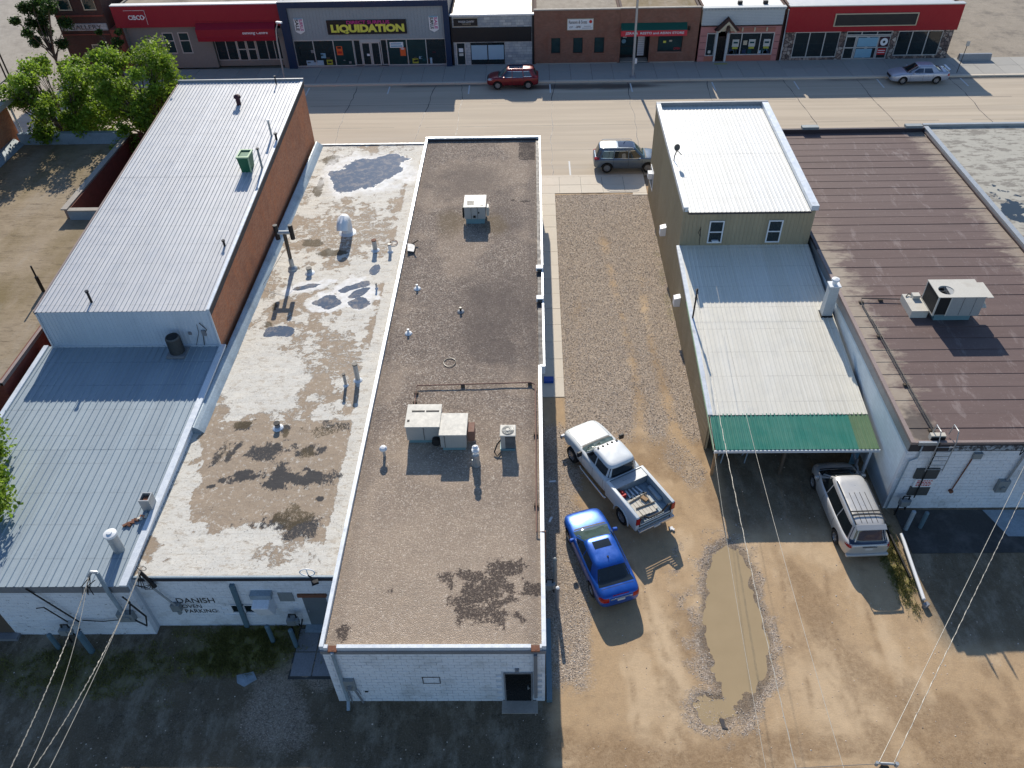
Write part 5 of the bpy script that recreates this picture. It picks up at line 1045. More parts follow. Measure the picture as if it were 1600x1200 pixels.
mb.prismy([(-35.4,4.55),(-35.23,4.75),(-35.4,4.95),(-35.3,4.95),(-35.1,4.75),(-35.3,4.55)],FY+.06,FY+.1); mb.prismy([(-35.55,4.66),(-35.46,4.55),(-35.40,4.55),(-35.50,4.75),(-35.40,4.95),(-35.46,4.95),(-35.55,4.84)],FY+.06,FY+.1); part('logo', mb, 'white_paint', T)
text('Banking Centre', 2.3, .32, 'white_paint', T, (-25.2,FY-.60,3.45), (pi/2-.12,0,0), bold=.015)
mb = MB(); mb.prismx([(FY-.58,3.1),(FY-.61,3.8),(FY+.1,4.25),(FY+.1,3.1)],-30.6,-23.4); part('awning_face', mb, 'red_bank', T)
# gallery
T = thing('gallery_building', 'dark brick two-storey gallery with pale lettered band and green window at the far left', 'building', (-41,FY,0))
mb = MB(); mb.box(-43.2,-38.65,FY+.25,FY+22,0,9); part('walls', mb, 'brick_dark', T)
front(T, -43.2,-38.65,0,9,'brick_dark',[(-42.6,-41.3,5.4,7.3),(-40.4,-39.2,5.4,7.3),(-40.9,-39.3,.4,2.5)])
for a in (-42.6,-40.35): pane_(T,a,a+1.2,5.45,7.25,FY+.05,'pane_green','cream_trim',trans=(6.4,),fw=.1)
pane_(T,-40.85,-39.35,.4,2.5,FY+.05,'pane_green','cream_trim',fw=.1)
mb = MB(); mb.box(-43.1,-38.7,FY-.12,FY-.002,4.95,5.1); mb.box(-43.1,-38.7,FY-.12,FY-.002,3.35,3.45); part('brick_ledge', mb, 'brick_maroon', T)
mb = MB(); mb.box(-43.0,-38.75,FY-.1,FY-.002,3.75,4.35); sgn = part('sign_band', mb, 'stone_ashlar', T)
text('GALLERY', 2.9, .38, 'flash_dark', T, (-40.7,FY-.12,4.05))
# liquidation store
T = thing('liquidation_store', 'gray siding store with navy surround and yellow LIQUIDATION sign', 'shop', (-15,FY,0))
body(T, -22.75, -7.55, 5.8, ('navy','navy'), roof='lot_far')
front(T, -22.7, -7.6, 0, 5.5, 'siding_gray', [(-22.05,-16.6,.15,2.55),(-16.59,-13.45,.02,2.55),(-13.44,-8.05,.15,2.55)], y=FY+.02)
for i in range(38):
    pass
mb = MB(); x = -22.0
while x < -8.1: mb.box(x,x+.05,FY-.012,FY+.018,2.62,5.42); x += .305
part('siding_ribs', mb, 'siding_gray', T, kind='stuff')
mb = MB(); mb.box(-22.8,-22.08,FY-.28,FY+.01,0,5.42); part('navy_pillar', mb, 'navy', T)
mb = MB(); mb.box(-8.03,-7.52,FY-.28,FY+.01,0,5.42); part('navy_pillar', mb, 'navy', T)
mb = MB(); mb.box(-22.8,-7.52,FY-.3,FY+.3,5.43,5.95); part('navy_fascia', mb, 'navy', T)
glazing(T, [-22.05,-20.28,-18.42,-16.6], .15, 2.55, FY+.08, ['pane','pane_green']); glazing(T, [-13.45,-11.63,-9.85,-8.05], .15, 2.55, FY+.08, ['pane','pane_green'])
glazing(T, [-16.55,-15.95], .15, 2.5, FY+.2); glazing(T, [-14.05,-13.5], .15, 2.5, FY+.2)
for x in (-15.9,-15.02): pane_(T,x,x+.86,.1,2.25,FY+.22,'pane',name='door',fw=.11)
mb = MB(); mb.box(-15.95,-14.1,FY+.12,FY+.26,2.26,2.55); part('door_header', mb, 'siding_pale', T)
mb = MB(); mb.box(-18.68,-11.45,FY-.12,FY-.015,3.05,4.28); sgn = part('sign_board', mb, 'black_panel', T)
text('LIQUIDATION', 6.7, .82, 'yellow', T, (-15.0,FY-.135,3.52), bold=.06)
text('DIRECT SURPLUS', 3.9, .30, 'magenta', T, (-14.9,FY-.135,4.10), bold=.03)
for cx,a,b in ((-21.2,'SALE','SURPLUS'),(-8.95,'SURPLUS','SALE')):
    mb = MB(); mb.prismy([(cx-.42,4.5),(cx-.42,3.35),(cx,3.12),(cx+.42,3.35),(cx+.42,4.5)][::-1],FY-.08,FY-.013); part('arrow_sign', mb, 'white_paint', T)
    text(a, 1.0, .30, 'black', T, (cx-.17,FY-.09,3.92), (pi/2,pi/2,0), bold=.02); text(b, 1.0, .28, 'magenta' , T, (cx+.2,FY-.09,3.92), (pi/2,pi/2,0), bold=.02)
    mb = MB(); mb.box(cx-.38,cx+.38,FY-.085,FY-.08,4.42,4.5); part('arrow_sign_band', mb, 'blue_card', T)
def card(x0,x1,z0,z1,m_,y=FY+.05,n='poster'): 
    mb = MB(); mb.box(x0,x1,y-.015,y,z0,z1); return part(n, mb, m_, T)
card(-18.2,-17.65,1.15,1.95,'orange'); card(-12.3,-11.8,1.0,1.75,'orange'); card(-19.3,-18.75,.3,.75,'olive_card'); card(-11.25,-10.7,.3,.75,'olive_card')
card(-13.2,-11.95,1.75,2.25,'white_paint'); card(-13.1,-12.05,1.83,1.95,'blue_card',FY+.033); card(-13.1,-12.15,2.05,2.15,'blue_card',FY+.033)
card(-18.1,-17.75,1.75,1.9,'black',FY+.033); card(-18.1,-17.75,1.3,1.5,'red_paint',FY+.033); card(-12.2,-11.9,1.6,1.68,'white_paint',FY+.033); card(-19.2,-18.85,.45,.6,'black',FY+.033); card(-11.15,-10.8,.45,.6,'black',FY+.033)
card(-15.45,-15.2,1.0,1.2,'white_paint',FY+.165); card(-9.6,-9.4,.25,.8,'blind'); card(-19.75,-19.3,.9,1.35,'blue_card'); card(-21.2,-19.6,.25,.7,'blind')
for k in range(22):
    x = random.choice([random.uniform(-21.9,-16.9),random.uniform(-13.3,-8.4)]); z = random.uniform(.3,1.5); card(x,x+random.uniform(.1,.35),z,z+random.uniform(.08,.3),random.choice(['pane_teal','flash_gray','wood_old','blind','maroon','pane_green']),n='goods')
mb = MB(); mb.box(-22.6,-7.7,FY-.18,FY-.0,.0,.14); part('plinth', mb, 'flash_gray', T)
# stone-faced shop
T = thing('stone_front_shop', 'small shop with pale stone front, black fascia panel and blinds in its window', 'shop', (-3.7,FY,0))
body(T, -7.5, .12, 4.5, ('brick_dark','brick_dark'), roof='roof_cream')
front(T, -7.3,-.05,0,4.45,'stone_ashlar',[(-7.1,-6.2,.02,2.15),(-5.75,-2.6,.1,2.1)],y=FY+.02)
mb = MB(); mb.box(-7.45,-7.31,FY-.05,FY+.2,0,4.4); mb.box(-.04,.1,FY-.05,FY+.2,0,4.4); part('end_pier', mb, 'black_panel', T)
mb = MB(); mb.box(-7.3,-.1,FY-.10,FY+.015,2.2,3.45); part('fascia_panel', mb, 'black_panel', T)
mb = MB(); mb.box(-7.5,.12,FY-.06,FY+.26,4.45,4.58); part('coping', mb, 'white_paint', T)
mb = MB(); mb.box(-7.15,-5.0,FY-.07,FY+.01,3.6,4.25); part('sign_board', mb, 'black_panel', T)
mb = MB(); mb.box(-7.2,-4.95,FY-.05,FY+.012,3.55,3.6); mb.box(-7.2,-4.95,FY-.05,FY+.012,4.25,4.3); part('sign_edge', mb, 'cream_trim', T)
text('WOODS COUNTRY', 1.45, .17, 'white_paint', T, (-6.0,FY-.08,3.98)); text('TRADING', .8, .09, 'cream_trim', T, (-6.0,FY-.08,3.78))
pane_(T,-7.1,-6.2,.02,2.15,FY+.08,'pane','alu',name='door',fw=.1); card(-6.85,-6.45,1.25,1.6,'white_paint',FY+.055); card(-6.85,-6.45,.9,1.15,'skin_card',FY+.055)
pane_(T,-5.75,-2.6,.1,2.1,FY+.08,'pane','trim_black',mull=(-4.17,),fw=.06)
for a,b in ((-5.68,-4.22),(-4.12,-2.68)):
    mb = MB(); mb.box(a,b,FY+.035,FY+.05,.55,1.85); part('blind', mb, 'blind', T)
# brick shops
T = thing('brick_office', 'red brick front with three narrow dark windows and cream signboard', 'shop', (4,FY,0))
body(T, .15, 7.9, 4.75, ('brick_dark','brick_dark'), roof='lot_far')
hs = [(1.7,2.55,1.02,2.4),(3.72,4.6,1.02,2.4),(5.67,6.58,1.02,2.4)]
front(T, .15, 7.9, 0, 4.8, 'brick_shop', hs)
for a,b,c,d in hs: pane_(T,a,b,c,d,FY+.14,'pane_green','trim_black',fw=.05); 
mb = MB()
for a,b,c,d in hs: mb.box(a-.06,b+.06,FY-.05,FY+.1,c-.1,c-.003)
part('window_sill', mb, 'brick_shop', T)
mb = MB(); mb.box(.12,7.9,FY-.06,FY+.27,4.8,4.90); part('coping', mb, 'concrete', T)
mb = MB(); mb.box(3.13,5.52,FY-.07,FY-.003,3.08,4.08); part('sign_board', mb, 'cream_trim', T)
mb = MB(); mb.box(3.18,5.47,FY-.08,FY-.07,3.13,4.03); part('sign_face', mb, 'white_paint', T)
text('Ransom & Scots', 1.65, .28, 'brown_trim', T, (4.1,FY-.09,3.80)); text('1896', .45, .2, 'maroon', T, (4.15,FY-.09,3.38), shear=.4); text('co', .3, .16, 'flash_gray', T, (3.5,FY-.09,3.38), shear=.4)
mb = MB(); mb.box(4.65,5.3,FY-.085,FY-.08,3.40,3.45); mb.box(4.5,5.4,FY-.085,FY-.08,3.24,3.29); part('print', mb, 'flash_gray', T)
mb = MB(); mb.tube([(5.25,FY-.095,3.82),(5.25,FY-.08,3.82)],.14,14); part('emblem', mb, 'red_paint', T)
T = thing('restaurant', 'red brick restaurant with green and red awning over a recessed doorway', 'restaurant', (11.5,FY,0))
body(T, 7.92, 15.1, 4.8, ('brick_dark','brick_dark'), roof='brown_roof')
front(T, 7.905, 15.1, 0, 4.85, 'brick_shop', [(8.05,10.75,0,2.6),(11.5,13.75,1.05,2.5)])
mb = MB(); mb.box(7.905,15.1,FY-.06,FY+.27,4.85,4.93); part('coping', mb, 'concrete', T)
mb = MB(); mb.box(.3,7.88,0,0,0,0); 
mb = MB(); mb.prism([(8.05,FY+.26),(10.75,FY+.26),(10.75,FY+1.3),(8.05,FY+1.3)],-.02,.09); part('alcove_floor', mb, 'concrete', T)
mb = MB(); mb.box(8.05,10.75,FY+1.3,FY+1.4,0,2.6); mb.box(10.76,10.86,FY+.26,FY+1.4,0,2.6); part('alcove_wall', mb, 'black_panel', T)
pane_(T,8.1,9.5,.3,2.5,FY+1.28,'pane_green','trim_black',trans=(1.15,)); pane_(T,9.65,10.6,.1,2.3,FY+1.28,'white_paint','trim_black',name='door',fw=.16)
mb = MB()
for k in range(9): mb.box(9.83,10.42,FY+1.245,FY+1.258,.45+.2*k,.47+.2*k)
part('door_grille', mb, 'flash_gray', T)
card(8.4,8.75,1.9,2.15,'skin_card',FY+1.25); mb = MB(); mb.tube([(8.5,FY+1.24,1.6),(8.5,FY+1.26,1.6)],.2,14); part('sticker', mb, 'blue_card', T)
pane_(T,11.5,13.75,1.05,2.5,FY+.1,'pane_green','trim_black',fw=.06)
text('OPEN', .6, .2, 'red_awning', T, (13.3,FY+.03,1.3)); card(12.0,12.25,1.8,1.98,'yellow',FY+.07); card(12.55,12.8,1.9,2.05,'cream_trim',FY+.07)
mb = MB(); mb.box(11.4,13.85,FY-.05,FY+.05,2.503,2.62); mb.box(11.4,13.85,FY-.06,FY+.05,.9,1.047); part('window_trim', mb, 'rust_brown', T)
mb = MB(); mb.prismx([(FY-.003,3.62),(FY-.003,3.15),(FY-.55,3.12),(FY-.5,3.2)],8.03,13.98); aw = part('awning_top', mb, 'green_awning', T)
mb = MB(); mb.prismx([(FY-.52,3.12),(FY-.003,3.12),(FY-.003,2.62),(FY-.57,2.62)],8.03,13.98); part('awning_band', mb, 'red_awning', T)
text('JZRA &  RESTO and ASIAN STORE', 5.3, .27, 'white_paint', T, (11.05,FY-.575,2.87), (pi/2+.08,0,0), bold=.02)
for nm_, X0,X1 in (('a',.3,7.85),('b',10.9,15.05)):
    mb = MB(); mb.box(X0,X1,FY-.05,FY-.002,0,.14); part('plinth', mb, 'concrete', T)
mb = MB(); mb.box(14.15,14.3,FY-.2,FY-.002,2.95,3.25); part('wall_lamp', mb, 'blackmetal', T)
# pink western front
T = thing('gabled_shop', 'pink and gray shop front with small pointed gable over its black door', 'shop', (19,FY,0))
body(T, 15.3, 22.85, 4.7, ('brick_dark','brick_dark'), roof='roof_white', hr=4.66)
front(T, 15.3, 22.6, 0, 3.2, 'pink', [(15.95,16.75,.55,2.65),(16.76,17.95,.02,2.9),(17.96,22.1,.6,2.6)], y=FY+.02)
mb = MB()
for z in (.55,1.15,1.75,2.35): mb.box(15.35,15.9,FY+.01,FY+.019,z,z+.04); mb.box(22.15,22.55,FY+.01,FY+.019,z,z+.04)
part('joint', mb, 'brown_trim', T)
mb = MB(); mb.box(15.3,22.6,FY-.04,FY+.3,3.3,4.62); part('siding_band', mb, 'siding_pale', T)
mb = MB(); z = 3.42
while z < 4.6: mb.box(15.3,22.6,FY-.05,FY-.041,z,z+.015); z += .13
part('siding_lines', mb, 'siding_gray', T, kind='stuff')
mb = MB(); mb.box(15.25,22.65,FY-.22,FY+.3,4.78,4.86); mb.box(15.25,22.65,FY-.1,FY+.3,4.62,4.779); part('cornice', mb, 'siding_pale', T)
mb = MB(); x = 15.4
while x < 22.5: mb.box(x,x+.16,FY-.18,FY-.101,4.65,4.775); x += .29
part('dentils', mb, 'siding_gray', T)
mb = MB()
for x in (18.6,20.9): mb.box(x,x+.4,FY+1.2,FY+1.5,4.66,4.95)
part('roof_vent', mb, 'black', T)
mb = MB(); mb.box(15.3,16.7,FY-.1,FY-.005,3.2,3.29); mb.box(18.6,22.6,FY-.1,FY-.005,3.2,3.29); part('trim_line', mb, 'brown_trim', T)
mb = MB(); mb.prismy([(16.5,2.95),(16.75,2.95),(17.62,3.8),(18.45,2.95),(18.7,2.95),(17.62,4.08)][::-1],FY-.55,FY-.041); part('gable_roof', mb, 'brown_trim', T)
mb = MB(); mb.prismy([(16.72,2.85),(16.92,2.85),(17.62,3.55),(18.3,2.85),(18.5,2.85),(17.62,3.78)][::-1],FY-.60,FY-.50); part('gable_trim', mb, 'cream_trim', T)
mb = MB(); mb.prismy([(17.0,2.9),(18.2,2.9),(17.62,3.5)][::-1],FY-.45,FY-.4); part('gable_panel', mb, 'cream_trim', T)
mb = MB()
for k in range(5): mb.bar((17.45+.12*k,FY-.5,2.75),(17.55+.04*k,FY-.52,3.4),.05)
part('ornament', mb, 'brown_trim', T)
mb = MB(); mb.box(17.98,22.05,FY-.06,FY+.0,2.72,3.05); part('brick_lintel', mb, 'terracotta', T)
mb = MB()
for x in (19.0,20.1,21.2): mb.box(x,x+.12,FY-.14,FY-.06,2.75,3.1)
part('bracket', mb, 'cream_trim', T)
mb = MB(); mb.box(17.96,22.1,FY+.0,FY+.3,.1,.58); mb.box(15.9,16.75,FY+.0,FY+.3,.1,.54); part('base_panel', mb, 'terracotta', T)
glazing(T, [17.98,19.13,20.85,22.05], .6, 2.6, FY+.1); glazing(T, [15.97,16.72], .55, 2.6, FY+.1)
for x in (16.8,17.8):
    mb = MB(); mb.box(x-.06,x+.12,FY-.1,FY+.2,0,2.85); part('door_post', mb, 'siding_pale', T)
pane_(T,16.95,17.78,.05,2.25,FY+.2,'door_black','brown_trim',name='door',fw=.06)
for x in (18.35,19.85,21.2):
    card(x,x+.6,1.35,2.0,'skin_card',FY+.06); card(x+.1,x+.5,1.65,1.8,'pane_teal',FY+.04); card(x+.05,x+.55,1.15,1.34,'olive_card',FY+.06)
card(19.35,19.7,1.5,1.9,'cream_trim',FY+.06)
for k in range(16): x = random.uniform(18.1,21.8); card(x,x+random.uniform(.15,.35),.72,random.uniform(.85,1.2),random.choice(['blue_card','pane_teal','navy','blind']),FY+.065,'goods')
card(16.2,16.45,.8,1.05,'skin_card',FY+.06)
mb = MB(); mb.box(16.8,18.0,FY-.75,FY-.55,.07,.078); part('yellow_step_edge', mb, 'olive_card', T)
# red shop
T = thing('red_fascia_shop', 'shop with deep red fascia, empty black signboard and rounded stone front', 'shop', (30.5,FY,0))
body(T, 22.95, 38.3, 4.75, ('brick_dark','brick_dark'), roof='roof_metal')
front(T, 23.0, 38.25, 0, 2.65, 'stone_veneer', [(23.95,28.05,.28,2.58),(28.62,32.75,0,2.58),(33.3,37.35,.32,2.55)])
mb = MB(); mb.box(22.95,38.35,FY-.25,FY+.3,2.66,4.85); part('red_fascia', mb, 'red_shop', T)
mb = MB(); mb.box(22.9,38.4,FY-.29,FY+.32,4.85,4.93); part('coping', mb, 'alu', T)
mb = MB(); mb.box(27.1,34.5,FY-.34,FY-.251,3.12,4.22); part('sign_frame', mb, 'cream_trim', T)
mb = MB(); mb.box(27.2,34.4,FY-.36,FY-.341,3.2,4.14); part('sign_board', mb, 'black_panel', T)
glazing(T, [23.98,25.3,26.7,28.03], .28, 2.58, FY+.1, ['pane']); glazing(T, [33.33,34.6,36.0,37.33], .32, 2.55, FY+.1, ['pane','pane_teal','pane'])
glazing(T, [28.65,30.0,31.4,32.72], 2.2, 2.58, FY+.1); 
for i,x in enumerate((28.65,29.68,30.7,31.72)): pane_(T,x,x+1.0,.05,2.15,FY+.1,'pane','alu',trans=(1.1,),name='door',fw=.1)
card(29.8,31.6,1.2,2.0,'blue_card',FY+.03); card(29.8,31.3,.2,1.0,'blue_card',FY+.03); card(31.75,32.65,1.15,2.05,'maroon',FY+.03); card(31.8,32.55,.45,1.0,'red_paint',FY+.03)
mb = MB(); mb.tube([(32.2,FY+.01,1.6),(32.2,FY+.03,1.6)],.34,20); part('round_logo', mb, 'white_paint', T)
mb = MB(); mb.tube([(32.2,FY-.0,1.6),(32.2,FY+.01,1.6)],.12,8); part('logo_figure', mb, 'black', T)
mb = MB(); mb.box(31.85,32.5,FY+.005,FY+.014,.8,.86); mb.box(31.85,32.5,FY+.005,FY+.014,.62,.68); part('print', mb, 'white_paint', T)
mb = MB(); mb.tube([(22.9,FY-.1,4.6),(22.95,FY-.1,.1)],.05,6); part('downspout', mb, 'siding_pale', T)

# ---------------------------------------------------------------- street furniture
T = thing('street_lamp', 'curved gray street lamp beside the red bank', 'street lamp', (-22.6,72.3,.07))
mb = MB(); mb.tube([(-22.6,72.3,.05),(-22.55,72.3,3.5),(-22.4,72.25,4.6),(-22.1,72.1,5.2)],[.09,.075,.06,.05],8); part('pole', mb, 'galv', T)
mb = MB(); mb.obox((-21.95,72.05,5.25),(.55,.22,.13),rz=-.4); part('lamp_head', mb, 'white_paint', T)
T = thing('street_lamp', 'tall straight gray pole in front of the red and green awning', 'street lamp', (9.0,72.1,.07))
mb = MB(); mb.tube([(9.0,72.1,.05),(8.95,72.1,4),(8.9,72.1,10)],[.13,.11,.08],10); part('pole', mb, 'galv', T)
mb = MB(); mb.cyl(9.0,72.1,.06,.2,.30,12,.2); part('base', mb, 'flash_gray', T)
mb = MB(); mb.box(9.06,9.26,71.9,71.96,1.3,1.75); part('notice', mb, 'white_paint', T)
T = thing('sign_post', 'thin leaning sign post on the pavement behind the silver car', 'sign', (37.9,71.9,.07))
mb = MB(); mb.tube([(37.9,71.9,.05),(38.0,71.9,2.8)],.03,6); part('post', mb, 'flash_dark', T)
mb = MB(); mb.box(37.85,38.15,71.85,71.88,2.4,2.8); part('plate', mb, 'galv', T)
mb = MB(); mb.hexa([(39.2,74.7,-.02),(42.1,74.7,-.02),(42.1,75.25,-.02),(39.2,75.25,-.02)],[(39.2,74.85,.62),(42.1,74.85,.62),(42.1,75.1,.62),(39.2,75.1,.62)])
single('concrete_barrier', mb, 'flash_gray', 'low gray concrete barrier at the corner of the dirt lot', 'barrier')
T = thing('traffic_signal', 'dark twin signal poles on a round base at the street corner', 'traffic signal', (-46.5,70,0))
for dx in (0,.35):
    mb = MB(); mb.tube([(-46.5+dx,70,0),(-46.5+dx,70,6.5)],.07,8); part('pole', mb, 'blackmetal', T)
mb = MB(); mb.cyl(-46.3,70,0,.9,.4,14,.3); part('base', mb, 'navy', T)
mb = MB(); mb.box(-47.0,-46.7,69.8,70.1,3.2,4.2); part('signal_head', mb, 'blackmetal', T)

# ---------------------------------------------------------------- trees
LEAF = []
for nm, c, t in (('leaf_bright', (0.20, 0.30, 0.03), .5), ('leaf_dark', (0.04, 0.085, 0.015), .35)):
    m = Mat(nm, .55, 0, .35); a = m.mix(m.attr('tone'), tuple(x*.55 for x in c), tuple(x*1.55 for x in c)); m.col(a)
    tr = m.n('ShaderNodeBsdfTranslucent'); m.link(a, tr.inputs[0]); mx = m.n('ShaderNodeMixShader'); mx.inputs[0].default_value = t
    m.t.links.new(m.b.outputs[0], mx.inputs[1]); m.t.links.new(tr.outputs[0], mx.inputs[2]); m.t.links.new(mx.outputs[0], m.t.nodes['Material Output'].inputs[0]); LEAF.append(m.m)
def tree(loc, h, r, n, label, seed, mat=0, clumps=16, hz=.8, lean=(0,0)):
    R = np.random.default_rng(seed); rr = random.Random(seed); T = thing('street_tree', label, 'tree', loc)
    th = h*.36; mb = MB(); mb.tube([(0,0,-.05),(lean[0]*.3,lean[1]*.3,th*.5),(lean[0],lean[1],th)],[.15,.12,.10],8)
    C = []
    for k in range(clumps):
        a = rr.uniform(0,2*pi); q = rr.uniform(.15,1)**.6*r*.88; z = th+(h-th)*rr.uniform(.05,.92); f = 1-.35*abs((z-th)/(h-th)-.4)
        C.append(Vector((lean[0]+cos(a)*q*f, lean[1]+sin(a)*q*f, z)))
    for c in C:
        b = Vector((lean[0],lean[1],th*rr.uniform(.7,1.0))); mid = b.lerp(c,.5)+Vector((rr.uniform(-.15,.15),rr.uniform(-.15,.15),.2)); mb.tube([b,mid,c],[.07,.04,.015],5,False)
        for q in range(3): mb.tube([mid.lerp(c,.4), c+Vector((rr.uniform(-.6,.6),rr.uniform(-.6,.6),rr.uniform(-.1,.5)))],[.02,.008],4,False)
    part('trunk', mb, 'wood_old', T, world=False, smooth=True)
    P = []; tone = []
    per = n//clumps
    for c in C:
        cr_ = r*rr.uniform(.12,.29); d = R.normal(size=(per,3)); d /= np.linalg.norm(d,axis=1)[:,None]; rad = cr_*(R.random(per)**.45); p = d*rad[:,None]*np.array([1.1,1.1,hz])
        sub = R.normal(size=(per//14+1,3)); sub /= np.linalg.norm(sub,axis=1)[:,None]; sub *= cr_*.85; k = R.integers(0,len(sub),per); p = .45*p+.55*(sub[k]*np.array([1.1,1.1,hz])+R.normal(size=(per,3))*.13*r/2)
        P.append(p+np.array(c)); tone.append(np.clip(R.normal(.5,.28,per)+rr.uniform(-.22,.22),0,1))
    P = np.concatenate(P); tone = np.concatenate(tone); n = len(P)
    nv = R.normal(size=(n,3))+np.array([0,0,1.0]); nv /= np.linalg.norm(nv,axis=1)[:,None]; u = np.cross(nv,R.normal(size=(n,3))); u /= np.linalg.norm(u,axis=1)[:,None]; v = np.cross(nv,u)
    s = R.uniform(.04,.13,n)[:,None]; base = [(-1,0),(0,-.75),(1.1,0),(0,.75)]
    V = np.stack([P+u*s*a+v*s*b+nv*s*(.25 if a==0 else 0) for a,b in base],1).reshape(-1,3).astype(np.float32); F = np.arange(n*4,dtype=np.int32)
    me = bpy.data.meshes.new('crown'); me.vertices.add(n*4); me.vertices.foreach_set('co',V.ravel()); me.loops.add(n*4); me.loops.foreach_set('vertex_index',F); me.polygons.add(n)
    me.polygons.foreach_set('loop_start',np.arange(0,n*4,4,dtype=np.int32)); me.polygons.foreach_set('loop_total',np.full(n,4,np.int32)); me.update(calc_edges=True)
    at = me.attributes.new('tone','FLOAT','POINT'); at.data.foreach_set('value',np.repeat(tone,4).astype(np.float32)); me.materials.append(LEAF[mat]); link('crown', me, T); return T
tree((-26.6,52.9,0), 10.2, 3.7, 26000, 'bright green street tree overhanging the left edge of the ribbed metal roof', 21, clumps=64)
tree((-32.4,53.1,0), 9.2, 3.6, 24000, 'leafy street tree standing behind the gray parapet of the brown roof', 22, clumps=64)
tree((-43.0,72.6,0), 8.0, 2.8, 12000, 'darker tree in front of the brick gallery across the street', 23, 1, clumps=18)
tree((-37.5,72.8,0), 4.6, 1.6, 5000, 'small dark tree on the far pavement beside the bank', 24, 1, clumps=10)
tree((-24.4,20.6,0), 7.0, 3.6, 32000, 'tree at the left edge overhanging the blue-gray metal roof', 29, clumps=44, lean=(.7,0))
# weeds
def weeds(n, dens, xr, yr, seed):
    R = np.random.default_rng(seed); X = R.uniform(*xr,n*8); Y = R.uniform(*yr,n*8); k = R.random(n*8) < dens(X,Y); X = X[k][:n]; Y = Y[k][:n]; n = len(X)
    a = R.uniform(0,6.28,n); h = R.uniform(.04,.14,n); w = .012; z = gz(X,Y); lx = R.normal(0,.05,n); ly = R.normal(0,.05,n)
    V = np.stack([np.stack([X-w*np.cos(a),Y-w*np.sin(a),z],-1),np.stack([X+w*np.cos(a),Y+w*np.sin(a),z],-1),np.stack([X+lx+w*.5,Y+ly,z+h],-1),np.stack([X+lx,Y+ly,z+h],-1)],1).reshape(-1,3).astype(np.float32)
    me = bpy.data.meshes.new('weeds'); me.vertices.add(n*4); me.vertices.foreach_set('co',V.ravel()); me.loops.add(n*4); me.loops.foreach_set('vertex_index',np.arange(n*4,dtype=np.int32)); me.polygons.add(n)
    me.polygons.foreach_set('loop_start',np.arange(0,n*4,4,dtype=np.int32)); me.polygons.foreach_set('loop_total',np.full(n,4,np.int32)); me.update(calc_edges=True)
    me.materials.append(MT['weed']); link('weeds', me, kind='stuff')
MT['weed'] = mk('weed', (0.22, 0.21, 0.05), .8, 0, .5, 3)
weeds(14000, lambda x,y: m_moss(x,y)**1.3*sst(fbm(x,y,3,4,5),.35,.6), (-21,-8), (13.5,16.8), 1)
weeds(3500, lambda x,y: m_moss(x,y)*sst(fbm(x,y,3,4,6),.3,.6), (14.2,15.6), (17,21.8), 2)

# ---------------------------------------------------------------- roof-top equipment
def rtu(name, label, cat, x0,x1,y0,y1,zb,zt, curb=.25, top='ac_beige', bodym='ac_body', over=.04, skirt=.06):
    T = thing(name, label, cat, ((x0+x1)/2,(y0+y1)/2,zb))
    mb = MB(); mb.box(x0+skirt,x1-skirt,y0+skirt,y1-skirt,zb-.05,zb+curb); part('curb', mb, 'ac_curb', T)
    mb = MB(); mb.box(x0,x1,y0,y1,zb+curb,zt-.03); part('cabinet', mb, bodym, T)
    mb = MB(); mb.box(x0-over,x1+over,y0-over,y1+over,zt-.03,zt); bevel(part('lid', mb, top, T),.01,1); return T
z = crz(41)
T = rtu('rooftop_unit', 'beige rooftop air handler alone near the front of the tan gravel roof', 'air conditioner', -4.0,-2.8,40.5,41.85,z,z+1.12,curb=.34)
mb = MB()
for k in range(4): mb.box(-3.85,-3.45,40.72+.13*k,40.78+.13*k,z+1.12,z+1.126)
mb.box(-3.08,-2.9,40.6,40.64,z+1.12,z+1.126); part('louver', mb, 'ac_dark', T)
mb = MB(); mb.box(-4.12,-4.03,40.6,41.1,z+.35,z+1.0); part('coil_guard', mb, 'ac_dark', T)
mb = MB(); mb.box(-3.5,-3.36,40.46,40.499,z+.42,z+.56); mb.box(-3.2,-3.14,40.46,40.499,z+.7,z+.8); part('port', mb, 'ac_dark', T)
mb = MB(); mb.box(-3.62,-3.6,40.48,40.499,z+.36,z+1.08); mb.box(-3.25,-3.23,40.48,40.499,z+.36,z+1.08); part('panel_seam', mb, 'ac_gray', T)
mb = MB(); mb.box(-2.76,-2.62,40.9,41.3,z+.3,z+.85); part('side_box', mb, 'ac_beige', T)
z = crz(23.2)
T = rtu('rooftop_unit', 'larger beige rooftop unit with slotted lid, left half of the pair', 'air conditioner', -5.38,-4.0,23.15,24.45,z,z+1.02,curb=.22)
mb = MB(); mb.box(-5.2,-4.66,24.0,24.10,z+1.02,z+1.026); mb.box(-4.6,-4.05,24.0,24.10,z+1.02,z+1.026); mb.box(-5.34,-5.24,23.42,23.55,z+1.02,z+1.027); part('slot', mb, 'ac_dark', T)
mb = MB(); mb.box(-4.66,-4.64,23.13,23.149,z+.24,z+.97); part('panel_seam', mb, 'ac_gray', T)
mb = MB(); mb.tube([(-4.15,23.15,z+.25),(-4.15,22.95,z+.25)],.19,16); part('blower_inlet', mb, 'ac_dark', T)
T = rtu('rooftop_unit', 'beige rooftop unit with plain lid beside the slotted one, right half of the pair', 'air conditioner', -3.93,-2.87,22.72,23.95,z,z+.97,curb=.2)
mb = MB(); mb.box(-3.76,-3.74,22.70,22.719,z+.22,z+.92); part('panel_seam', mb, 'ac_gray', T)
mb = MB(); mb.box(-2.83,-2.55,23.1,23.65,z+.2,z+.75); part('duct_box', mb, 'rust_brown', T)
z = crz(22.8)
T = thing('condenser', 'small square condenser with round fan grille on the gravel roof', 'air conditioner', (-1.15,23.05,z))
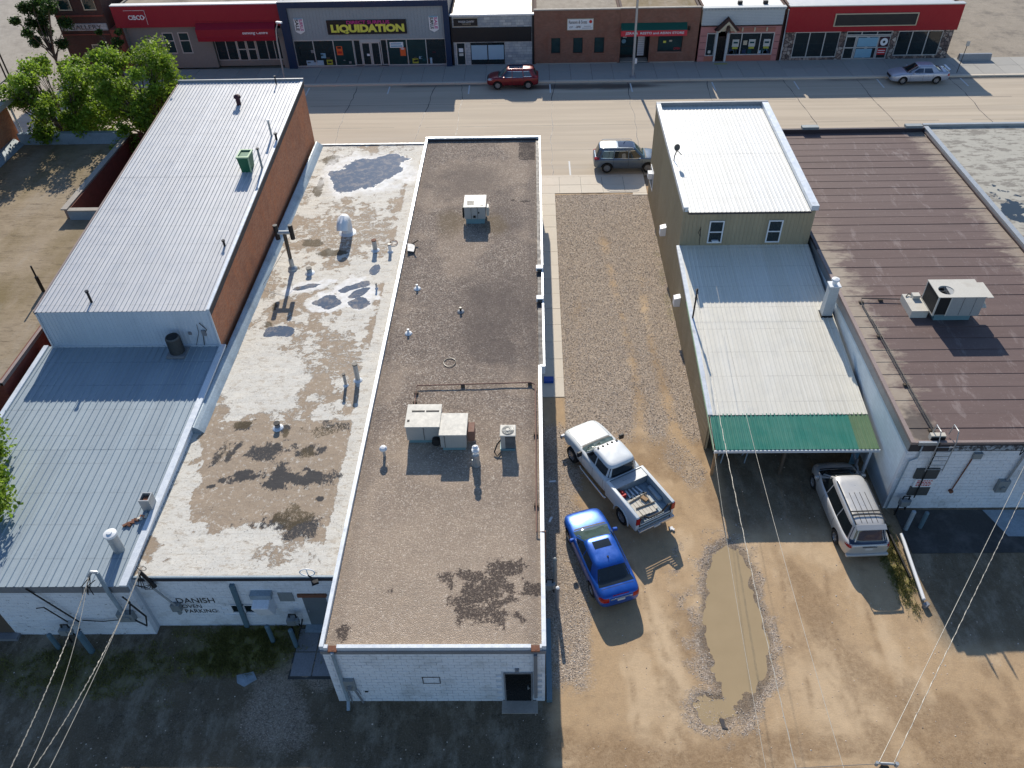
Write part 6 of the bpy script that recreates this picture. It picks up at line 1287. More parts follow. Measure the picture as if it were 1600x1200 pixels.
mb = MB(); mb.box(-1.48,-.86,22.72,23.38,z-.02,z+.1); part('stand', mb, 'ac_curb', T)
mb = MB(); mb.box(-1.44,-.86,22.76,23.34,z+.1,z+.80); part('cabinet', mb, 'ac_dark', T)
mb = MB()
for k in range(9): mb.box(-1.25,-.855,22.745,22.759,z+.15+.07*k,z+.165+.07*k)
mb.box(-1.45,-1.26,22.74,22.76,z+.1,z+.8); part('grille', mb, 'ac_body', T)
mb = MB(); mb.box(-1.48,-.82,22.72,23.38,z+.80,z+.87); bevel(part('lid', mb, 'ac_beige', T),.03,2)
mb = MB(); mb.lathe((-1.15,23.05,z+.87),[(.25,0),(.26,.015),(.02,.02)],22); part('fan_grille', mb, 'ac_gray', T)
mb = MB(); mb.lathe((-1.15,23.05,z+.885),[(.09,0),(.08,.03),(.02,.035)],14); f = part('fan_hub', mb, 'ac_beige', T)
mb = MB()
for rr_ in (.14,.18,.22): mb.tube([(-1.15+rr_*cos(t*pi/10),23.05+rr_*sin(t*pi/10),z+.90) for t in range(21)],.006,4,False)
part('fan_guard', mb, 'steel', T)
mb = MB(); mb.tube([(-1.46,22.95,z+.4),(-1.6,22.8,z+.3),(-1.72,22.55,z+.1),(-1.6,22.35,z+.05),(-1.45,22.6,z+.05)],.03,7); part('hose', mb, 'cable', T)
T = thing('mushroom_vent', 'white mushroom-capped vent left of the paired rooftop units', 'vent', (-6.27,22.45,crz(22.4)))
mb = MB(); mb.cyl(-6.27,22.45,crz(22.4),crz(22.4)+.42,.06); part('pipe', mb, 'galv', T)
mb = MB(); mb.lathe((-6.27,22.45,crz(22.4)+.38),[(.04,0),(.15,.03),(.16,.10),(.11,.18),(.02,.21)],18); part('cap', mb, 'white_paint', T, smooth=True)
T = thing('flue', 'tall white capped flue right in front of the paired rooftop units', 'chimney', (-2.43,21.95,crz(22)))
z = crz(22); mb = MB(); mb.lathe((-2.43,21.95,z),[(.17,0),(.15,.1),(.14,.62),(.10,.66)],14); part('pipe', mb, 'galv', T)
mb = MB(); mb.cyl(-2.43,21.95,z+.64,z+.85,.09); mb.lathe((-2.43,21.95,z+.80),[(.15,0),(.16,.1),(.06,.14)],14); mb.lathe((-2.43,21.95,z+.98),[(.10,0),(.13,.07),(.05,.14)],14); part('cap', mb, 'white_paint', T)
mb = MB(); mb.bar((-2.6,21.9,z),(-2.57,21.9,z+.35),.06); mb.bar((-2.28,21.9,z),(-2.3,21.9,z+.3),.05); part('brace', mb, 'galv', T)
for x,y,lab in ((-6.13,34.2,'small white stub vent by the left edge, upper of two on the gravel roof'),(-6.18,30.5,'small white stub vent by the left edge, lower of two on the gravel roof'),(-3.73,32.2,'small black-topped stub vent in the middle of the gravel roof')):
    T = thing('roof_vent', lab, 'vent', (x,y,crz(y))); zz = crz(y)
    mb = MB(); mb.lathe((x,y,zz),[(.19,0),(.16,.05),(.07,.09)],12); part('flashing', mb, 'white_paint' if 'white' in lab else 'flash_gray', T)
    mb = MB(); mb.cyl(x,y,zz+.05,zz+.27,.06); part('pipe', mb, 'white_paint' if 'white' in lab else 'blackmetal', T)
for y,lab in ((35.65,'white wall vent on the right roof edge, the one farther from the viewer'),(32.95,'white wall vent on the right roof edge, the nearer one')):
    zz = crz(y)+.12; T = thing('edge_vent', lab, 'vent', (.25,y,zz)); mb = MB(); mb.box(.08,.46,y-.18,y+.18,zz,zz+.20); bevel(part('hood', mb, 'white_paint', T),.02,1); mb = MB(); mb.box(.14,.40,y-.19,y-.181,zz+.03,zz+.15); part('louver', mb, 'ac_gray', T)
T = thing('gas_pipe', 'thin rusty gas pipe running round the gravel roof on blocks', 'pipe', (-2.6,26.5,crz(26.5)))
z = crz(26.5)+.14; mb = MB(); mb.tube([(-5.31,24.5,z+.25),(-5.31,24.8,z),(-5.34,26.6,z),(-.2,26.75,z)],.028,6); mb.tube([(-.2,26.75,z),(0.0,26.6,z),(0.0,18.45,crz(18.4)+.14),(.33,18.45,crz(18.4)+.2),(.33,18.45,2.2)],.028,6); part('pipe', mb, 'rust_brown', T)
for x,y in ((-5.34,26.2),(-3.28,26.65),(-.25,26.75),(0.0,23.6),(0.0,19.8),(-5.34,25.6)):
    mb = MB(); mb.box(x-.09,x+.09,y-.06,y+.06,crz(y),crz(y)+.11); part('support_block', mb, 'wood_old', T)
T = thing('roof_hatch', 'small dented gray metal frame at the left edge of the gravel roof', 'hatch', (-6.85,37.9,crz(38)))
z = crz(38); mb = MB(); mb.obox((-6.85,37.9,z+.12),(.4,.75,.04),rz=.1,ry=.25); part('lid', mb, 'flash_gray', T)
mb = MB(); mb.bar((-6.98,38.3,z+.05),(-6.5,38.45,z+.25),.06); mb.bar((-6.65,37.5,z+.04),(-6.55,37.6,z+.3),.06); part('frame', mb, 'wood_old', T)
mb = MB(); mb.tube([(-4.0+.28*cos(t*pi/12),28.3+.3*sin(t*pi/12),crz(28.3)+.03) for t in range(25)],.018,5,False); single('wire_ring', mb, 'blackmetal', 'dark wire ring lying on the gravel roof', 'ring')
# white roof equipment
T = thing('twin_flue', 'tall dark T-shaped twin flue leaning above the white patchy roof', 'chimney', (-13.3,36.7,3.5))
mb = MB(); mb.tube([(-13.3,36.7,3.45),(-13.3,36.75,5.75)],.10,10); part('pipe', mb, 'wood_old', T)
mb = MB(); mb.lathe((-13.3,36.7,3.44),[(.28,0),(.24,.12),(.13,.22)],14); mb.cyl(-13.3,36.7,3.6,4.15,.125); part('flashing', mb, 'galv', T)
mb = MB(); mb.tube([(-13.68,36.75,5.75),(-12.92,36.75,5.75)],.11,10); part('crosspipe', mb, 'galv', T)
for x in (-13.7,-12.9):
    mb = MB(); mb.tube([(x,36.75,5.35),(x,36.75,6.2)],.125,12); part('stack', mb, 'blackmetal', T)
mb = MB(); mb.tube([(-13.25,36.75,5.0),(-14.5,35.0,3.6)],.01,4); mb.tube([(-13.25,36.75,5.0),(-12.9,34.8,3.5)],.01,4); part('guy_wire', mb, 'wire', T)
T = thing('gooseneck_duct', 'white gooseneck duct bent over on the patchy roof', 'vent', (-10.9,39.8,3.5))
mb = MB(); mb.tube([(-10.9,40.4,3.45),(-10.9,40.4,4.15),(-10.9,40.25,4.45),(-10.9,39.9,4.58),(-10.9,39.55,4.45),(-10.9,39.4,4.2)],.33,16); part('duct', mb, 'white_paint', T, smooth=True)
mb = MB(); mb.lathe((-10.9,40.4,3.42),[(.55,0),(.5,.08),(.34,.14)],18); part('base', mb, 'flash_white', T)
for (x,y,zt,r,mt_,lab) in ((-9.0,38.5,4.1,.13,'galv','rust-topped gray pipe right of the gooseneck duct'),(-8.12,38.3,3.95,.09,'white_paint','short white pipe by the right edge of the patchy roof'),(-8.25,27.55,4.35,.11,'galv','taller of two gray pipes side by side on the patchy roof'),(-8.75,27.2,4.05,.07,'galv','shorter of two gray pipes side by side on the patchy roof'),(-11.28,24.5,3.62,.12,'flash_gray','low pipe stub in a round white patch'),(-12.28,39.2-2.9,3.75,.14,'flash_blue','low capped pipe stub right of the twin flue'),(-8.4,34.8,3.75,.05,'galv','thin short pipe near the small puddles')):
    T = thing('roof_pipe', lab, 'pipe', (x,y,wz(y))); zz = wz(y)
    mb = MB(); mb.cyl(x,y,zz-.02,zt,r,12); part('pipe', mb, mt_, T)
    mb = MB(); mb.lathe((x,y,zz-.02),[(r*2.1,0),(r*1.9,.04),(r*1.05,.10)],12); part('flashing', mb, 'flash_white', T)
    mb = MB(); mb.cyl(x,y,zt,zt+.05,r*1.15,12); part('cap', mb, 'rust' if 'rust' in lab else 'blackmetal', T)
mb = MB(); mb.tube([(-8.05+.22*cos(t*pi/12),39.2+.26*sin(t*pi/12),wz(39)+.04) for t in range(25)],.022,5,False); single('pipe_ring', mb, 'rust_brown', 'rusty ring lying beside the short white pipe', 'ring')
T = thing('dish_ring', 'white ring-shaped antenna on the rear edge of the white roof', 'antenna', (-8.35,16.8,3.35))
mb = MB(); mb.tube([(-8.35+.27*cos(t*pi/14),16.82,3.62+.20*sin(t*pi/14)) for t in range(29)],.025,5,False); mb.bar((-8.35,16.82,3.42),(-8.35,16.82,3.82),.03); part('ring', mb, 'white_paint', T)
mb = MB(); mb.bar((-8.35,16.82,3.45),(-8.05,16.7,3.2),.05); mb.obox((-8.1,16.65,3.25),(.25,.15,.12),rz=.4); part('bracket', mb, 'blackmetal', T)
T = thing('swamp_cooler', 'pale green evaporative cooler box on the white rear wall beside the graffiti', 'air conditioner', (-10.3,16.6,1.8))
mb = MB(); mb.hexa([(-10.65,16.55,1.2),(-10.0,16.55,1.2),(-10.0,16.85,1.2),(-10.65,16.85,1.2)],[(-10.65,16.25,2.1),(-10.0,16.25,2.1),(-10.0,16.85,2.25),(-10.65,16.85,2.25)]); bevel(part('hood', mb, 'painted', T),.04,2)
mb = MB(); mb.box(-10.72,-9.93,16.6,16.85,2.2,2.45); part('top', mb, 'flash_blue', T)
# metal roof equipment
T = thing('turbine_vent', 'dark maroon capped vent near the far end of the metal roof', 'vent', (-18.55,49.0,mz(49)))
z = mz(49); mb = MB(); mb.cyl(-18.55,49.0,z-.02,z+.42,.14,12); part('pipe', mb, 'maroon', T); mb = MB(); mb.lathe((-18.55,49.0,z+.38),[(.15,0),(.22,.08),(.21,.2),(.08,.28)],14); part('cap', mb, 'maroon', T)
T = thing('cooler_box', 'green box-shaped rooftop cooler with pale rim on the metal roof', 'air conditioner', (-16.1,41.6,mz(41.6)))
z = mz(41.6); x0,x1,y0,y1 = -16.5,-15.85,41.1,42.05
mb = MB(); mb.hexa([(x0+.08,y0+.08,z-.05),(x1-.08,y0+.08,z-.05),(x1-.08,y1-.08,z-.05),(x0+.08,y1-.08,z-.05)],[(x0,y0,z+.85),(x1,y0,z+.85),(x1,y1,z+.85),(x0,y1,z+.85)]); part('cabinet', mb, 'green_unit', T)
mb = MB()
for q in ((x0-.03,x1+.03,y0-.03,y0+.09),(x0-.03,x1+.03,y1-.06,y1+.03),(x0-.03,x0+.05,y0+.09,y1-.06),(x1-.05,x1+.03,y0+.09,y1-.06)): mb.box(*q,z+.85,z+.93)
mb.bar((x1-.02,y0+.0,z),(x1,y0,z+.86),.06); part('rim', mb, 'green_pale', T)
for (x,y,h,r,mt_,lab) in ((-15.62,45.1,.95,.06,'galv','slim gray pipe with white cap above the green cooler'),(-15.38,41.6,1.15,.06,'galv_dull','dark-tipped pole beside the green cooler'),(-15.62,34.4,.3,.06,'blackmetal','short black pipe near the right edge of the metal roof'),(-16.75,51.6,.5,.04,'blackmetal','thin black rod at the far end of the metal roof'),(-20.82,30.2,.6,.06,'blackmetal','black pipe stub at the near edge of the metal roof'),(-15.2,44.6,.4,.07,'blackmetal','short black pipe next to the slim gray pipe')):
    z = mz(y); T = thing('roof_pipe', lab, 'pipe', (x,y,z)); mb = MB(); mb.cyl(x,y,z-.02,z+h,r,10); part('pipe', mb, mt_, T)
    mb = MB(); mb.cyl(x,y,z+h,z+h+.07,r*1.5,10); part('cap', mb, 'white_paint' if 'white cap' in lab else 'blackmetal', T)
T = thing('vent_pole', 'black pole rising at the edge of the brown roof', 'pipe', (-25.55,33.8,4.2))
mb = MB(); mb.cyl(-25.55,33.8,4.15,5.1,.09,10); mb.cyl(-25.55,33.8,5.1,5.75,.045,8); part('pole', mb, 'blackmetal', T)
# annex equipment
T = thing('condenser', 'dark round-topped condenser on a slab in the corner of the shaded metal roof', 'air conditioner', (-16.95,28.95,lz(29)))
z = lz(29)+.03; mb = MB(); mb.box(-17.4,-16.55,28.6,29.3,z,z+.14); part('slab', mb, 'flash_gray', T)
mb = MB(); mb.lathe((-16.97,28.98,z+.14),[(.33,0),(.33,.85),(.30,.9)],20); part('cabinet', mb, 'ac_gray', T); mb = MB(); mb.lathe((-16.97,28.98,z+1.04),[(.28,0),(.12,.02)],20); part('fan_grille', mb, 'ac_dark', T)
mb = MB()
for k in range(10): mb.tube([(-16.97+.34*cos(t*pi/10),28.98+.34*sin(t*pi/10),z+.2+.08*k) for t in range(21)],.008,4,False)
part('coil_guard', mb, 'blackmetal', T)
T = thing('flue', 'thick gray flue with white cap near the eave of the annex roof', 'chimney', (-15.72,17.95,lz(18)))
z = lz(18); mb = MB(); mb.cyl(-15.72,17.95,z-.02,z+.95,.20,18); part('pipe', mb, 'galv', T, smooth=True); mb = MB(); mb.lathe((-15.72,17.95,z+.9),[(.2,0),(.235,.03),(.235,.13),(.10,.17),(.10,.20),(.02,.21)],18); part('cap', mb, 'white_paint', T)
T = thing('broken_chimney', 'rusty open metal vent box on the edge of the annex roof', 'vent', (-15.25,19.95,lz(20)))
z = lz(20)
mb = MB()
for a,b,c,d in ((-15.45,-15.05,19.75,19.79),(-15.45,-15.05,20.15,20.19),(-15.45,-15.41,19.79,20.15),(-15.09,-15.05,19.79,20.15)): mb.box(a,b,c,d,z,z+.62)
part('box', mb, 'galv', T); mb = MB(); mb.cyl(-15.25,19.97,z,z+.5,.11,10); part('inner_pipe', mb, 'rust', T)
T = thing('fallen_bricks', 'scatter of broken red bricks beside the rusty vent box', 'bricks', (-15.6,19.3,lz(19.2)))
for k in range(9):
    mb = MB(); mb.obox((-15.85+.075*k+random.uniform(-.04,.04),19.05+.055*k+random.uniform(-.05,.05),lz(19.2)+.06),(.2,.1,.07),rz=random.uniform(0,3),rx=random.uniform(-.3,.3)); part('brick', mb, random.choice(['rust','brick_old','board_light']), T)
# tan building equipment
T = thing('satellite_dish', 'dark gray satellite dish on the left edge of the white roof', 'satellite dish', (8.2,43.2,6.3))
mb = MB(); mb.tube([(8.12,43.0,6.3),(8.15,43.1,6.7),(8.3,43.3,6.95)],.03,6); mb.bar((8.3,43.3,6.9),(8.5,42.8,6.9),.03); part('mast', mb, 'blackmetal', T)
mb = MB(); n = 20
vs = [(8.3,43.42,7.0)]; fs = []
for rg,rad in enumerate((.11,.21)):
    for t in range(n): vs.append((8.3+rad*.8*cos(2*pi*t/n)+.0,43.42-rad*rad*.5,7.05+rad*sin(2*pi*t/n)))
for t in range(n): fs.append((0,1+t,1+(t+1)%n)); fs.append((1+t,1+n+t,1+n+(t+1)%n,1+(t+1)%n))
mb.add(vs,fs); d = part('dish', mb, 'ac_gray', T); sm = d.modifiers.new('thick','SOLIDIFY'); sm.thickness = .02
T = thing('chimney', 'square pale metal chimney with round cap by the white block wall', 'chimney', (14.7,32.5,3.1))
mb = MB(); mb.hexa([(14.5,32.3,3.05),(15.0,32.3,3.05),(15.0,32.75,3.05),(14.5,32.75,3.05)],[(14.52,32.3,5.0),(14.98,32.3,5.0),(14.98,32.7,5.0),(14.52,32.7,5.0)]); part('shaft', mb, 'siding_pale', T)
mb = MB(); mb.box(14.45,15.05,32.25,32.8,3.05,3.25); part('base_flashing', mb, 'ac_dark', T)
mb = MB(); mb.box(14.47,15.03,32.25,32.75,5.0,5.06); mb.cyl(14.75,32.5,5.06,5.3,.12); mb.lathe((14.75,32.5,5.25),[(.1,0),(.2,.05),(.18,.12),(.03,.16)],14); part('cap', mb, 'white_paint', T)
T = thing('service_mast', 'thin dark utility mast at the left edge of the cream roof', 'pole', (8.0,32.3,3.1))
mb = MB(); mb.tube([(8.0,32.3,3.0),(8.02,32.3,5.0)],.045,8); part('pole', mb, 'blackmetal', T)
mb = MB(); mb.bar((8.02,32.1,4.7),(8.02,32.6,4.75),.06); mb.cyl(8.02,32.2,4.7,4.85,.05,8); mb.cyl(8.02,32.3,4.35,4.5,.07,8); part('insulator', mb, 'ac_gray', T)
# big unit on brown roof
T = thing('rooftop_unit', 'large beige rooftop unit with exposed round fan on the brown roof', 'air conditioner', (19.9,31.4,4.1))
z = 4.1; x0,x1,y0,y1 = 18.95,21.15,30.55,31.95
mb = MB(); mb.box(x0+.25,x1-.25,y0+.2,y1-.1,z-.02,z+.42); part('curb', mb, 'ac_curb', T)
mb = MB(); mb.box(x0+.62,x1-.02,y0,y1,z+.42,z+1.5); mb.box(x0,x0+.62,y1-.06,y1,z+.42,z+1.5); mb.box(x0,x0+.62,y0+.06,y1-.06,z+.42,z+.48); part('cabinet', mb, 'ac_body', T)
mb = MB(); mb.box(x0+.04,x0+.6,y0+.02,y0+.06,z+.48,z+1.5); mb.box(x0,x0+.04,y0+.06,y1-.06,z+.48,z+1.5); part('coil', mb, 'ac_dark', T)
mb = MB()
for a,b,c,d in ((x0-.01,x0+.05,y0-.01,y0+.05),(x0+.58,x0+.64,y0-.01,y0-.001),(x0-.01,x0+.05,y1-.02,y1+.01)): mb.box(a,b,c,d,z+.42,z+1.5)
mb.box(x0-.01,x0+.001,y0+.05,y1-.02,z+.42,z+.48); part('corner_post', mb, 'ac_beige', T)
mb = MB(); n = 40; cx,cy,r = x0+.52,y0+.55,.36
for k in range(n):
    a,b = 2*pi*k/n,2*pi*(k+1)/n
    def sq(t):
        c_,s_ = cos(t),sin(t); q = 1/max(abs(c_),abs(s_)); return (cx+c_*q*.5,cy+s_*q*.55)
    (ax,ay),(bx,by) = sq(a),sq(b); zz = z+1.53
    mb.add([(cx+r*cos(a),cy+r*sin(a),zz),(ax,ay,zz),(bx,by,zz),(cx+r*cos(b),cy+r*sin(b),zz)],[(0,1,2,3)])
    mb.add([(cx+r*cos(a),cy+r*sin(a),zz),(cx+r*cos(a),cy+r*sin(a),zz-.12),(cx+r*cos(b),cy+r*sin(b),zz-.12),(cx+r*cos(b),cy+r*sin(b),zz)],[(0,1,2,3)])
mb.box(cx+.5,x1,y0-.03,y1+.03,z+1.5,z+1.53); mb.box(x0-.03,cx+.5,cy+.55,y1+.03,z+1.5,z+1.53); mb.box(x0-.03,cx-.5,y0-.03,cy+.55,z+1.5,z+1.53); mb.box(cx-.5,cx+.5,y0-.03,cy-.55,z+1.5,z+1.53)
mb.box(x1,x1+.32,y0-.03,y1-.2,z+1.46,z+1.5); part('lid', mb, 'ac_beige', T)
mb = MB(); mb.cyl(cx,cy,z+1.38,z+1.45,.09,12); mb.bar((cx-.36,cy,z+1.47),(cx+.36,cy,z+1.47),.02); mb.bar((cx,cy-.36,z+1.47),(cx,cy+.36,z+1.47),.02); part('fan_hub', mb, 'ac_gray', T)
for k in range(3):
    a = 2*pi*k/3+.4; mb = MB(); mb.hexa([(cx+.08*cos(a),cy+.08*sin(a),z+1.38),(cx+.33*cos(a-.35),cy+.33*sin(a-.35),z+1.36),(cx+.33*cos(a+.35),cy+.33*sin(a+.35),z+1.42),(cx+.08*cos(a+.6),cy+.08*sin(a+.6),z+1.42)],[(cx+.08*cos(a),cy+.08*sin(a),z+1.39),(cx+.33*cos(a-.35),cy+.33*sin(a-.35),z+1.37),(cx+.33*cos(a+.35),cy+.33*sin(a+.35),z+1.43),(cx+.08*cos(a+.6),cy+.08*sin(a+.6),z+1.43)]); part('fan_blade', mb, 'steel', T)
mb = MB(); mb.prismx([(y0+.15,z+.75),(y0+.15,z+.8),(y1-.4,z+1.2),(y1-.4,z+.75)],x1,x1+.3); mb.prismy([(x1,z+1.2),(x1+.35,z+.8),(x1,z+.8)],y0+.3,y1-.4); part('intake_hood', mb, 'ac_beige', T)
mb = MB()
for xx in (x0+1.2,x0+1.75): mb.box(xx,xx+.015,y0-.008,y0-.001,z+.45,z+1.48)
part('panel_seam', mb, 'ac_gray', T)
T = thing('duct_platform', 'flat pale duct platform joined to the large unit on the brown roof', 'duct', (18.7,31.7,4.1))
mb = MB(); mb.box(18.15,18.95,30.95,32.35,z-.01,z+.42); part('box', mb, 'ac_beige', T); mb = MB(); mb.box(18.5,18.85,31.9,32.2,z+.42,z+.62); part('switch_box', mb, 'ac_beige', T)
mb = MB(); mb.tube([(18.25,32.1,z+.45),(18.4,32.25,z+.5),(18.65,32.1,z+.5)],.03,6); part('hose', mb, 'cable', T)
T = thing('gas_pipe', 'long thin gas pipe following the left edge of the brown roof', 'pipe', (16.2,27,4.1))
mb = MB(); mb.tube([(18.1,32.3,z+.15),(16.25,32.4,z+.15),(16.15,32.0,z+.13),(16.35,23.4,z+.13),(16.4,22.5,z+.14),(16.35,22.42,.9)],.028,6); mb.tube([(16.3,31.0,z+.1),(16.48,23.2,z+.1)],.016,5); part('pipe', mb, 'cable', T)
for x,y in ((16.2,32.2),(17.2,32.36),(16.22,29.5),(16.28,26.1),(16.35,23.3)):
    mb = MB(); mb.box(x-.11,x+.11,y-.06,y+.06,z,z+.1); part('support_block', mb, 'wood_old', T)
mb = MB(); mb.box(16.1,16.7,22.75,22.95,z+.0,z+.28); part('wood_block', mb, 'board_light', T)
mb = MB(); mb.box(16.12,16.68,22.7,22.745,z+.03,z+.22); part('bracket', mb, 'blackmetal', T)

# ---------------------------------------------------------------- ground clutter along the walls
def meter(x,y,h,lab):
    T = thing('gas_meter', lab, 'meter', (x,y,0)); mb = MB(); mb.box(x-.2,x+.1,y-.18,y+.08,h,h+.32); mb.cyl(x+.15,y-.05,h+.05,h+.3,.11); part('meter', mb, 'galv_dull', T)
    mb = MB(); mb.tube([(x-.15,y,0),(x-.15,y,h),(x-.1,y,h+.5),(x+.15,y,h+.5),(x+.15,y,h+.3)],.035,6); mb.tube([(x+.15,y-.02,h),(x+.2,y+.02,h-.4),(x+.2,y+.3,h-.3)],.03,6); part('pipework', mb, 'blackmetal', T); return T
def bollard(x,y,h,mt_,lab,r=.09,cap=None):
    T = thing('bollard', lab, 'bollard', (x,y,0)); mb = MB(); mb.cyl(x,y,-.05,h,r,12); part('post', mb, mt_, T)
    mb = MB(); mb.lathe((x,y,h),[(r*1.02,0),(r*.8,.04),(r*.2,.06)],12); part('cap', mb, cap or mt_, T)
meter(-9.35,16.5,.85,'gas meter on the white wall beside the gray rear door'); meter(-18.0,16.15,.75,'rusty gas meter against the lower left white wall')
meter(15.85,22.2,.75,'gas meter at the corner of the right white wall'); meter(.48,18.25,.5,'blue-green gas meter beside the long gravel-roofed building')
bollard(-10.25,16.15,1.1,'teal_pipe','slim blue bollard left of the gas meter by the gray door'); bollard(-9.3,15.95,1.15,'teal_pipe','blue bollard in front of the gas meter by the gray door')
bollard(-18.55,15.9,.95,'teal_pipe','blue bollard, left one of two below the dark garage door wall'); bollard(-17.2,15.75,1.3,'teal_pipe','thicker blue bollard, right one of two below the white annex wall',.12)
bollard(15.9,21.4,1.2,'flash_blue','gray-blue bollard in front of the corner gas meter'); bollard(16.55,21.5,1.0,'teal_pipe','short blue bollard on the dark apron')
bollard(.72,18.7,1.75,'galv_dull','leaning gray guard post beside the gravel-roofed building',.07); bollard(.80,17.6,1.4,'flash_gray','guard post with bright white top by the long wall',.08,'white_paint')
mb = MB(); mb.box(.32,.52,13.7,17.0,-.02,.22); single('curb_rail', mb, 'teal_pipe', 'blue-green steel curb along the foot of the long wall', 'curb')
mb = MB(); mb.tube([(15.45,20.9,.35),(15.27,17.75,.30)],.07,10); o = single('fallen_pipe', mb, 'white_paint', 'long white pipe lying from the corner towards the alley', 'pipe')
mb = MB(); mb.bar((15.05,21.6,.12),(15.2,18.9,.1),.07,.1); single('dark_bar', mb, 'black', 'dark bar lying parallel to the long white pipe', 'plank')  # thin black bar left of the white pipe
mb = MB(); mb.obox((15.35,17.6,.12),(.22,.16,.2),rz=.5); single('pipe_coupling', mb, 'flash_gray', 'loose gray coupling at the end of the white pipe', 'fitting')
mb = MB(); mb.box(.42,.85,32.2-3.2,29.35,.03,.05); mb = MB(); mb.box(.45,.95,30.95,31.35,.035,.16); single('blue_box', mb, 'blue_bin', 'small blue box on the walkway beside the gravel-roofed building', 'box')
for (x,y,a,lab) in ((.75,24.2,.1,'white strip of rubbish on the shaded gravel, upper one'),(.62,22.0,1.2,'white strip of rubbish on the shaded gravel, lower one')):
    mb = MB(); mb.obox((x,y,.04),(.3,.09,.04),rz=a); single('litter', mb, 'white_paint', lab, 'litter')
mb = MB(); mb.obox((5.85,21.5,.03),(.16,.14,.06),rz=.4); mb.obox((5.93,21.42,.05),(.1,.08,.05),rz=1.0); single('litter', mb, 'white_paint', 'crumpled white paper on the dirt right of the pickup', 'litter')
mb = MB(); mb.prism([(6.45,13.1),(6.62,13.05),(6.6,12.85),(6.7,12.7),(6.5,12.75)],-.03,.02); single('debris', mb, 'flash_dark', 'dark scrap lying in the small puddle', 'debris')
mb = MB(); mb.prism([(-11.3,14.75),(-10.7,14.9),(-10.5,14.6),(-10.9,14.3),(-11.2,14.45)],-.01,.03); single('flat_stone', mb, 'flash_blue', 'pale flat slab among weeds in the alley', 'stone')
# carport clutter
T = thing('sawhorse', 'metal sawhorse frame under the left end of the carport', 'sawhorse', (9.3,25.6,0))
for x in (8.8,9.9):
    mb = MB(); mb.bar((x-.15,25.3,0),(x,25.5,.9),.04); mb.bar((x-.15,25.8,0),(x,25.55,.9),.04); part('leg', mb, 'flash_blue', T)
mb = MB(); mb.bar((8.6,25.52,.92),(10.2,25.52,.92),.09); part('rail', mb, 'flash_blue', T)
T = thing('workbench', 'low wooden bench under the middle of the carport', 'bench', (11.6,26.2,0))
mb = MB(); mb.box(10.9,12.4,25.9,26.7,.75,.82); part('top', mb, 'wood_old', T)
for x in (11.0,12.25):
    mb = MB(); mb.box(x,x+.08,26,26.6,0,.75); part('leg', mb, 'wood_old', T)
T = thing('engine_hoist', 'gray metal frame hoist standing behind the van under the carport', 'hoist', (14.55,24.3,0))
mb = MB(); mb.bar((14.3,25.4,1.6),(14.6,23.9,.4),.09); mb.bar((14.75,24.0,.1),(14.85,22.9,.5),.08); part('boom', mb, 'flash_gray', T)
mb = MB(); mb.bar((14.45,24.4,0),(14.45,24.4,1.2),.09); mb.obox((14.6,24.0,.5),(.3,.3,.3),rz=.4); part('mast', mb, 'flash_gray', T)
mb = MB(); mb.bar((14.75,25.2,.0),(14.7,25.2,1.9),.35,.03); o = single('blue_board', mb, 'blue_card', 'pale blue board leaning at the back right of the carport', 'board')

# ---------------------------------------------------------------- service masts and wires
T = thing('service_mast', 'thick gray conduit mast rising from the lower left white wall', 'pole', (-15.6,16.3,0))
mb = MB(); mb.tube([(-15.55,16.3,1.75),(-15.6,16.3,3.2),(-15.6,16.35,4.35)],.075,10); part('mast', mb, 'flash_blue', T)
mb = MB(); mb.tube([(-15.6,16.35,4.35),(-15.75,16.3,4.45),(-15.9,16.25,4.25)],.06,8); part('weatherhead', mb, 'galv', T)
mb = MB(); mb.box(-15.85,-15.25,16.25,16.46,1.25,1.75); mb.tube([(-15.5,16.2,1.5),(-15.5,16.28,1.5)],.14,14); part('meter', mb, 'galv_dull', T)
mb = MB()
for k in range(3): mb.tube([(-15.85,16.25,4.25),(-16.2+.1*k,16.1,3.9-.1*k),(-16.3+.2*k,16.0,3.5),(-16.0,16.1,3.9),(-15.7,16.2,4.1)],.018,5)
mb.tube([(-15.4,16.3,1.5),(-15.0,16.25,2.6),(-15.2,16.3,2.9)],.03,6); mb.tube([(-15.3,16.3,1.35),(-14.9,16.25,1.0),(-14.75,16.28,1.6),(-15.1,16.3,2.5)],.035,6); mb.tube([(-15.7,16.35,1.3),(-16.6,16.38,1.1),(-17.4,16.4,1.15)],.02,5); part('drip_loop', mb, 'cable', T)
T = thing('service_mast', 'dark slanting mast at the corner between the two white walls', 'pole', (-14.2,16.7,0))
mb = MB(); mb.tube([(-13.75,16.7,1.7),(-14.25,16.7,2.9),(-14.45,16.8,3.75)],.04,8); part('mast', mb, 'galv', T)
mb = MB(); mb.tube([(-14.45,16.8,3.75),(-14.2,16.75,3.1),(-14.1,16.7,2.9)],.07,8); part('insulator', mb, 'blackmetal', T)
mb = MB(); mb.box(-13.95,-13.6,16.65,16.82,1.3,1.7); mb.cyl(-13.72,16.7,1.15,1.35,.08); part('meter', mb, 'galv_dull', T)
mb = MB()
for k in range(4): mb.tube([(-14.45,16.75,3.7),(-14.75+.1*k,16.6,3.2-.1*k),(-14.5+.1*k,16.65,3.0-.05*k),(-14.2,16.7,3.1)],.015,5)
mb.tube([(-14.3+.16*cos(t*pi/8),16.8,3.95+.14*sin(t*pi/8)) for t in range(17)],.012,4,False); part('drip_loop', mb, 'cable', T)
T = thing('conduit_post', 'thin black conduit on the lower left white wall above the rusty meter', 'pole', (-17.8,16.3,0))
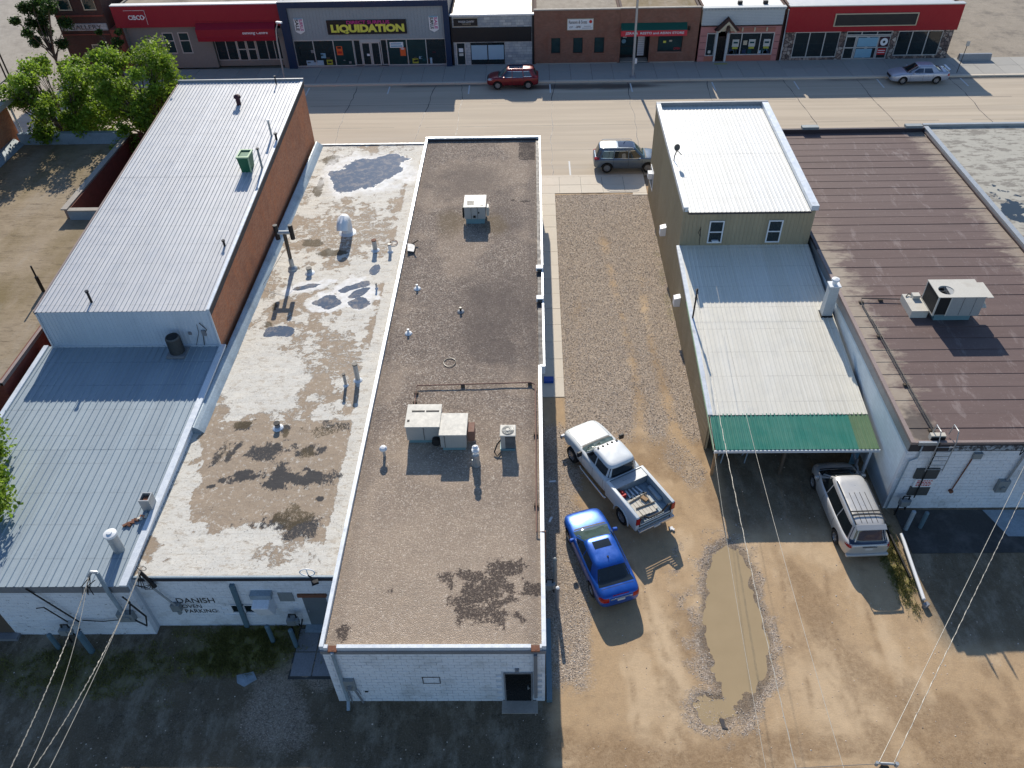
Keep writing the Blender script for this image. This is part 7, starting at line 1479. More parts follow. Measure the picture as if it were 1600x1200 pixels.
mb = MB(); mb.tube([(-17.5,16.35,1.1),(-18.6,16.35,3.35)],.03,6); mb.tube([(-17.9,16.3,1.2),(-18.4,16.3,2.2),(-18.6,16.2,2.3)],.025,6); part('pipe', mb, 'blackmetal', T)
def wire(a, b, sag, label, group=None, r=.010, twist=False):
    a = Vector(a); b = Vector(b); n = 22; mb = MB(); pts = []
    for i in range(n+1):
        t = i/n; p = a.lerp(b,t); p.z -= sag*4*t*(1-t); pts.append(p)
    mb.tube(pts, r, 5)
    if twist:
        m2 = 160; mb.tube([a.lerp(b,i/m2)+Vector((.016*cos(i*1.1),0,.016*sin(i*1.1)-sag*4*(i/m2)*(1-i/m2))) for i in range(m2+1)], r*.7, 4)
    o = single('service_wire', mb, 'wire', label, 'wire', group); return o
T = thing('utility_pole', 'top of a wooden utility pole with insulators at the bottom right', 'utility pole', (8.04,7.95,0))
mb = MB(); mb.cyl(8.04,7.80,-.3,8.85,.13,12,.10); part('pole', mb, 'wood_pole', T)
mb = MB(); mb.tube([(7.9,7.88,8.9),(8.25,7.86,8.9)],.03,8); mb.cyl(7.85,7.86,8.85,8.98,.04,8); mb.cyl(8.3,7.84,8.85,8.98,.045,8); part('insulator', mb, 'galv', T)
T = thing('utility_pole', 'wooden utility pole just below the left part of the picture', 'utility pole', (-12.0,6.9,0))
mb = MB(); mb.cyl(-12.0,6.9,-.3,9.2,.14,12,.11); part('pole', mb, 'wood_pole', T)
G = 'service wires running down to the buildings'
wire((-15.85,16.25,4.3),(-12.4,7.0,9.0),.25,'pale twisted wire, leftmost of those reaching the lower left annex',G,twist=True)
wire((-15.9,16.25,4.28),(-12.0,7.0,9.0),.55,'pale wire sagging lowest towards the lower left annex',G,.009)
wire((-14.45,16.8,3.75),(-12.0,7.05,9.0),.45,'twisted wire reaching the mast at the corner of the two white walls',G,twist=True)
wire((-14.4,16.8,3.78),(-11.5,7.1,9.0),.15,'straight pale wire, rightmost one at the lower left',G)
wire((20.0,22.3,5.25),(7.9,7.88,8.95),.1,'thin pale wire from the pole top to the right white wall mast',G,.009)
wire((20.6,22.4,5.1),(8.25,7.88,8.95),.35,'twisted wire from the pole top to the right white wall',G,.008,True)
wire((26.0,22.5,5.2),(11.4,6.5,9.2),.2,'fainter wire crossing the shade at the right edge',G,.006)
wire((8.02,32.2,4.85),(5.2,6.9,9.1),1.0,'thin wire from the cream roof mast, left one passing over the puddle',G,.006)
wire((8.02,32.3,4.8),(5.9,6.9,9.1),.5,'thin wire from the cream roof mast, middle one over the dirt',G,.007,True)
wire((9.2,33.3,4.4),(7.0,6.9,9.1),.5,'thin wire crossing the cream roof and green panels to the right',G,.007)
wire((8.04,7.84,8.98),(-12,6.85,9.1),.05,'level wire running left from the pole at the bottom right',G,.007)

# ---------------------------------------------------------------- vehicles
def loft_body(stations, name, mat, T):
    """stations: (y, half width, z bottom, z shoulder, z top, top crown); closed body"""
    secs = []
    for (y,w,zb,zs,zt) in stations:
        half = [(0.0,zb),(w*.80,zb),(w*.955,zb+.05),(w*.99,zb+(zs-zb)*.35),(w,zb+(zs-zb)*.7),(w*.965,zs),(w*.86,zt-.012),(w*.45,zt+.012),(0.0,zt+.02)]
        ring = [(x,y,z) for x,z in half]+[(-x,y,z) for x,z in half[-2:0:-1]]; secs.append(ring)
    n = len(secs[0]); vs = [p for s in secs for p in s]; fs = []
    for i in range(len(secs)-1):
        for k in range(n): fs.append((i*n+k,i*n+(k+1)%n,(i+1)*n+(k+1)%n,(i+1)*n+k))
    fs.append(tuple(range(n))); q = (len(secs)-1)*n; fs.append(tuple(q+k for k in range(n-1,-1,-1)))
    me = bpy.data.meshes.new(name); me.from_pydata(vs,[],fs); bm = bmesh.new(); bm.from_mesh(me); bmesh.ops.recalc_face_normals(bm,faces=bm.faces); bm.to_mesh(me); bm.free()
    for q in (mat,'under'): me.materials.append(MT[q])
    me.polygons.foreach_set('use_smooth',[True]*len(me.polygons)); return me
def bake(me, T, name, subs=2, cuts=None, bev=0, solidcut=None):
    o = link(name, me, T)
    if bev: b = o.modifiers.new('b','BEVEL'); b.width = bev; b.segments = 3; b.limit_method = 'ANGLE'; b.angle_limit = radians(30)
    if subs: s = o.modifiers.new('s','SUBSURF'); s.levels = subs; s.render_levels = subs
    tmp = []
    for cm in (cuts or []):
        c = bpy.data.objects.new('cut', cm); COL.objects.link(c); c.parent = T; tmp.append(c)
        d = o.modifiers.new('c','BOOLEAN'); d.operation = 'DIFFERENCE'; d.object = c; d.solver = 'EXACT'
        try: d.material_mode = 'TRANSFER'
        except Exception: pass
    bpy.context.view_layer.update(); dg = bpy.context.evaluated_depsgraph_get()
    nm = bpy.data.meshes.new_from_object(o.evaluated_get(dg)); o.modifiers.clear(); o.data = nm; nm.name = name
    for c in tmp: bpy.data.objects.remove(c)
    fix_sharp(nm, 40); return o
def cylcut(x, y, z, r, w, mat='under'):
    mb = MB(); mb.tube([(x-w/2,y,z),(x+w/2,y,z)], r, 28); me = mb.mesh('cut', mat); return me
def greenhouse(T, mat, P, name='cabin'):
    zb,zt,w0,w1,yF0,yF1,yR0,yR1 = P; n = 48; ts = [0,.3,.6,.84,.94,.985,1.0]; vs = []; fs = []
    def ring(t, s=1.0, dz=0):
        w = w0+(w1-w0)*t; yf = yF0+(yF1-yF0)*t; yr = yR0+(yR1-yR0)*t; yc = (yf+yr)/2; l = (yf-yr)/2; out = []
        for k in range(n):
            a = 2*pi*(k+.5)/n; c_,s_ = cos(a),sin(a); e = 2/5.5
            out.append((s*w*math.copysign(abs(c_)**e,c_), yc+s*l*math.copysign(abs(s_)**e,s_), zb+(zt-zb)*t+dz))
        return out
    H = zt-zb; rings = [ring(t) for t in (0,.3,.6,.86)]+[ring(.95,.985,-.0),ring(1.0,.93,-.0),ring(1.0,.75,.018),ring(1.0,.45,.03),ring(1.0,.15,.034)]
    for r_ in rings: vs += r_
    for i in range(len(rings)-1):
        for k in range(n): fs.append((i*n+k,i*n+(k+1)%n,(i+1)*n+(k+1)%n,(i+1)*n+k))
    q = (len(rings)-1)*n; fs.append(tuple(q+k for k in range(n))); fs.append(tuple(range(n-1,-1,-1)))
    mb = MB(); mb.add(vs,fs); o = part(name, mb, mat, T, world=False, smooth=True); fix_sharp(o.data, 50); return o
def bvh_of(objs):
    vs = []; fs = []
    for o in objs:
        k = len(vs); vs += [v.co.copy() for v in o.data.vertices]; fs += [tuple(i+k for i in p.vertices) for p in o.data.polygons]
    return BVHTree.FromPolygons(vs, fs)
def drape(T, bvh, name, mat, corners, d, nx=8, nz=5, off=.007, parent=None, label=None):
    """thin panel pressed onto the bodywork: a quad of start points cast along d"""
    A,B,C_,D = [Vector(c) for c in corners]; d = Vector(d).normalized(); P = {}; mb = MB(); idx = {}
    for i in range(nx+1):
        for j in range(nz+1):
            u,v = i/nx,j/nz; p = (A*(1-u)+B*u)*(1-v)+(D*(1-u)+C_*u)*v
            h = bvh.ray_cast(p,d)
            if h[0] is not None:
                nn = h[1]; nn = nn if nn.dot(d) < 0 else -nn
                if nn.dot(d) < -.12: idx[(i,j)] = len(mb.v); mb.v.append(tuple(h[0]+nn*off))
    for i in range(nx):
        for j in range(nz):
            k = [(i,j),(i+1,j),(i+1,j+1),(i,j+1)]
            if all(q in idx for q in k):
                ps = [Vector(mb.v[idx[q]]) for q in k]
                if max((ps[a]-ps[a-1]).length for a in range(4)) < 1.0: mb.f.append(tuple(idx[q] for q in k)); mb.m.append(0)
    if mb.f:
        me = mb.mesh(name, mat, True); o = link(name, me, parent or T, label=label); return o
WH = {}
def wheels(T, wx, ys, r, w=.22, spokes=5, rim='rim'):
    key = (r,w,spokes,rim)
    if key not in WH:
        mb = MB(); mb.lathe((0,0,0),[(r*.62,-w/2),(r*.93,-w/2),(r,-w*.32),(r,w*.32),(r*.93,w/2),(r*.62,w/2)],26,'x',False); ty = mb.mesh('tyre','tyre',True)
        mb = MB(); mb.lathe((0,0,0),[(r*.64,-w*.40),(r*.64,w*.42),(r*.60,w*.46),(r*.56,w*.30),(r*.54,w*.05),(r*.10,w*.05)],26,'x',False)
        mb.lathe((0,0,0),[(r*.62,-w*.1),(r*.60,-w*.05)],26,'x')
        for k in range(spokes):
            a = 2*pi*k/spokes; mb.bar((w*.30,r*.12*cos(a),r*.12*sin(a)),(w*.36,r*.58*cos(a),r*.58*sin(a)),r*.17,.04)
        mb.tube([(w*.1,0,0),(w*.42,0,0)],r*.13,12); WH[key] = (ty, mb.mesh('rim',rim,False))
    ty,rm = WH[key]
    for y in ys:
        for s in (1,-1):
            o = link('wheel', ty, T, (s*wx,y,r)); o.rotation_euler = (0,0,0 if s>0 else pi); link('rim', rm, o)
def mirrors(T, x, y, z, mat, s=1.0):
    for k in (1,-1):
        mb = MB(); mb.obox((k*(x+.09*s),y,z),(.20*s,.12*s,.15*s),rz=-k*.15); o = part('mirror', mb, mat, T, world=False); bevel(o,.03,2)
def seams(T, bvh, w, ys, z0, z1, sides=(1,-1)):
    for s in sides:
        for y in ys: drape(T,bvh,'door_seam','trim_black',[(s*2,y-.008,z0),(s*2,y+.008,z0),(s*2,y+.008,z1),(s*2,y-.008,z1)],(-s,0,0),1,10,.003)
def handles(T, bvh, ys, z, mat):
    for s in (1,-1):
        for y in ys: drape(T,bvh,'door_handle',mat,[(s*2,y-.09,z),(s*2,y+.09,z),(s*2,y+.09,z+.035),(s*2,y-.09,z+.035)],(-s,0,0),3,1,.025)
def sidewin(T, bvh, quads, mat='car_glass', trim=None):
    for s in (1,-1):
        for (ya,yb,yc_,yd,z0,z1) in quads:     # ya..yb bottom, yd..yc top
            drape(T,bvh,'side_window',mat,[(s*2,ya,z0),(s*2,yb,z0),(s*2,yc_,z1),(s*2,yd,z1)],(-s,0,0),8,6,.008)
            if trim: 
                drape(T,bvh,'window_trim',trim,[(s*2,ya,z0-.035),(s*2,yb,z0-.035),(s*2,yb,z0-.002),(s*2,ya,z0-.002)],(-s,0,0),8,1,.006)
                drape(T,bvh,'window_trim',trim,[(s*2,yd,z1+.002),(s*2,yc_,z1+.002),(s*2,yc_,z1+.03),(s*2,yd,z1+.03)],(-s,0,0),8,1,.006)
def car(label, loc, hd, kind, paint_, name='parked_car', cat='car'):
    T = thing(name, label, cat, loc, radians(hd-90)); K = kind
    me = loft_body(K['st'], 'body', paint_, T); r = K['r']; wx = K['wx']
    cuts = [cylcut(s*(wx+.06), y, r+.01, r+.065, .52) for y in K['axles'] for s in (1,-1)]
    b = bake(me, T, 'body', 2, cuts); g = greenhouse(T, paint_, K['gh']); bv = bvh_of([b,g])
    wheels(T, wx, K['axles'], r, .22, K.get('spokes',5))
    zb,zt,w0,w1,yF0,yF1,yR0,yR1 = K['gh']; lerp = lambda a,b_,t: a+(b_-a)*t
    def yf(t): return lerp(yF0,yF1,t)
    def yr(t): return lerp(yR0,yR1,t)
    # windscreen and rear window, cast from ahead and behind along the slope normal
    for nm,mt_,f,sg,t0,t1,wa in (('windshield',K.get('ws','windshield'),yf,1,.05,.94,.93),('rear_window',K.get('rw','car_glass'),yr,-1,K.get('rt',.10),.90,.92)):
        nrm = Vector((0,sg*(zt-zb),abs(f(0)-f(1)))).normalized(); q = []
        for t,sx in ((t0,-1),(t0,1),(t1,1),(t1,-1)):
            w_ = lerp(w0,w1,t)*wa; q.append(Vector((sx*w_,f(t)+sg*.02,zb+(zt-zb)*t))+nrm*.7)
        drape(T,bv,nm,mt_,q,-nrm,12,8,.006)
    sidewin(T,bv,K['win'],K.get('sw','car_glass'),K.get('wtrim'))
    L0,L1 = K['st'][0][0],K['st'][-1][0]; zf = K['lz']
    for s in (1,-1):
        W = K['W']/2
        drape(T,bv,'headlight','lamp_clear',[(s*W*.55,L1+1,zf-.09),(s*W*.97,L1+1,zf-.05),(s*W*.97,L1+1,zf+.09),(s*W*.55,L1+1,zf+.05)],(0,-1,0),8,3,.006)
        a,b2,c,d2 = K['tail']; drape(T,bv,'taillight','lamp_red',[(s*W*a,L0-1,c),(s*W*b2,L0-1,c),(s*W*b2,L0-1,d2),(s*W*a,L0-1,d2)],(0,1,0),8,4,.006)
        drape(T,bv,'taillight','lamp_red',[(s*2,L0+.01,c+.02),(s*2,L0+K.get('tw',.25),c+.04),(s*2,L0+K.get('tw',.25)*.8,d2-.02),(s*2,L0+.01,d2)],(-s,0,0),6,4,.006)
    drape(T,bv,'grille','trim_black',[(-.42,L1+1,zf-.16),(.42,L1+1,zf-.16),(.5,L1+1,zf+.02),(-.5,L1+1,zf+.02)],(0,-1,0),8,3,.008)
    z0 = K['plz']; drape(T,bv,'license_plate','plate',[(-.16,L0-1,z0),(.16,L0-1,z0),(.16,L0-1,z0+.13),(-.16,L0-1,z0+.13)],(0,1,0),3,2,.009)
    if K.get('lower'): drape(T,bv,'bumper_trim','trim_black',[(-W*.8,L0-1,.28),(W*.8,L0-1,.28),(W*.8,L0-1,.40),(-W*.8,L0-1,.40)],(0,1,0),10,2,.01)
    seams(T,bv,W,K['seam'],K['sb'],K['st'][4][3]-.02); handles(T,bv,K['hand'],zb-.20,paint_)
    mirrors(T,w0+.04,yF0-.42,zb+.06,paint_)
    for y in K.get('hood',()): drape(T,bv,'panel_seam','trim_black',[(-W*.72,y-.006,3),(W*.72,y-.006,3),(W*.72,y+.006,3),(-W*.72,y+.006,3)],(0,0,-1),14,1,.004)
    drape(T,bv,'cowl','trim_black',[(-w0*.86,yF0+.02,3),(w0*.86,yF0+.02,3),(w0*.80,yF0+.10,3),(-w0*.80,yF0+.10,3)],(0,0,-1),12,2,.006)
    for s in (1,-1):
        mb = MB(); mb.bar((s*.05+.3*s,yF0+.0,zb+.03),(s*.35-.30,yF0-.25,zb+.23),.015); 
    return T,bv
# sedan (local: +y forward)
SED = dict(st=[(-2.35,.62,.42,.70,.72),(-2.30,.78,.34,.80,.93),(-2.10,.88,.24,.88,1.02),(-1.5,.905,.21,.90,1.03),(-.6,.91,.20,.91,.98),(.4,.91,.20,.90,.96),(1.2,.905,.20,.87,.95),(1.7,.895,.21,.80,.88),(2.10,.85,.22,.72,.79),(2.29,.74,.26,.62,.68),(2.35,.55,.34,.52,.55)],
    gh=(.90,1.42,.83,.60,1.15,.24,-1.82,-1.12), r=.325, wx=.78, axles=(1.40,-1.36), W=1.82, lz=.62, tail=(.55,.97,.68,.88), plz=.66, tw=.3,
    win=[(.78,-.12,-.12,.28,.965,1.30),(-.18,-.98,-.80,-.18,.965,1.30)], seam=(.95,-.15,-1.0), sb=.32, hand=(.1,-.78), hood=(1.12,), lower=True)
T,bv = car('bright blue sedan parked on the dirt behind the white pickup', (2.60,19.78,0), 107.5, SED, 'paint_blue')
drape(T,bv,'sunroof','car_glass',[(-.36,-.32,3),(.36,-.32,3),(.36,.06,3),(-.36,.06,3)],(0,0,-1),6,4,.008)
mb = MB(); mb.bar((0,-.78,1.44),(0,-.84,1.56),.025); mb.obox((0,-.8,1.455),(.06,.09,.03)); part('antenna', mb, 'trim_black', T, world=False)
drape(T,bv,'trunk_seam','trim_black',[(-.68,-1.92,3),(.68,-1.92,3),(.68,-1.905,3),(-.68,-1.905,3)],(0,0,-1),14,1,.004)
drape(T,bv,'brake_light','lamp_red',[(-.35,-2.27,3),(.35,-2.27,3),(.33,-2.245,3),(-.33,-2.245,3)],(0,0,-1),8,1,.007)
mb = MB(); mb.bar((-.45,-2.352,.83),(.45,-2.352,.83),.025,.05); part('chrome_strip', mb, 'chrome', T, world=False)
mb = MB()
for s in (1,-1):
    mb = MB(); mb.tube([(s*.80,.80,.935),(s*.805,-.1,.955),(s*.79,-1.0,.955)],.011,5); part('window_strip', mb, 'chrome', T, world=False)
# far silver sedan
SED2 = dict(SED); 
SED2.update(st=[(y*1.07,w*1.015,a,b*1.02,c*1.02) for (y,w,a,b,c) in SED['st']], gh=(.92,1.46,.81,.58,1.15,.25,-1.85,-1.05), axles=(1.50,-1.40), wtrim=None, sw='car_glass_blue', ws='car_glass')
T,bv = car('silver sedan parked along the far kerb in front of the red-fascia shop', (33.75,70.45,0), 180, SED2, 'paint_ltsilver')
mb = MB(); mb.box(-.6,.6,-2.48,-2.28,1.12,1.15); mb.box(-.5,-.45,-2.45,-2.35,1.0,1.12); mb.box(.45,.5,-2.45,-2.35,1.0,1.12); part('spoiler', mb, 'paint_ltsilver', T, world=False)
# red compact SUV, far kerb
SUVR = dict(st=[(-2.25,.70,.45,.92,.98),(-2.18,.84,.36,1.0,1.06),(-1.9,.91,.30,1.04,1.10),(-1.2,.925,.28,1.04,1.08),(-.3,.93,.27,1.03,1.06),(.6,.925,.27,1.02,1.06),(1.25,.915,.28,1.0,1.08),(1.75,.90,.30,.94,1.02),(2.1,.85,.33,.85,.92),(2.28,.72,.40,.74,.80),(2.32,.55,.45,.62,.66)],
    gh=(1.0,1.67,.84,.64,1.22,.50,-2.12,-1.78), r=.36, wx=.80, axles=(1.37,-1.33), W=1.86, lz=.86, tail=(.6,.97,.98,1.12), plz=.8, tw=.28,
    win=[(.95,.10,.10,.50,1.07,1.50),(.04,-.88,-.82,.04,1.07,1.50),(-.94,-1.62,-1.42,-.90,1.12,1.50)], seam=(1.0,.07,-.92), sb=.42, hand=(.25,-.7), hood=(1.22,), lower=True, rt=.25, wtrim='chrome', sw='car_glass_blue')
T,bv = car('dark red compact SUV parked at the far kerb beside the wet gutter', (-1.75,70.62,0), 180, SUVR, 'paint_red')
drape(T,bv,'sunroof','car_glass_blue',[(-.42,-.9,3),(.42,-.9,3),(.42,.35,3),(-.42,.35,3)],(0,0,-1),6,6,.008)
for s in (1,-1):
    mb = MB(); mb.tube([(s*.62,.35,1.66),(s*.64,.2,1.74),(s*.64,-1.4,1.74),(s*.62,-1.55,1.67)],.02,6); part('roof_rail', mb, 'chrome', T, world=False)
    drape(T,bv,'sill_trim','trim_black',[(s*2,-.95,.29),(s*2,.98,.29),(s*2,.98,.40),(s*2,-.95,.40)],(-s,0,0),8,2,.007)
# slate three-row SUV, near kerb
SUVB = dict(st=[(y*1.09,w*1.06,a,b*1.05,c*1.05) for (y,w,a,b,c) in SUVR['st']], gh=(1.06,1.78,.90,.70,1.28,.52,-2.34,-2.05), r=.385, wx=.85, axles=(1.50,-1.48), W=1.98, lz=.9, tail=(.6,.97,1.0,1.14), plz=.85, tw=.42,
    win=[(1.0,.08,.08,.52,1.12,1.60),(.02,-1.0,-.95,.02,1.12,1.60),(-1.06,-1.95,-1.75,-1.02,1.15,1.60)], seam=(1.05,.05,-1.02), sb=.45, hand=(.25,-.78), hood=(1.3,), lower=True, rt=.2, wtrim='chrome', sw='car_glass')
T,bv = car('slate gray SUV with white roof rails parked beside the tan building', (6.85,54.95,0), 0, SUVB, 'paint_slate')
drape(T,bv,'sunroof','car_glass_blue',[(-.48,-.7,3),(.48,-.7,3),(.48,.45,3),(-.48,.45,3)],(0,0,-1),6,6,.008)
drape(T,bv,'roof_panel','paint_white',[(-.60,-1.95,3),(.60,-1.95,3),(.60,-.8,3),(-.60,-.8,3)],(0,0,-1),6,6,.006)
for s in (1,-1):
    mb = MB(); mb.tube([(s*.70,.4,1.77),(s*.72,.25,1.85),(s*.72,-1.7,1.85),(s*.70,-1.85,1.78)],.022,6); part('roof_rail', mb, 'chrome', T, world=False)
# silver minivan
VAN = dict(st=[(-2.45,.72,.38,.86,.95),(-2.40,.88,.30,.96,1.02),(-2.1,.97,.24,1.0,1.05),(-1.3,.99,.22,1.0,1.04),(-.3,1.0,.21,.99,1.02),(.7,.995,.21,.98,1.02),(1.4,.985,.22,.96,1.06),(1.85,.96,.23,.90,1.0),(2.2,.88,.25,.80,.88),(2.4,.74,.30,.66,.72),(2.46,.52,.40,.54,.58)],
    gh=(.96,1.74,.90,.66,1.72,.72,-2.36,-2.02), r=.33, wx=.87, axles=(1.62,-1.42), W=2.0, lz=.70, tail=(.74,.98,.86,1.08), plz=.72, tw=.16,
    win=[(1.22,.42,.42,.75,1.02,1.56),(.36,-.85,-.85,.36,1.02,1.56),(-.91,-2.0,-1.82,-.91,1.04,1.56)], seam=(1.25,.38,-.88), sb=.34, hand=(.52,.2), hood=(1.78,), lower=False, rt=.06, ws='car_glass', rw='car_glass_blue')
T,bv = car('silver minivan with roof rack half under the green carport', (13.52,22.25,0), 92.5, VAN, 'paint_silver', 'parked_van', 'van')
for s in (1,-1):
    mb = MB(); mb.tube([(s*.60,.45,1.74),(s*.62,.35,1.80),(s*.62,-1.8,1.80),(s*.60,-1.92,1.745)],.024,6); part('roof_rail', mb, 'trim_black', T, world=False)
for y in (-1.30,-1.47):
    mb = MB(); mb.bar((-.62,y,1.83),(.62,y,1.83),.05,.03); part('rack_bar', mb, 'trim_black', T, world=False)
for x in (-.33,-.11,.11,.33):
    drape(T,bv,'roof_groove','trim_black',[(x-.012,-1.95,3),(x+.012,-1.95,3),(x+.012,-.25,3),(x-.012,-.25,3)],(0,0,-1),1,12,.004)
mb = MB(); mb.hexa([(-.62,-2.16,1.66),(.62,-2.16,1.66),(.62,-1.95,1.74),(-.62,-1.95,1.74)],[(-.60,-2.18,1.70),(.60,-2.18,1.70),(.60,-1.95,1.785),(-.60,-1.95,1.785)]); bevel(part('spoiler', mb, 'paint_silver', T, world=False),.015,2)
mb = MB(); mb.box(-.88,.88,-2.52,-2.36,.36,.50); bevel(part('bumper_step', mb, 'paint_silver', T, world=False),.05,3)
mb = MB(); mb.bar((-.3,-2.465,.93),(.3,-2.465,.93),.02,.05); part('hatch_handle', mb, 'chrome', T, world=False)
for s in (1,-1): drape(T,bv,'side_moulding','paint_silver',[(s*2,-.85,.52),(s*2,1.2,.52),(s*2,1.2,.58),(s*2,-.85,.58)],(-s,0,0),8,1,.02)

# white pickup
T = thing('pickup_truck', 'white crew pickup with lit cab roof lamps, loaded bed and black louvered tailgate', 'pickup truck', (3.55,24.1,0), radians(119-90))
T['label'] = 'white pickup truck with toolbox and boards in its open bed'
ST = [(-.66,.93,.50,1.28,1.30),(-.60,.97,.46,1.30,1.32),(.3,.98,.44,1.30,1.32),(1.1,.98,.44,1.29,1.33),(1.55,.97,.45,1.26,1.34),(2.1,.97,.50,1.22,1.32),(2.6,.95,.54,1.16,1.27),(2.95,.90,.56,1.08,1.18),(3.12,.80,.58,1.0,1.08),(3.16,.65,.62,.92,.98)]
me = loft_body(ST,'body','paint_white',T); cuts = [cylcut(s*(.84+.08),2.12,.43,.50,.56) for s in (1,-1)]
b = bake(me,T,'body',2,cuts); g = greenhouse(T,'paint_white',(1.22,1.94,.86,.66,1.50,.82,-.68,-.56)); bv = bvh_of([b,g])
wheels(T,.86,(2.12,-2.05),.42,.28,8)
mb = MB(); mb.box(-.99,.99,-3.10,-.70,.55,1.42); me = mb.mesh('bed','paint_white'); me.materials.append(MT['under'])
mb = MB(); mb.box(-.83,.83,-3.3,-.78,.92,1.8); cv = mb.mesh('cut','flash_blue')
bed = bake(me,T,'bed',0,[cv]+[cylcut(s*.95,-2.05,.43,.52,.40) for s in (1,-1)],bev=.05)
mb = MB(); mb.box(-.825,.825,-3.09,-.79,.90,.925)
for k in range(12): mb.box(-.80+.136*k,-.74+.136*k,-3.08,-.80,.925,.94)
part('bed_floor', mb, 'flash_blue', T, world=False)
for s in (1,-1):
    mb = MB(); mb.box(s*.72-.11,s*.72+.11,-2.5,-1.6,.92,1.12); bevel(part('wheel_well', mb, 'flash_blue', T, world=False),.08,3)
    mb = MB(); mb.box(s*.915-.07,s*.915+.07,-3.08,-.72,1.42,1.437); part('bed_rail_cap', mb, 'trim_black', T, world=False) if False else None
    mb = MB(); mb.lathe((s*.985,-2.05,.43),[(.50,-.02),(.60,-.015),(.60,.03),(.52,.045)],28,'x'); mb.v = [(x,y,z) for x,y,z in mb.v]
    mb = MB(); mb.tube([(s*1.02,-2.05+.55*cos(t*pi/14),.43+.55*sin(t*pi/14)) for t in range(15)],.035,6); part('fender_flare', mb, 'paint_white', T, world=False)
    mb = MB(); mb.tube([(s*.99,1.35,.42),(s*1.03,1.2,.40),(s*1.03,-.7,.40),(s*.99,-.85,.42)],.045,8); part('side_step', mb, 'chrome', T, world=False)
    drape(T,bv,'headlight','lamp_clear',[(s*.55,4.2,.90),(s*.93,4.2,.92),(s*.93,4.2,1.08),(s*.55,4.2,1.06)],(0,-1,0),6,3,.01)
    mb = MB(); mb.obox((s*1.13,1.22,1.42),(.24,.12,.26),rz=-s*.12); bevel(part('mirror', mb, 'trim_black', T, world=False),.03,2)
    mb = MB(); mb.box(s*.90-.085,s*.90+.085,-3.125,-3.06,.98,1.36); part('taillight', mb, 'lamp_red', T, world=False)
    mb = MB(); mb.box(s*.92-.07,s*.92+.07,-3.12,-2.95,1.1,1.28); 
mb = MB(); mb.box(-.92,.92,-3.30,-3.10,.52,.70); bevel(part('rear_bumper', mb, 'chrome', T, world=False),.04,2)
mb = MB(); mb.box(-.16,.16,-3.312,-3.302,.56,.68); part('license_plate', mb, 'plate', T, world=False)
mb = MB(); mb.box(-.95,.95,3.08,3.26,.55,.76); bevel(part('front_bumper', mb, 'chrome', T, world=False),.05,2)
drape(T,bv,'grille','trim_black',[(-.5,4.2,.80),(.5,4.2,.80),(.5,4.2,1.06),(-.5,4.2,1.06)],(0,-1,0),6,4,.01)
n_ = Vector((0,.72,.68)).normalized(); q = [Vector((-.80,1.47,1.26))+n_*.7,Vector((.80,1.47,1.26))+n_*.7,Vector((.64,.86,1.88))+n_*.7,Vector((-.64,.86,1.88))+n_*.7]
drape(T,bv,'windshield','windshield',q,-n_,12,8,.01)
n_ = Vector((0,-.985,.16)).normalized(); q = [Vector((-.74,-.7,1.36))+n_*.7,Vector((.74,-.7,1.36))+n_*.7,Vector((.62,-.6,1.82))+n_*.7,Vector((-.62,-.6,1.82))+n_*.7]
drape(T,bv,'rear_window','car_glass',q,-n_,10,6,.01)
sidewin(T,bv,[(1.15,.42,.42,.80,1.34,1.78),(.34,-.42,-.42,.34,1.34,1.78)])
seams(T,bv,1,(1.3,.38,-.45),.52,1.27); handles(T,bv,(.52,-.28),1.13,'paint_white')
drape(T,bv,'cowl','trim_black',[(-.78,1.50,3),(.78,1.50,3),(.72,1.64,3),(-.72,1.64,3)],(0,0,-1),12,2,.006)
drape(T,bv,'hood_seam','trim_black',[(-.76,1.66,3),(.76,1.66,3),(.76,1.675,3),(-.76,1.675,3)],(0,0,-1),12,1,.005)
for s in (1,-1): drape(T,bv,'hood_seam','trim_black',[(s*.78,1.66,3),(s*.79,1.66,3),(s*.70,2.95,3),(s*.69,2.95,3)],(0,0,-1),1,12,.005)
for k in range(5): mb = MB(); x = -.48+.24*k; mb.box(x-.05,x+.05,.66-.0,.74,1.955,1.985); part('cab_lamp', mb, 'trim_black', T, world=False)
for k in (-.3,.3): mb = MB(); mb.bar((k,1.53,1.30),(k-.42,1.36,1.43),.02); part('wiper', mb, 'trim_black', T, world=False)
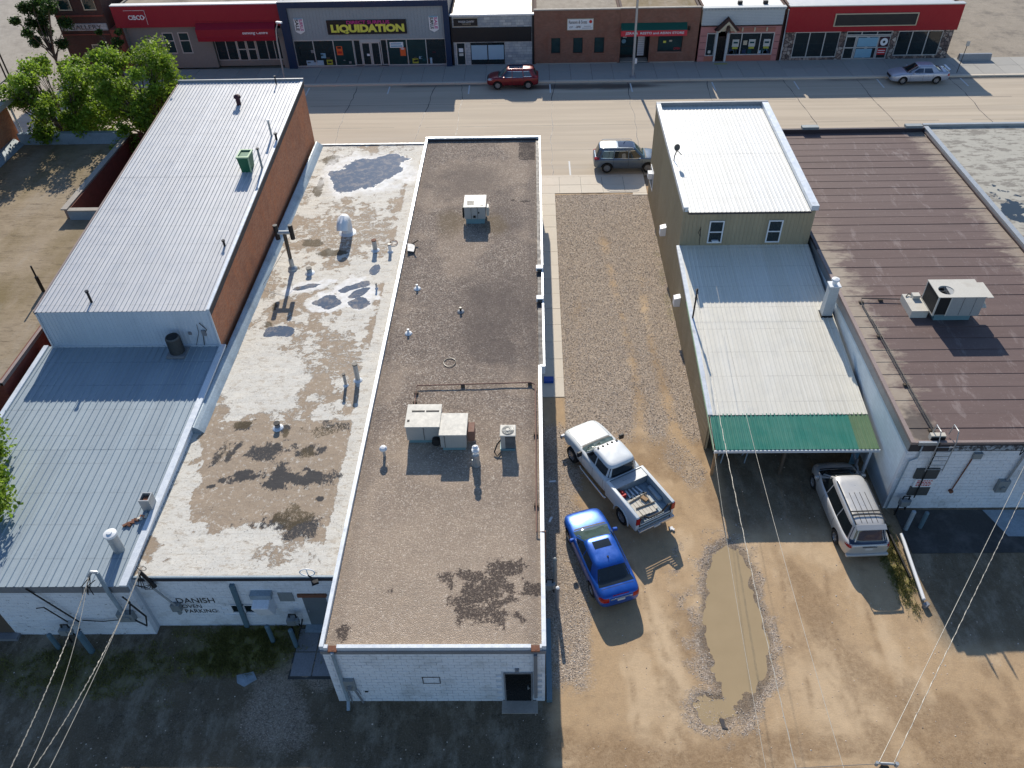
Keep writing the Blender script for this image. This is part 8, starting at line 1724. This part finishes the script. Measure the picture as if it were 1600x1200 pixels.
# louvered tailgate with a V notch
TG = MB(); prof = [(-.83,.78),(.83,.78),(.83,1.40),(.62,1.40),(.34,1.10),(-.34,1.10),(-.62,1.40),(-.83,1.40)]
fr = [((-.83,.80),(.83,.80)),((-.80,.78),(-.80,1.40)),((.80,.78),(.80,1.40)),((.83,1.38),(.62,1.38)),((.63,1.39),(.35,1.10)),((-.35,1.10),(.35,1.10)),((-.63,1.39),(-.35,1.10)),((-.83,1.38),(-.62,1.38))]
mb = MB()
for (a,c),(b_,d_) in fr: mb.bar((a,-3.08,c),(b_,-3.08,d_),.06,.06)
tg = part('tailgate', mb, 'blackmetal', T, world=False)
for k in range(7):
    z = .86+.075*k
    for a,b_ in (((-.78,.78),) if z < 1.08 else ((-.78,-(.35+(z-1.10)*.93)),(.35+(z-1.10)*.93,.78))): 
        mb = MB(); mb.obox(((a+b_)/2,-3.08,z),(b_-a,.016,.042),rx=.5); part('louver_slat', mb, 'blackmetal', tg, world=False)
# load
def load(name, fn, mt_, label, cat, group=None):
    mb = MB(); fn(mb); M = Matrix.Translation(T.location) @ Matrix.Rotation(T.rotation_euler.z,4,'Z'); mb.v = [tuple(M@Vector(v)) for v in mb.v]; return single(name, mb, mt_, label, cat, group)
load('toolbox', lambda mb: (mb.box(-.80,.80,-1.28,-.84,.95,1.36), mb.box(-.82,.82,-1.30,-.82,1.36,1.40), mb.box(-.3,.3,-1.06,-1.04,1.40,1.415)), 'galv', 'gray metal toolbox across the pickup bed behind the cab', 'toolbox')
for k in range(6):
    x = -.55+.17*k; load('plank', lambda mb,x=x,k=k: mb.obox((x,-2.35+.04*(k%3),1.02),(.15,1.15-.1*(k%2),.05),rz=random.uniform(-.03,.03)), 'board_light', 'pale plank laid lengthwise among others in the pickup bed', 'plank', 'pale planks laid side by side in the pickup bed')
for k in range(4):
    load('metal_strip', lambda mb,k=k: mb.obox((-.35+.2*k,-1.6,1.02),(.07,.55,.05),rz=.1*k-.1), 'flash_white', 'thin white strip lying across the bed near the toolbox', 'strip', 'thin white strips near the toolbox')
load('fuel_can', lambda mb: (mb.obox((-.62,-1.52,1.1),(.22,.26,.26)), mb.obox((-.62,-1.45,1.26),(.05,.14,.06))), 'red_paint', 'red fuel can beside the toolbox in the pickup bed', 'fuel can')
load('strap', lambda mb: (mb.obox((-.1,-1.95,1.08),(1.0,.05,.03),rz=.12), mb.obox((-.05,-2.45,1.08),(.95,.05,.03),rz=-.08), mb.bar((.28,-1.95,1.08),(.22,-2.45,1.08),.06,.03)), 'trim_black', 'black straps holding the planks in the pickup bed', 'strap')
load('wood_block', lambda mb: mb.obox((.1,-2.15,1.1),(.18,.3,.1),rz=.3), 'wood', 'brown wooden block on top of the planks', 'block')
